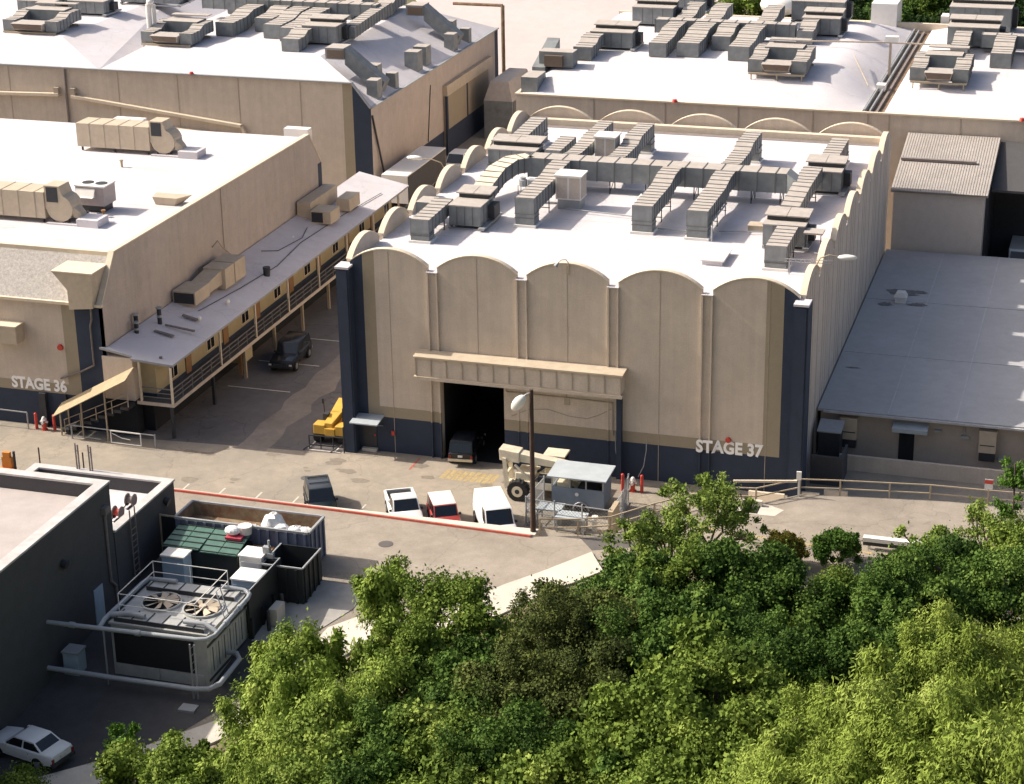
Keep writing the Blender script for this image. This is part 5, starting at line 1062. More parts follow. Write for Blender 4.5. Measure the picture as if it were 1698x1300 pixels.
# trucks at the far ends
t = thing('box_trailer','long beige box trailer parked along the stage wall in the alley','trailer',(-17.1,60,0))
mb = MB(); mb.box(-18.35,-15.75,54.3,65.4,1.1,3.8,0,top=1); mb.box(-15.74,-15.72,54.4,65.3,1.15,3.7,2); part(t, 'box_body', mb, ['carcream','whitemetal','darkwall'])  # dark sheet on the side away from the sun paints its shade
for y in (56,57.3,63.2):
    for x in (-18.1,-16.0):
        mb = MB(); mb.cyl((x-.14,y,.5),(x+.14,y,.5),.5,n=14); part(t, 'wheel', mb, 'rubber')
t = thing('truck_cab','white truck cab with dark windows beyond the alley trailer','truck',(-15.3,68,0))
mb = MB(); mb.box(-16.4,-14.2,66.4,69.8,.5,1.8); mb.hexa([(-16.3,66.6,1.8),(-14.3,66.6,1.8),(-14.3,69.4,1.8),(-16.3,69.4,1.8),(-16.1,67.3,2.75),(-14.5,67.3,2.75),(-14.5,69.2,2.75),(-16.1,69.2,2.75)]); part(t, 'cab', mb, 'carwhite', bevel=.06)
mb = MB(); mb.add(inset_quad((-16.3,66.6,1.8),(-14.3,66.6,1.8),(-14.5,67.3,2.75),(-16.1,67.3,2.75),.1,.03), [(0,1,2,3)]); part(t, 'windscreen', mb, 'glass')
mb = MB(); mb.add(inset_quad((-14.3,66.6,1.8),(-14.3,69.4,1.8),(-14.5,69.2,2.75),(-14.5,67.3,2.75),.12,.03), [(0,1,2,3)]); part(t, 'side_window', mb, 'glass')
for x in (-16.25,-14.35):
    for y in (67.2,69.3):
        mb = MB(); mb.cyl((x-.12,y,.4),(x+.12,y,.4),.4,n=12); part(t, 'wheel', mb, 'rubber')
t = thing('box_truck','white truck front standing in the dark bay by the right photo edge','truck',(41.2,48.5,0))
mb = MB(); mb.box(40.0,42.3,46.6,51,.6,3.3); mb.hexa([(40.0,45.6,.6),(42.3,45.6,.6),(42.3,46.6,.6),(40.0,46.6,.6),(40.05,45.9,2.3),(42.25,45.9,2.3),(42.25,46.6,3.3),(40.05,46.6,3.3)]); part(t, 'body', mb, 'carwhite', bevel=.08)
mb = MB(); mb.add(inset_quad((40.0,45.88,2.25),(42.3,45.88,2.25),(42.25,46.55,3.25),(40.05,46.55,3.25),.15,.04), [(0,1,2,3)]); part(t, 'windscreen', mb, 'glass')
mb = MB(); mb.box(40.3,42.0,45.5,45.7,1.2,1.7); part(t, 'grille', mb, 'dark')

# cream rough-terrain telehandler
t = thing('telehandler','cream rough terrain forklift with raised boom beside the open stage door','forklift',(15,-4.3,0))
mb = MB(); mb.box(13.0,17.3,-5.0,-3.4,.75,1.25); mb.hexa([(15.6,-5.1,1.25),(17.6,-5.1,1.1),(17.6,-3.3,1.1),(15.6,-3.3,1.25),(15.6,-5.1,1.9),(17.5,-5.1,1.65),(17.5,-3.3,1.65),(15.6,-3.3,1.9)]); mb.box(13.1,14.4,-4.9,-3.5,1.25,1.75); part(t, 'chassis', mb, 'creammachine', bevel=.05)
for x in (13.4,16.7):
    for y in (-5.25,-3.15):
        mb = MB(); mb.cyl((x,y-.26,.68),(x,y+.26,.68),.68,n=24)
        for k in range(18):
            a = 2*math.pi*k/18; mb.bar((x+.66*math.cos(a),y-.26,.68+.66*math.sin(a)),(x+.7*math.cos(a+.12),y+.26,.68+.7*math.sin(a+.12)),.08,.07)
        wh = part(t, 'wheel', mb, 'rubber'); s = -1 if y < -4 else 1
        mb = MB(); mb.cyl((x,y+s*.2,.68),(x,y+s*.275,.68),.37,n=18); mb.cyl((x,y+s*.275,.68),(x,y+s*.29,.68),.16,n=12,m=1); part(wh, 'rim', mb, ['creammachine','dark'])
mb = MB(); mb.hexa([(12.1,-4.6,2.45),(17.2,-4.5,2.05),(17.2,-3.95,2.05),(12.1,-3.8,2.45),(12.0,-4.62,3.1),(17.2,-4.5,2.45),(17.2,-3.95,2.45),(12.0,-3.78,3.1)]); mb.hexa([(12.0,-4.7,2.4),(13.3,-4.7,2.3),(13.3,-3.7,2.3),(12.0,-3.7,2.4),(11.95,-4.7,3.16),(13.3,-4.7,3.02),(13.3,-3.7,3.02),(11.95,-3.7,3.16)]); part(t, 'boom', mb, 'creammachine', bevel=.03)
mb = MB()
for y in (-4.75,-3.65): mb.hexa([(12.35,y-.06,.5),(12.65,y-.06,.5),(12.65,y+.06,.5),(12.35,y+.06,.5),(12.2,y-.06,2.6),(12.45,y-.06,2.6),(12.45,y+.06,2.6),(12.2,y+.06,2.6)])
for z_ in (.6,1.4,2.1): mb.box(12.35,12.5,-4.75,-3.65,z_,z_+.14)
mb.bar((12.5,-4.2,.7),(14.6,-4.2,2.35),.16); mb.bar((13.1,-4.95,2.3),(14.3,-4.95,1.2),.12); part(t, 'front_frame', mb, 'creammachine')
mb = MB(); mb.box(14.6,15.9,-3.3,-2.2,1.2,2.4); mb.box(14.5,16.0,-3.4,-2.1,2.4,2.52); cb = part(t, 'cab', mb, 'creammachine', bevel=.04)
mb = MB(); mb.box(14.7,15.8,-3.33,-3.301,1.6,2.3); mb.box(15.901,15.93,-3.2,-2.3,1.6,2.3); part(cb, 'cab_window', mb, 'glass')
mb = MB(); mb.tube([(14.4,-4.95,1.3),(14.7,-5.0,1.7),(15.2,-5.0,1.6),(15.4,-4.9,1.3)],.06,6); mb.box(14.6,15.5,-4.95,-4.4,1.25,1.6); mb.cyl((13.6,-4.2,1.0),(15.2,-4.2,2.3),.09,n=8); part(t, 'engine_and_hoses', mb, 'dark')
# yellow telehandler by the alley corner
t = thing('telehandler','yellow forklift parked behind a black frame at the alley corner','forklift',(-1.9,1.6,0))
mb = MB(); mb.box(-2.9,-.8,.2,4.2,.7,1.1); mb.box(-2.95,-2.1,.0,.9,.75,1.45); mb.box(-1.35,-.55,.0,.9,.75,1.45); mb.box(-2.1,-1.35,-.05,.5,.7,1.25); part(t, 'chassis', mb, 'yellow', bevel=.05)
mb = MB(); mb.hexa([(-2.15,.1,1.2),(-1.55,.1,1.2),(-1.25,3.6,1.7),(-2.35,3.6,1.7),(-2.15,.1,1.6),(-1.55,.1,1.6),(-1.3,3.4,2.2),(-2.35,3.4,2.2)]); mb.hexa([(-1.75,2.8,1.8),(-1.2,2.8,1.8),(-.9,4.6,2.1),(-1.4,4.6,2.1),(-1.75,2.8,2.3),(-1.2,2.8,2.3),(-.9,4.6,2.6),(-1.4,4.6,2.6)]); part(t, 'boom', mb, 'yellow', bevel=.05)
for x, y in ((-2.75,.6),(-.95,.6),(-2.75,3.6),(-.95,3.6)):
    mb = MB(); mb.cyl((x-.22,y,.6),(x+.22,y,.6),.6,n=20); part(t, 'wheel', mb, 'rubber')
mb = MB(); mb.box(-2.5,-2.15,.8,1.3,1.5,1.95); mb.box(-1.25,-.9,1.2,3.0,1.2,2.3); mb.bar((-2.7,1.6,1.6),(-2.75,1.6,2.6),.06); mb.box(-2.85,-2.7,1.55,1.65,2.4,2.75); part(t, 'cab_and_mirror', mb, 'dark')
mb = MB(); mb.tube([(-1.0,4.4,2.5),(-.8,4.6,3.0),(-.7,4.6,3.4)],.05,6); mb.ball((-.95,4.5,3.45),.14,.14,.14,m=1); mb.bar((-1.0,4.5,3.4),(-.6,4.6,3.35),.05); part(t, 'work_light', mb, ['concrail','redpost'])
t = thing('barrier_frame','black metal rack frame standing in front of the yellow forklift','barrier',(-1.7,-.75,0))
mb = MB()
for z_ in (.25,.95): mb.bar((-2.95,-.75,z_),(-.35,-.65,z_),.07)
for x in (-2.95,-2.1,-1.2,-.35): mb.bar((x,-.75,.0),(x,-.75,.98),.06)
for x in (-2.9,-.9): mb.bar((x,-.75,.25),(x-.35,-1.2,.02),.06)
mb.bar((-.3,-1.0,0),(-.3,-1.0,1.9),.07); part(t, 'frame', mb, 'dark')
# grey trailer shack
t = thing('utility_trailer','blue grey utility trailer shack with pale flat roof behind the fence','trailer',(17.7,-5.5,0))
mb = MB(); mb.box(15.95,19.35,-6.35,-6.28,.55,1.75); mb.box(15.95,16.02,-6.28,-4.55,.55,1.75); mb.box(19.28,19.35,-6.28,-4.55,.55,2.5); mb.box(15.95,19.35,-4.55,-4.48,.55,2.5); mb.box(15.95,19.35,-6.28,-4.55,.5,.58)
part(t, 'body', mb, 'blueroof'); mb = MB(); mb.hexa([(15.75,-6.75,2.52),(19.6,-6.75,2.52),(19.6,-4.3,2.62),(15.75,-4.3,2.62),(15.75,-6.75,2.6),(19.6,-6.75,2.6),(19.6,-4.3,2.7),(15.75,-4.3,2.7)]); part(t, 'roof', mb, 'trailertop')
for x in (15.98,17.15,18.2,19.3):
    mb = MB(); mb.box(x-.04,x+.04,-6.36,-6.28,1.75,2.52); part(t, 'post', mb, 'steel')
mb = MB(); mb.box(15.94,16.02,-4.6,-4.5,.5,2.55); part(t, 'post', mb, 'steel')
for y in (-6.42,-4.4):
    mb = MB(); mb.cyl((17.9,y-.1,.36),(17.9,y+.1,.36),.36,n=16); part(t, 'wheel', mb, 'rubber')
mb = MB(); mb.tube([(17.9+.5*math.cos(a),-6.45,.36+.5*math.sin(a)) for a in np.linspace(0,math.pi,9)],.05,6); part(t, 'wheel_guard', mb, 'steel')
mb = MB(); mb.box(16.2,17.0,-6.0,-5.2,.6,1.9); mb.box(17.5,18.9,-5.8,-4.9,.6,1.6,1); part(t, 'machinery', mb, ['creammachine','dark'])
mb = MB(); mb.cyl((17.6,-6.36,1.35),(17.6,-6.37,1.35),.13,n=10); part(t, 'sign_plate', mb, 'plate')

# ================================================================== STREET FURNITURE
t = thing('street_lamp','tall dark wooden pole with a white street lamp at the end of the red kerb','street lamp',(16.65,-12.75,1.5))
mb = MB(); mb.cyl((16.65,-12.75,1.4),(16.65,-12.75,10.75),.17,.12,14); part(t, 'pole', mb, 'wood', smooth=True)
mb = MB(); mb.tube([(16.6,-12.75,10.55),(16.35,-12.9,10.45),(16.15,-13.0,10.2)],.05,8); part(t, 'arm', mb, 'steel')
mb = MB(); mb.ball((0,0,0),.34,.24,.62,n=16,k=10)
Rm = Matrix.Rotation(R(38),3,'Y'); mb.v = [tuple(Rm @ Vector(v)+Vector((15.95,-13.05,9.95))) for v in mb.v]; part(t, 'lamp_head', mb, 'whitemetal', smooth=True)
# handrail on top of the retaining wall, to the right
RP = [(17.1,-12.85),(19.3,-12.2),(21.1,-11.4),(23.2,-8.8),(25.0,-7.0),(26.84,-5.3),(28.73,-4.95),(31.1,-2.85),(33.55,-2.42),(36.55,-2.0),(39,-1.65),(42.5,-1.55),(46.5,-1.3)]
t = thing('handrail','long tan pipe handrail curving along the edge of the upper road','railing',(31,-3,1.5))
mb = MB()
for a, b in zip(RP[:-1], RP[1:]):
    for h in (.42,.98): mb.bar((*a,1.5+h), (*b,1.5+h), .07)
part(t, 'rail', mb, 'concrail')
for x, y in RP:
    mb = MB(); mb.box(x-.05,x+.05,y-.05,y+.05,1.4,2.5); part(t, 'post', mb, 'concrail')
# fenced yard with two pads around the trailer
t = thing('yard_fence','grey pipe fence with mesh around the utility trailer yard','fence',(18,-8,0))
FP = [(15.2,-5.5),(15.0,-8.8),(16.9,-9.0),(18.7,-9.1),(20.5,-9.2),(20.6,-6.5),(20.3,-3.8)]
mb = MB()
for a, b in zip(FP[:-1], FP[1:]):
    for h in (.1,.95,1.85): mb.bar((*a,h), (*b,h), .06)
part(t, 'rail', mb, 'steel')
for x, y in FP:
    mb = MB(); mb.cyl((x,y,0),(x,y,2.0),.05,n=8); part(t, 'post', mb, 'steel')
mb = MB()
for a, b in zip(FP[:-1], FP[1:]):
    a_, b_ = Vector((*a,0)), Vector((*b,0)); n_ = int((b_-a_).length/.22)
    for i in range(n_):
        p, q = a_.lerp(b_, i/n_), a_.lerp(b_, min(1,(i+1)/n_))
        for z_ in np.arange(.1, 1.8, .22):
            mb.bar(p+Vector((0,0,z_)), q+Vector((0,0,z_+.22)), .012); mb.bar(p+Vector((0,0,z_+.22)), q+Vector((0,0,z_)), .012)
part(t, 'mesh', mb, 'steel')
mb = MB(); mb.box(20.45,20.75,-9.5,-7.8,0,1.9); part(t, 'gate_panel', mb, 'concrail')
for (x0,x1,y0,y1,lab) in ((15.5,17.1,-8.4,-7.2,'pale utility table left of its twin inside the yard fence'),(17.0,18.9,-9.9+.6,-8.2,'pale utility table at the front of the yard fence')):
    t = thing('work_table', lab, 'table', ((x0+x1)/2,(y0+y1)/2,0), group='pale tables in the fenced yard')
    mb = MB(); mb.box(x0,x1,y0,y1,.95,1.05); part(t, 'tabletop', mb, 'trailertop')
    for x in (x0+.1,x1-.1):
        for y in (y0+.1,y1-.1):
            mb = MB(); mb.box(x-.04,x+.04,y-.04,y+.04,0,.95); part(t, 'leg', mb, 'steel')
mb = MB(); mb.box(19.2,19.5,-8.6,-8.3,0,.8); mb.cyl((19.35,-8.45,.8),(19.35,-8.45,1.0),.2,n=10); mb.box(18.6,18.8,-8.7,-8.5,0,1.1); single('valve_stand', mb, 'whitemetal', 'small white valves behind the front fence of the yard', 'valve', (19.3,-8.5,0))
# bollards and hydrants
def bollard(x, y, lab, grp):
    mb = MB(); mb.cyl((x,y,0),(x,y,1.15),.11,n=12); mb.ball((x,y,1.15),.11,.11,.07,n=12,k=6); single('bollard', mb, 'redpost', lab, 'bollard', (x,y,0), grp, smooth=True)
def hydrant(x, y, lab):
    t = thing('fire_hydrant', lab, 'hydrant', (x,y,0)); mb = MB(); mb.cyl((x,y,0),(x,y,.08),.22,n=14); mb.cyl((x,y,.08),(x,y,.72),.15,n=14); part(t, 'barrel', mb, 'redpost')
    mb = MB(); mb.cyl((x,y,.72),(x,y,.8),.2,n=14); mb.ball((x,y,.82),.16,.16,.2,n=14,k=8); mb.cyl((x-.28,y,.62),(x+.28,y,.62),.08,n=10); mb.cyl((x,y-.28,.6),(x,y,.6),.1,n=10); part(t, 'cap', mb, 'whitemetal', smooth=True)
bollard(-22.95,-2.55,'red bollard left of the hydrant by the STAGE 36 wall','red bollards'); bollard(-21.55,-2.5,'red bollard right of the hydrant by the STAGE 36 wall','red bollards'); hydrant(-22.3,-2.6,'red and white fire hydrant by the STAGE 36 wall')
bollard(19.5,-2.1,'red bollard left of the hydrant by the trailer yard','red bollards'); bollard(20.75,-2.0,'red bollard right of the hydrant by the trailer yard','red bollards'); hydrant(20.15,-2.0,'red and white fire hydrant by the arched stage')
mb = MB(); mb.bar((-30,-2.7,1.3),(-23.5,-2.75,1.25),.07); mb.bar((-23.5,-2.75,0),(-23.5,-2.75,1.25),.08); mb.bar((-27,-2.7,0),(-27,-2.7,1.27),.08); single('guard_rail', mb, 'steel', 'thin grey guard rail along the foot of the STAGE 36 wall', 'railing', (-25,-2.7,0))
t = thing('gate_barrier','grey pipe barrier with a framed gate under the annex stairs','barrier',(-16.5,-3.6,0))
mb = MB(); mb.bar((-19.6,-3.5,1.0),(-13.2,-3.7,1.0),.06)
for x in (-19.6,-13.2): mb.bar((x,-3.55,0),(x,-3.55,1.02),.09)
mb.bar((-19.6,-3.5,.25),(-17.4,-3.55,.2),.05); part(t, 'rail', mb, 'steel')
mb = MB(); mb.bar((-16.4,-3.85,.2),(-16.4,-3.85,1.08),.06); mb.bar((-14.1,-3.9,.2),(-14.1,-3.9,1.08),.06); mb.bar((-16.4,-3.85,.2),(-14.1,-3.9,.2),.06); mb.bar((-16.4,-3.85,1.08),(-14.1,-3.9,1.08),.07); mb.tube([(-16.3,-3.88,.9),(-15.6,-3.88,.62),(-14.9,-3.9,.55)],.02,6); part(t, 'gate', mb, 'whitemetal')
# right hand side small things
for k, (x, y, ln) in enumerate(((27.6,-1.3,2.3),(30.1,-.6,1.9),(32.2,.15,1.5))):
    mb = MB(); mb.prism([(y-.22,0),(y+.22,0),(y+.1,.62),(y-.1,.62)],'x',x,x+ln); single('concrete_barrier', mb, 'cream', ('pale concrete barrier nearest the stage lettering','pale concrete barrier, middle of three behind the handrail','pale concrete barrier, rightmost of three behind the handrail')[k], 'barrier', (x,y,0), 'concrete barriers behind the handrail')
t = thing('storm_drain','storm drain with dark square grate and pale concrete apron on the upper road','drain',(28.9,-6.1,1.5))
mb = MB(); mb.add([(27.6,-6.7,1.506),(30.2,-6.6,1.506),(30.6,-5.6,1.506),(29.3,-4.95,1.506),(27.4,-5.6,1.506)], [(0,1,2,3,4)]); mb.box(28.0,29.2,-5.5,-5.2,1.5,1.85); part(t, 'apron', mb, 'concrete')
mb = MB(); mb.box(28.1,29.1,-6.55,-5.55,1.48,1.53); part(t, 'grate', mb, 'black')
t = thing('road_barrier','white barrier arm on a post at the foot of the arched stage corner','barrier',(31.1,-3.3,1.5))
mb = MB(); mb.bar((31.1,-3.3,1.5),(31.1,-3.3,2.75),.12); mb.box(30.95,31.25,-3.42,-3.3,2.65,3.2); part(t, 'post', mb, 'whitemetal'); mb = MB(); mb.bar((31.0,-3.4,2.55),(27.2,-4.5,2.6),.13); part(t, 'arm', mb, 'cream')
t = thing('road_sign','small white and red sign on the handrail at the right','sign',(42.5,-1.75,1.5))
mb = MB(); mb.bar((42.5,-1.68,1.5),(42.5,-1.68,2.9),.05); part(t, 'post', mb, 'concrail'); mb = MB(); mb.box(42.25,42.75,-1.75,-1.715,2.65,3.3); mb.box(42.25,42.75,-1.76,-1.751,3.0,3.25,1); part(t, 'plate', mb, ['plate','redpost'])
t = thing('guard_barrier','long low white rail barrier half hidden by the shrubs on the upper road','barrier',(39.5,-9.6,1.5))
mb = MB(); mb.box(36.0,43.5,-9.9,-9.45,2.05,2.3); mb.box(36.0,43.5,-9.75,-9.6,1.75,1.95,1); part(t, 'rail', mb, ['whitemetal','dark'])
for x in (36.3,38.7,41.1,43.2):
    mb = MB(); mb.box(x,x+.14,-9.72,-9.6,1.45,2.05); part(t, 'post', mb, 'whitemetal')

# ================================================================== CHILLER YARD
ZG = .3
t = thing('chiller','large grey rooftop style cooling plant with two big fans in the shaded yard','cooling plant',(2,-30.7,ZG))
CX0, CX1, CY0, CY1, ZT = -.75, 4.85, -33.2, -28.2, 3.3
mb = MB(); mb.box(CX0,CX1,CY0,CY1,.1,ZT-.001); part(t, 'casing', mb, 'chill')
mb = MB(); mb.box(CX0+.15,CX1-.75,CY0-.03,CY0+.001,1.0,2.9); part(t, 'intake_grille', mb, 'black')
mb = MB()
for k in range(7):
    y = CY0+.3+k*.72; mb.box(CX1-.001,CX1+.025,y,y+.62,.9,2.5); mb.box(CX1+.026,CX1+.04,y+.25,y+.32,1.0,2.4,1)
mb.box(CX1-.001,CX1+.06,CY0,CY1,2.62,2.74,1); mb.box(CX1-.001,CX1+.06,CY0,CY1,.62,.74,1)
for k in range(2): mb.box(CX0+.2+2.6*k,CX0+2.7+2.6*k,CY0-.04,CY0-.001,.3,.95)
part(t, 'side_panel', mb, ['chill','dark'])
mb = MB(); mb.box(CX0-.08,CX1+.08,CY0-.08,CY1+.08,ZT,ZT+.12)
fans = ((.95,-30.5),(3.45,-30.6))
part(t, 'deck', mb, 'chill')
for fx, fy in fans:
    n = 32; mb = MB()
    for r1, r2, za, zb_ in ((1.12,1.12,ZT+.1,ZT+.24),(1.12,1.02,ZT+.24,ZT+.24),(1.02,1.02,ZT+.24,ZT+.125)):
        o = len(mb.v)
        for i in range(n):
            a = 2*math.pi*i/n; mb.v.append((fx+r1*math.cos(a),fy+r1*math.sin(a),za)); mb.v.append((fx+r2*math.cos(a),fy+r2*math.sin(a),zb_))
        for i in range(n): j = (i+1) % n; mb.f.append([o+2*i,o+2*j,o+2*j+1,o+2*i+1]); mb.m.append(0)
    fr = part(t, 'fan_ring', mb, 'chill'); mb = MB(); mb.cyl((fx,fy,ZT+.121),(fx,fy,ZT+.13),1.02,n=28); part(fr, 'fan_well', mb, 'black')
    mb = MB()
    for k in range(8):
        a = 2*math.pi*k/8+.2*fx; ca, sa = math.cos(a), math.sin(a); px, py = -sa, ca
        mb.add([(fx+ca*.2-px*.06,fy+sa*.2-py*.06,ZT+.22),(fx+ca*.95-px*.2,fy+sa*.95-py*.2,ZT+.2),(fx+ca*.95+px*.2,fy+sa*.95+py*.2,ZT+.33),(fx+ca*.2+px*.1,fy+sa*.2+py*.1,ZT+.3)], [(0,1,2,3)])
    mb.cyl((fx,fy,ZT+.15),(fx,fy,ZT+.38),.2,n=12); part(fr, 'fan_blades', mb, 'beigemetal')
for (y0, y1) in ((CY0+.1,CY0+1.15),(CY1-1.1,CY1-.1)):
    mb = MB(); mb.box(CX0+.2,CX1-.2,y0,y1,ZT+.121,ZT+.3)
    for x in np.arange(CX0+.25, CX1-.3, .9): mb.box(x,x+.05,y0-.02,y1+.02,ZT+.12,ZT+.34,1)
    mb.box(CX0+.18,CX1-.18,y0-.03,y0+.03,ZT+.12,ZT+.36,1)
    part(t, 'distribution_hatch', mb, ['chill','dark'])
mb = MB(); hz = ZT+1.35
rp = [(CX0+.1,CY0+.9),(CX0+.1,CY1),(CX1-1.0,CY1),(CX1-1.0,CY0+.9)]
for h in (ZT+.7, hz):
    for a, b in zip(rp, rp[1:]+rp[:1]): mb.bar((*a,h),(*b,h),.034)
for x, y in rp+[((rp[0][0]+rp[3][0])/2,CY1)]: mb.bar((x,y,ZT+.1),(x,y,hz),.036)
part(t, 'guard_rail', mb, 'whitemetal')
mb = MB(); rpipe = .125
mb.tube([(AX,-34.3,3.5),(0,-34.15,3.5),(4.6,-33.95,3.5),(5.15,-33.8,3.5),(5.4,-33.3,3.5),(5.3,-28.9,3.5),(5.2,-28.4,3.5),(4.8,-28.2,3.6),(3.6,-28.6,3.85)],rpipe,12); mb.tube([(-.9,-34.1,3.5),(-1.0,-33.3,3.6),(-1.0,-29.0,3.6),(-.8,-28.5,3.7),(.9,-28.5,3.75)],.13,10); mb.tube([(-1.0,-32.8,3.6),(.2,-32.7,3.8),(1.1,-32.75,3.75)],.15,10); mb.tube([(5.35,-32.9,3.5),(4.6,-32.8,3.85),(3.4,-32.8,3.8)],.13,10)
for a, b in (((-2.6,-34.24,3.5),(-2.3,-34.23,3.5)),((1.2,-34.11,3.5),(1.5,-34.1,3.5)),((5.38,-32.0,3.5),(5.37,-31.7,3.5)),((5.34,-30.2,3.5),(5.33,-29.9,3.5))): mb.cyl(a, b, .17, n=12)
part(t, 'water_pipe', mb, 'pipe', smooth=True)
mb = MB(); mb.tube([(AX,-34.7,.95),(0,-34.65,.9),(4.6,-34.5,.85),(5.3,-34.3,.85),(5.7,-33.7,.9),(5.75,-31.3,1.1),(5.4,-30.9,1.2),(4.86,-30.9,1.2)],.14,12); part(t, 'return_pipe', mb, 'pipe', smooth=True)
mb = MB(); mb.box(4.1,5.0,-35.6,-34.9,gz(-35)-.05,gz(-35)+.08)
for x in (4.45,4.7): mb.bar((x,-34.35,gz(-35)),(x,-34.35,3.4),.07)
for z_ in np.arange(.4, 3.2, .45): mb.bar((4.45,-34.35,z_),(4.7,-34.35,z_+.3),.03)
mb.bar((-.6,-34.25,.1),(-.6,-34.25,3.4),.07); part(t, 'pipe_stand', mb, 'steel')
mb = MB(); x0 = 4.3
for k in range(2): mb.bar((x0,-30.6+k*.5,ZT+1.3),(x0+.75,-31.3+k*.5,ZT+.15),.05)
for k in range(5): q = k/4; mb.bar((x0+.75*q,-30.6-.7*q,ZT+1.3-1.15*q),(x0+.75*q,-30.1-.7*q,ZT+1.3-1.15*q),.04)
part(t, 'step_ladder', mb, 'steel')
# cabinets behind the chiller
def cabinet(lab, x0, x1, y0, y1, z0, z1, m1, m2, grp='cabinets in the shaded yard'):
    t = thing('utility_cabinet', lab, 'cabinet', ((x0+x1)/2,(y0+y1)/2,z0), group=grp)
    mb = MB(); mb.box(x0,x1,y0,y1,z0-.2,z1); part(t, 'body', mb, m1, bevel=.04); mb = MB(); mb.box(x0-.05,x1+.05,y0-.05,y1+.05,z1,z1+.09); part(t, 'top', mb, m2)
    mb = MB(); mb.box(x0+.12,x1-.12,y0-.02,y0-.001,z0+.2,z1-.3); part(t, 'door', mb, m1)
    return t
cabinet('tall pale blue cabinet between the dark wall and the green lids',-1.9,-.5,-24.9,-23.9,1.1,3.25,'paleblue','carcream')
cabinet('white topped box by the corner of the open black dumpster',2.75,4.1,-24.4,-23.2,1.1,3.6,'whitemetal','carwhite')
cabinet('pale blue box with a white top at the end of the dark screen wall',3.1,4.6,-26.3,-24.9,.9,3.1,'paleblue','carwhite')
cabinet('low white topped box just behind the cooling plant fans',1.2,3.4,-27.9,-26.9,.7,2.7,'paleblue','carwhite')
cabinet('small grey box standing alone by the dark wall below the pipes',-3.45,-2.55,-33.9,-33.0,.1,1.5,'paleblue','steel')
mb = MB(); mb.box(4.98,5.12,-28.4,-23.9,.5,3.5); mb.bar((5.05,-28.4,3.55),(5.05,-23.9,3.55),.06,m=1); mb.box(2.6,5.0,-23.98,-23.88,.9,3.4)
mb.bar((2.5,-23.9,3.5),(5.05,-23.9,3.5),.06,m=1)
for y in (-28.35,-26.9,-25.4,-23.95): mb.bar((5.2,y,.6),(5.2,y,2.0),.14)
single('screen_wall', mb, ['blackbin','steel'], 'dark metal screen wall right of the cooling plant', 'wall', (5,-26,.8))
for k, (x, y) in enumerate(((5.75,-27.4),(5.8,-25.6))):
    mb = MB(); mb.cyl((x,y,gz(y)),(x,y,gz(y)+1.2),.11,n=10); mb.ball((x,y,gz(y)+1.2),.11,.11,.08); single('bollard', mb, ['dark'], ('dark bollard by the screen wall nearer the cooling plant','dark bollard by the screen wall nearer the dumpster')[k], 'bollard', (x,y,gz(y)), 'dark bollards by the screen wall')
mb = MB(); mb.box(5.6,6.1,-27.0,-25.9,gz(-26),gz(-26)+1.0); single('concrete_block', mb, 'concrete', 'pale concrete block leaning by the screen wall', 'block', (5.8,-26.4,gz(-26)))
# roll-off container with bags
t = thing('roll_off_container','long blue grey roll off container with rusty open inside','container',(1.5,-20.1,1.5))
x0, x1, y0, y1, z0, z1 = -2.7, 5.75, -21.35, -18.95, 1.62, 4.0
mb = MB(); mb.box(x0,x1,y0,y0+.08,z0,z1); mb.box(x0,x1,y1-.08,y1,z0,z1); mb.box(x1-.08,x1,y0+.08,y1-.08,z0,z1); mb.box(x0,x0+.08,y0+.08,y1-.08,z0,z1); mb.box(x0+.08,x1-.08,y0+.08,y1-.08,z0,z0+.1)
for i in range(15):
    x = x0+.15+i*.57; mb.box(x,x+.16,y0-.1,y0-.001,z0,z1-.08); mb.box(x,x+.16,y1+.001,y1+.1,z0,z1-.08)
for i in range(4): mb.box(x1+.001,x1+.1,y0+.2+i*.62,y0+.36+i*.62,z0,z1-.08)
part(t, 'body', mb, 'bluegrey')
mb = MB(); mb.box(x0+.081,x1-.081,y1-.1,y1-.081,z0+.1,z1-.02); mb.box(x0+.081,x0+.1,y0+.09,y1-.11,z0+.1,z1-.02); mb.box(x1-.1,x1-.081,y0+.09,y1-.11,z0+.1,z1-.02); mb.box(x0+.1,x1-.1,y0+.09,y1-.11,z0+.1,z0+1.55); part(t, 'inner_lining', mb, 'rust')
mb = MB()
for a, b in (((x0,y0,z1),(x1,y0,z1)),((x1,y0,z1),(x1,y1,z1)),((x1,y1,z1),(x0,y1,z1)),((x0,y1,z1),(x0,y0,z1))): mb.bar(a, b, .14)
part(t, 'rim', mb, 'steel')
for k, (x, y, r_) in enumerate(((3.1,-20.3,.62),(3.75,-20.6,.5),(4.6,-20.6,.48),(5.2,-20.5,.45),(2.0,-20.8,.4))):
    mb = MB(); mb.ball((x,y,z0+1.55+r_*.8),r_*1.15,r_,r_*(1.35 if k == 0 else .95),n=14,k=9,jit=.22); single('rubbish_bag', mb, 'bag', ('large upright white rubbish bag in the container','white rubbish bag slumped against the large upright one','white rubbish bag left of the container end','white rubbish bag in the right corner of the container','small white rubbish bag at the front wall of the container')[k], 'bag', (x,y,z0+1.55), 'white bags in the container', smooth=True)
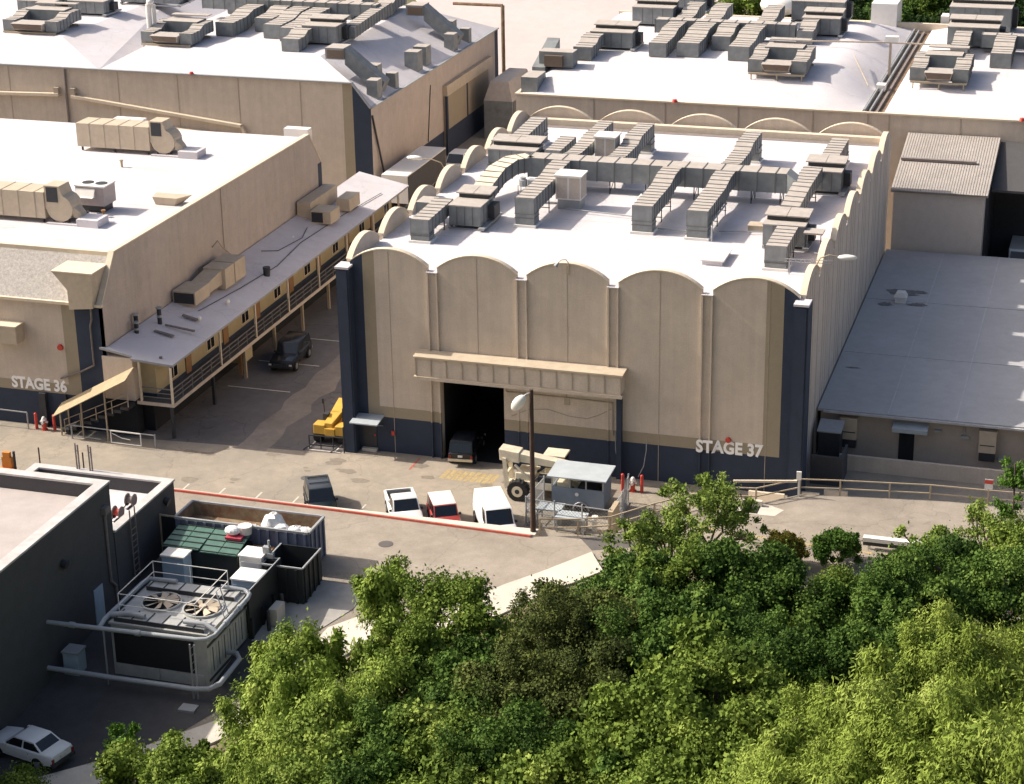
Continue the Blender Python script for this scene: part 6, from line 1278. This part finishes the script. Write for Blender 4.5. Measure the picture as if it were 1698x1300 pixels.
# green lidded bins, open black dumpster
t = thing('dumpster','wide dumpster with ribbed dark green lids below the container','dumpster',(0,-22.5,1.2))
mb = MB(); mb.box(-2.4,2.3,-23.7,-21.6,1.2,3.2); part(t, 'body', mb, 'blackbin')
for i in range(4):
    xa = -2.4+i*1.17; mb = MB(); k = .1 if i < 2 else 0
    mb.hexa([(xa+.02,-23.8,3.2+k),(xa+1.14,-23.8,3.2+k),(xa+1.14,-21.5,3.6),(xa+.02,-21.5,3.6),(xa+.02,-23.8,3.27+k),(xa+1.14,-23.8,3.27+k),(xa+1.14,-21.5,3.67),(xa+.02,-21.5,3.67)])
    for q in range(5):
        yy = -23.75+q*.55; zz = 3.27+k+(.4-k)*(yy+23.8)/2.3; mb.hexa([(xa+.02,yy,zz),(xa+1.14,yy,zz),(xa+1.14,yy+.06,zz+.01),(xa+.02,yy+.06,zz+.01),(xa+.02,yy,zz+.05),(xa+1.14,yy,zz+.05),(xa+1.14,yy+.06,zz+.06),(xa+.02,yy+.06,zz+.06)],1)
    part(t, 'lid', mb, ['greenbin','blackbin'])
mb = MB(); mb.box(-4.0+.3,-2.5,-21.2,-21.1,1.5,3.9); mb.bar((-3.75,-21.15,1.3),(-3.75,-21.15,4.0),.12,m=1); mb.bar((-2.5,-21.15,3.9),(-3.75,-21.15,3.95),.1,m=1); single('yard_gate', mb, ['black','concrail'], 'dark gate panel between the building corner and the container', 'gate', (-3.1,-21.2,1.4))
mb = MB(); mb.box(1.0,2.0,-22.5,-21.6,3.56,3.7); mb.ball((1.3,-22.0,3.95),.5,.4,.28,m=1); single('cloth_heap', mb, [mat('pink_red_plastic',(0.45,0.06,0.09),.5,.15,3),'carwhite'], 'red and white plastic bundle lying on the green lids', 'bundle', (1.5,-22,3.6))
mb = MB(); mb.cyl((1.9,-21.6,3.65),(1.9,-21.6,4.15),.38,.42,14); single('paint_bucket', mb, 'carcream', 'white round bucket on the edge of the green lids', 'bucket', (1.9,-21.6,3.65))
mb = MB(); mb.box(2.35,3.7,-22.6,-21.6,2.9,3.0); mb.box(2.4,3.6,-22.5,-21.7,1.2,2.9,1); single('wooden_crate', mb, ['brownwood','black'], 'brown wooden board on a dark bin beside the green lids', 'crate', (3,-22.1,1.2))
t = thing('dumpster','open black dumpster with a pale rim in front of the container end','dumpster',(5.3,-23.1,1.2))
x0, x1, y0, y1, z0, z1 = 4.2, 6.65, -24.5, -21.75, 1.15, 3.35
mb = MB()
for (a,b,c,d) in ((x0,x1,y0,y0+.07),(x0,x1,y1-.07,y1),(x0,x0+.07,y0+.07,y1-.07),(x1-.07,x1,y0+.07,y1-.07)): mb.box(a,b,c,d,z0,z1)
mb.box(x0+.07,x1-.07,y0+.07,y1-.07,z0,z0+.5)
for i in range(4): mb.box(x1+.001,x1+.08,y0+.2+i*.65,y0+.32+i*.65,z0,z1-.1); mb.box(x0+.2+i*.6,x0+.32+i*.6,y0-.08,y0-.001,z0,z1-.1)
part(t, 'body', mb, 'blackbin')
mb = MB()
for a, b in (((x0,y0,z1),(x1,y0,z1)),((x1,y0,z1),(x1,y1,z1)),((x0,y1,z1),(x0,y0,z1))): mb.bar(a, b, .09)
part(t, 'rim', mb, 'steel')
t = thing('floodlight','pair of small floodlights on a thin post above the black dumpster','floodlight',(4.3,-23.7,1.1))
mb = MB(); mb.bar((4.35,-23.75,1.1),(4.35,-23.75,4.1),.07); part(t, 'post', mb, 'steel'); mb = MB(); mb.box(4.0,4.4,-23.9,-23.6,3.7,4.1); mb.box(4.3,4.65,-23.95,-23.7,3.45,3.75); mb.cyl((4.35,-23.75,4.1),(4.35,-23.75,4.5),.07,n=8); part(t, 'lamp_head', mb, 'steel')

# ================================================================== TREES
TREES = [
    (12.99, -39.75, 2.5, 7, 'light', 'by the cooling plant pipes, tallest at the left'),
    (16.83, -43.91, 2.2, 6, 'light', 'behind the tallest left one, touching the sidewalk bend'),
    (11.45, -41.18, 1.8, 5, 'light', 'nearest the cooling plant, small and rounded'),
    (16.15, -35.28, 2.0, 8, 'light', 'rising highest in front of the concrete pad'),
    (19.36, -36.44, 2.1, 7.5, 'mid', 'right of the tall feathery one by the pale sidewalk'),
    (19.11, -39.68, 2.4, 6.5, 'mid', 'in the dip between the two crowns by the concrete pad'),
    (21.78, -40.57, 2.5, 6, 'dark', 'below the pale sidewalk gap, left of the brown green ones'),
    (18.43, -41.89, 2.2, 6.5, 'light', 'under the tall feathery one, facing the dumpsters'),
    (26.4, -40.5, 2.9, 8, 'olive', 'pointed at the top, just right of the pale sidewalk'),
    (28.65, -40.6, 2.5, 7.5, 'olive', 'standing below the work tables, right of the pointed one'),
    (25.95, -43.77, 2.9, 7, 'olive', 'spreading in front of the pointed one'),
    (29.08, -45.28, 2.8, 7, 'olive', 'spreading lower right of the pointed one'),
    (23.63, -43.51, 2.4, 6, 'dark', 'filling the left foot of the brown green group'),
    (22.02, -35.86, 1.5, 5, 'mid', 'small, peeking out left of the pointed one above the sidewalk'),
    (28.01, -16.08, 2.9, 6.0, 'sparse', 'with an open airy crown in front of the handrail'),
    (25.36, -21.56, 1.7, 4.5, 'sparse', 'low and open on the left flank of the airy crown'),
    (26.84, -20.75, 1.9, 5, 'sparse', 'filling the gap under the airy crown toward the yard fence'),
    (27.2, -32.75, 2.6, 6.5, 'dark', 'directly beneath the open airy crowns, left one'),
    (30.04, -32.16, 2.8, 6.5, 'mid', 'directly beneath the open airy crowns, right one'),
    (32.69, -31.45, 2.9, 6.5, 'dark', "left of the brownish brush, under the airy crown's right end"),
    (35.23, -31.62, 2.7, 6, 'dark', 'below the brownish brush by the road'),
    (37.65, -30.26, 2.6, 5.5, 'mid', 'below and between the brush and the round bush'),
    (40.31, -31.47, 2.9, 6.5, 'dark', 'below the round clipped bush'),
    (41.91, -24.19, 2.7, 6, 'dark', 'below the white rail barrier, widest of the upper right group'),
    (44.67, -26.08, 2.9, 6.5, 'dark', 'right beneath the white rail barrier'),
    (40.8, -14.72, 1.6, 4.5, 'sparse', 'at the right photo edge below the road'),
    (43.29, -13.73, 1.9, 5, 'sparse', 'with thin twigs overlapping the white rail barrier'),
    (45.03, -15.92, 1.6, 5.5, 'mid', 'with thin twigs between the white rail barrier and the photo edge'),
    (34.88, -12.3, 1.25, 2.1, 'bush', 'at the right photo edge beside the road'),
    (31.93, -13.38, 1.15, 1.9, 'brush', 'clipped round beside the upper road'),
    (31.1, -41.71, 2.9, 7.5, 'dark', 'brownish and rounded left of the round bush'),
    (33.49, -40.36, 2.9, 7, 'dark', 'in the dark middle band, leftmost'),
    (36.56, -42.71, 2.8, 7, 'dark', 'in the dark middle band, second from left'),
    (39.02, -42.07, 2.6, 6.5, 'dark', 'in the dark middle band, centre'),
    (40.9, -38.75, 2.6, 6.5, 'dark', 'in the dark middle band, left of the yellow green ones'),
    (35.82, -51.92, 3.4, 9, 'mid', 'in the dark middle band, just above the tallest yellow green one'),
    (33.42, -51.52, 2.9, 8, 'mid', 'big and full left of the yellow green ones'),
    (38.19, -54.7, 2.6, 7, 'mid', 'left shoulder of the big full tree'),
    (44.41, -47.99, 3.4, 10, 'pepper', 'lower right shoulder of the big full tree'),
    (46.43, -44.27, 3.0, 9, 'pepper', 'tallest of the yellow green ones with a pointed top'),
    (42.13, -57.92, 3.1, 9, 'pepper', 'at the right photo edge above the other yellow green ones'),
    (40.66, -59.84, 2.8, 8, 'pepper', 'left of the tallest yellow green one'),
    (44.54, -62.81, 3.4, 9, 'pepper', 'leftmost and lowest shouldered of the yellow green ones'),
    (46.8, -65.14, 3.2, 9, 'pepper', 'in the middle of the yellow green mass'),
    (43.17, -64.49, 3, 8, 'pepper', 'right end of the yellow green mass'),
    (45.88, -67.63, 3, 8, 'pepper', 'at the lower photo edge, left in the yellow green mass'),
    (9.34, -45.25, 1.9, 3.6, 'mid', 'at the lower photo edge, right in the yellow green mass'),
    (5.99, -44.16, 1.3, 3, 'mid', 'near the lower photo edge left, beside the sidewalk'),
    (12.6, -45.58, 1.9, 4, 'light', 'leftmost shrub beside the sidewalk end'),
    (14.95, -45.92, 2.2, 5, 'light', 'feathery, low between the sidewalk and the thicket'),
    (18.97, -48.48, 2.5, 6, 'mid', 'feathery, second row from the cooling plant'),
    (20.99, -47.21, 2.5, 6, 'dark', 'bottom row, right of the feathery low ones'),
    (23.68, -48.59, 2.6, 6, 'mid', 'bottom row, first dark one from the left'),
    (26.38, -49.52, 2.6, 6, 'dark', 'bottom row, between two dark crowns'),
    (28.42, -48.55, 2.6, 6, 'dark', 'bottom row, below the left brown green crowns'),
    (31.34, -51.81, 2.5, 6, 'mid', 'bottom row, below the right brown green crowns'),
    (33.63, -53.32, 2.5, 6, 'dark', 'bottom row, left of the reddish shrub'),
    (11.59, -46.8, 1.8, 3, 'mid', 'bottom row, right of the reddish shrub'),
    (18.05, -51.05, 2.3, 5, 'mid', 'lowest row at the left end'),
    (21.16, -50.61, 2.4, 5, 'dark', 'lowest row, second from the left'),
    (25.39, -52.09, 2.4, 5, 'mid', 'lowest row, third from the left'),
    (28.97, -52.16, 2.4, 5, 'mid', 'lowest row, fourth from the left'),
    (31.93, -52.19, 2.2, 4.5, 'rust', 'with rusty red shoots at the lower photo edge'),
    (36.47, -56.95, 2.5, 6, 'mid', 'lowest row, under the big full tree'),
    (39.1, -58.51, 2.6, 6, 'pepper', 'lowest row, first yellow green one from the left'),
    (44.44, -11.51, 0.75, 7.5, 'sprig', 'thin and upright alone against the low beige wall'),
    (0.83, -45.36, 1.2, 2, 'mid', 'in the lower left photo corner before the white sedan'),
    (34.84, -52.54, 2.6, 7, 'mid', 'tucked between the big full tree and its left shoulder'),
    (4.58, -42.39, 0.6, 3.2, 'sprig', 'thin sprig rising beside the sidewalk near the white sedan'),
]
def leafmat(name, c1, c2, c3, trans=0.17):
    mt = bpy.data.materials.new(name); mt.use_nodes = True; t = mt.node_tree; p = t.nodes['Principled BSDF']; N = t.nodes.new; L = t.links.new
    at = N('ShaderNodeAttribute'); at.attribute_name = 'tint'
    r_ = N('ShaderNodeValToRGB'); r_.color_ramp.elements[0].color = (*c1,1); r_.color_ramp.elements[1].color = (*c3,1)
    e = r_.color_ramp.elements.new(0.5); e.color = (*c2,1)
    L(at.outputs['Fac'], r_.inputs[0]); L(r_.outputs[0], p.inputs['Base Color']); p.inputs['Roughness'].default_value = 0.75; p.inputs['Specular IOR Level'].default_value = 0.12
    tr_ = N('ShaderNodeBsdfTranslucent'); L(r_.outputs[0], tr_.inputs['Color']); mx = N('ShaderNodeMixShader'); mx.inputs[0].default_value = trans
    L(p.outputs[0], mx.inputs[1]); L(tr_.outputs[0], mx.inputs[2]); L(mx.outputs[0], t.nodes['Material Output'].inputs[0])
    return mt
KIND = {  # material, leaf length, width, clumps per m2, leaves per clump, clump radius, droop, label
 'light':  (leafmat('light_feathery_leaf',(.11,.17,.025),(.21,.29,.05),(.35,.43,.10)), .17,.034, 430,.55,.9,'light green feathery tree','tree'),
 'pepper': (leafmat('yellow_green_leaf',(.12,.175,.026),(.21,.28,.048),(.34,.41,.10)), .165,.028, 720,.60,1.0,'yellow green drooping tree','tree'),
 'mid':    (leafmat('mid_green_leaf',(.055,.092,.015),(.135,.20,.032),(.28,.35,.075)), .135,.060, 520,.62,.15,'mid green leafy tree','tree'),
 'dark':   (leafmat('dark_green_leaf',(.026,.056,.011),(.066,.125,.021),(.16,.24,.05)), .125,.056, 520,.62,.15,'dark green leafy tree','tree'),
 'far':    (leafmat('far_dark_leaf',(.010,.024,.008),(.022,.046,.012),(.055,.09,.022)), .125,.056, 420,.62,.15,'dark green far tree','tree'),
 'olive':  (leafmat('brown_olive_leaf',(.030,.046,.012),(.068,.088,.022),(.15,.175,.045)), .11,.042, 520,.58,.1,'brownish olive fine leaved tree','tree'),
 'sparse': (leafmat('bright_sparse_leaf',(.085,.13,.022),(.17,.24,.045),(.31,.38,.10)), .19,.058, 130,.42,.0,'bright thin leaved tree','tree'),
 'bush':   (leafmat('bush_leaf',(.03,.075,.012),(.065,.13,.02),(.14,.21,.045)), .085,.038, 360,.26,.0,'dark green round bush','bush'),
 'brush':  (leafmat('brown_brush_leaf',(.06,.065,.010),(.12,.11,.018),(.19,.17,.03)), .09,.028, 360,.26,.0,'brown green bush','bush'),
 'rust':   (leafmat('rusty_shoot_leaf',(.05,.08,.015),(.13,.12,.03),(.26,.13,.05)), .22,.08, 140,.45,.1,'mixed green and rusty shrub','shrub'),
 'sprig':  (leafmat('sprig_leaf',(.05,.11,.014),(.09,.18,.025),(.15,.25,.05)), .15,.06, 170,.32,.0,'bright green slender young tree','tree'),
}
def leaves(name, parent, c, axis, side, Ln, Wn, tint, mt, off):
    n = len(c); v = np.empty((n,4,3)); v[:,0] = c; v[:,1] = c+axis*Ln*.45+side*Wn; v[:,2] = c+axis*Ln; v[:,3] = c+axis*Ln*.45-side*Wn
    v = v.reshape(-1,3)-np.array(off); me = bpy.data.meshes.new(name)
    me.vertices.add(4*n); me.vertices.foreach_set('co', v.ravel().astype(np.float32))
    me.loops.add(4*n); me.loops.foreach_set('vertex_index', np.arange(4*n, dtype=np.int32))
    me.polygons.add(n); me.polygons.foreach_set('loop_start', np.arange(0,4*n,4,dtype=np.int32)); me.polygons.foreach_set('loop_total', np.full(n,4,dtype=np.int32))
    at = me.attributes.new('tint','FLOAT','FACE'); at.data.foreach_set('value', np.clip(tint,0,1).astype(np.float32))
    me.materials.append(mt); me.update(); me.validate()
    o = bpy.data.objects.new(name, me); COL.objects.link(o); o.parent = parent
    return o
def unit(a): return a/np.maximum(1e-6, np.linalg.norm(a, axis=1, keepdims=True))
def tree(x, y, r_, h, kind, label, seed, group=None, name=None, scale=1.0, dens=1.0):
    g_ = np.random.default_rng(seed); mt, Ln, Wn, per, cr, droop, base, cat = KIND[kind]; Ln, Wn, cr = Ln*scale, Wn*scale, cr*scale
    z0 = ground(x, y) if y < 0 else 0.0
    low = kind in ('bush','brush'); ch = h*.46 if low else min(h*.42, r_*1.35); cz = z0+h-ch*1.02
    t = thing(name or {'tree':'broadleaf_tree','bush':'bush','shrub':'shrub'}[cat], label or '', cat, (x,y,z0), group=group)
    ncl = int((4*math.pi*r_*r_*1.1)/(cr*cr*3.0)*(.8 if kind != 'sparse' else .46)*dens)+4
    d = unit(g_.normal(size=(ncl,3))); d[:,2] = np.where(d[:,2] < -.55, -d[:,2], d[:,2])
    kp = np.sin(d[:,0]*4.3+seed)*np.cos(d[:,1]*5.1+seed*1.3)+np.sin(d[:,2]*6+seed)*.4+.5*g_.random(ncl) > (-.42 if not low else -9); d = d[kp]; ncl = len(d)
    rad = g_.uniform(.58,1.0,ncl)**.7; lob = 1+.20*np.sin(3*np.arctan2(d[:,1],d[:,0])+seed)+.16*np.sin(5*d[:,2]+7*d[:,0]+seed*2)+.13*g_.normal(size=ncl)
    cc = np.stack([d[:,0]*r_*rad*lob, d[:,1]*r_*rad*lob, d[:,2]*ch*rad*np.clip(lob,.7,1.12)],1)+np.array([x,y,cz])
    if kind == 'sprig': cc = np.stack([x+g_.normal(size=ncl)*r_*.5, y+g_.normal(size=ncl)*r_*.5, z0+h*g_.uniform(.35,1,ncl)],1); cz = z0+h*.7
    K = int(per*(1 if not low else 1)); idx = np.repeat(np.arange(ncl), K); n = len(idx)
    g1 = g_.normal(size=(n,3)); g1 = unit(g1)*(g_.uniform(0,1,n)**.55*(1+.9*(g_.random(n) > .86)*g_.random(n)))[:,None]*cr*g_.uniform(.55,1.45,ncl)[idx][:,None]; g1 *= g_.uniform(.6,1.4,(ncl,3))[idx]
    g1[:,2] *= .75
    if droop > .5: g1[:,2] -= np.abs(g_.normal(size=n))*cr*.9
    c = cc[idx]+g1; out = unit(c-np.array([x,y,cz]))
    axis = unit(out*.5+g_.normal(size=(n,3))*.75+np.array([0,0,-1.5*droop if droop > .5 else .15]))
    nrm = unit(unit(g1)*.9+out*.6+np.array([0,0,.45])+g_.normal(size=(n,3))*.24); side = unit(np.cross(axis, nrm))
    lsz = g_.uniform(.8,1.25); sz = (g_.uniform(.65,1.35,n)*g_.uniform(.7,1.45,ncl)[idx]*lsz)[:,None]
    tint = .47+.20*g_.normal(size=ncl)[idx]+.10*g_.normal(size=n)
    if kind == 'rust': tint = np.where(g_.random(ncl)[idx] > .75, .9, .25)+.1*g_.normal(size=n)
    leaves('crown', t, c, axis, side, Ln*sz, Wn*sz, tint, mt, (x,y,z0))
    mb = MB(); tr_ = max(.06, r_*.075)*(.6 if low else 1); fork = z0+(h*.35 if not low else .25)
    if kind == 'sprig': mb.tube([(x,y,z0-.3),(x+.05,y,z0+h*.5),(x-.05,y+.05,z0+h*.95)],.05,6)
    else:
        mb.cyl((x,y,z0-.5),(x+.1,y,fork),tr_,tr_*.75,8)
        for k in range(min(ncl, 9 if not low else 4)):
            e = cc[k*max(1,ncl//9)%ncl]; m_ = (np.array([x,y,fork])+e)/2+g_.normal(size=3)*.15*r_*.5
            mb.tube([(x+.1,y,fork-.05),tuple(m_),tuple(e)], tr_*.32, 5)
    part(t, 'trunk', mb, 'bark', smooth=True)
    return t
for i, (x, y, r_, h, kind, where) in enumerate(TREES):
    tree(x, y, r_, h, kind, KIND[kind][6]+' '+where, 100+i, 'trees and shrubs on the slope below the studio' if kind not in ('bush','brush') else 'bushes by the upper road')
# low undergrowth that covers the slope between the trunks
n = 60000; px = rng.uniform(2, 62, n); py = rng.uniform(-72, -15, n)
keep = np.array([inside(a, b) and hdist(a, b) > .5 for a, b in zip(px, py)]); px, py = px[keep], py[keep]; n = len(px)
pz = np.array([ground(a, b) for a, b in zip(px, py)])
c = np.stack([px+rng.normal(size=n)*.1, py, pz+rng.uniform(-.05,.55,n)*(.5+.5*np.sin(px*1.3)*np.cos(py*1.1))],1); ax = unit(rng.normal(size=(n,3))*.6+np.array([0,0,.6])); sd_ = unit(np.cross(ax, rng.normal(size=(n,3))))
o = leaves('undergrowth', None, c, ax, sd_, rng.uniform(.15,.42,n)[:,None], rng.uniform(.04,.12,n)[:,None], rng.normal(.4,.2,n), KIND['mid'][0], (0,0,0)); o['kind'] = 'stuff'
# trees behind the far stages
g = MB(); g.box(-200,300,104,420,-.3,.3); struct('far_woodland_floor', g, 'soil')
FT = []
k = 0
for row, (yy, n_, hh) in enumerate(((118,13,9.5),(132,13,11),(150,13,13),(172,13,15))):
    for j in range(n_):
        FT.append((3+j*5.4+(row%2)*3+rng.uniform(-1.5,1.5), yy+rng.uniform(-3,3), rng.uniform(3.2,4.6), hh*rng.uniform(.85,1.15), ('far','far','far','far','dark')[(j*3+row*2) % 5] if (j*3+row*2) % 11 else 'mid'))
words = ['first','second','third','fourth','fifth','sixth','seventh','eighth','ninth','tenth','eleventh','twelfth','thirteenth']
rows_ = ['front row','second row','third row','back row']
for i, (x, y, r_, h, kind) in enumerate(FT):
    tree(x, y, r_, h, kind, '%s in the %s behind the far roofs, %s from left' % ({'far':'dark green tree','dark':'green tree','mid':'light green tree'}[kind], rows_[i//13], words[i%13]), 900+i, 'trees behind the far stages', scale=2.1, dens=1.0)
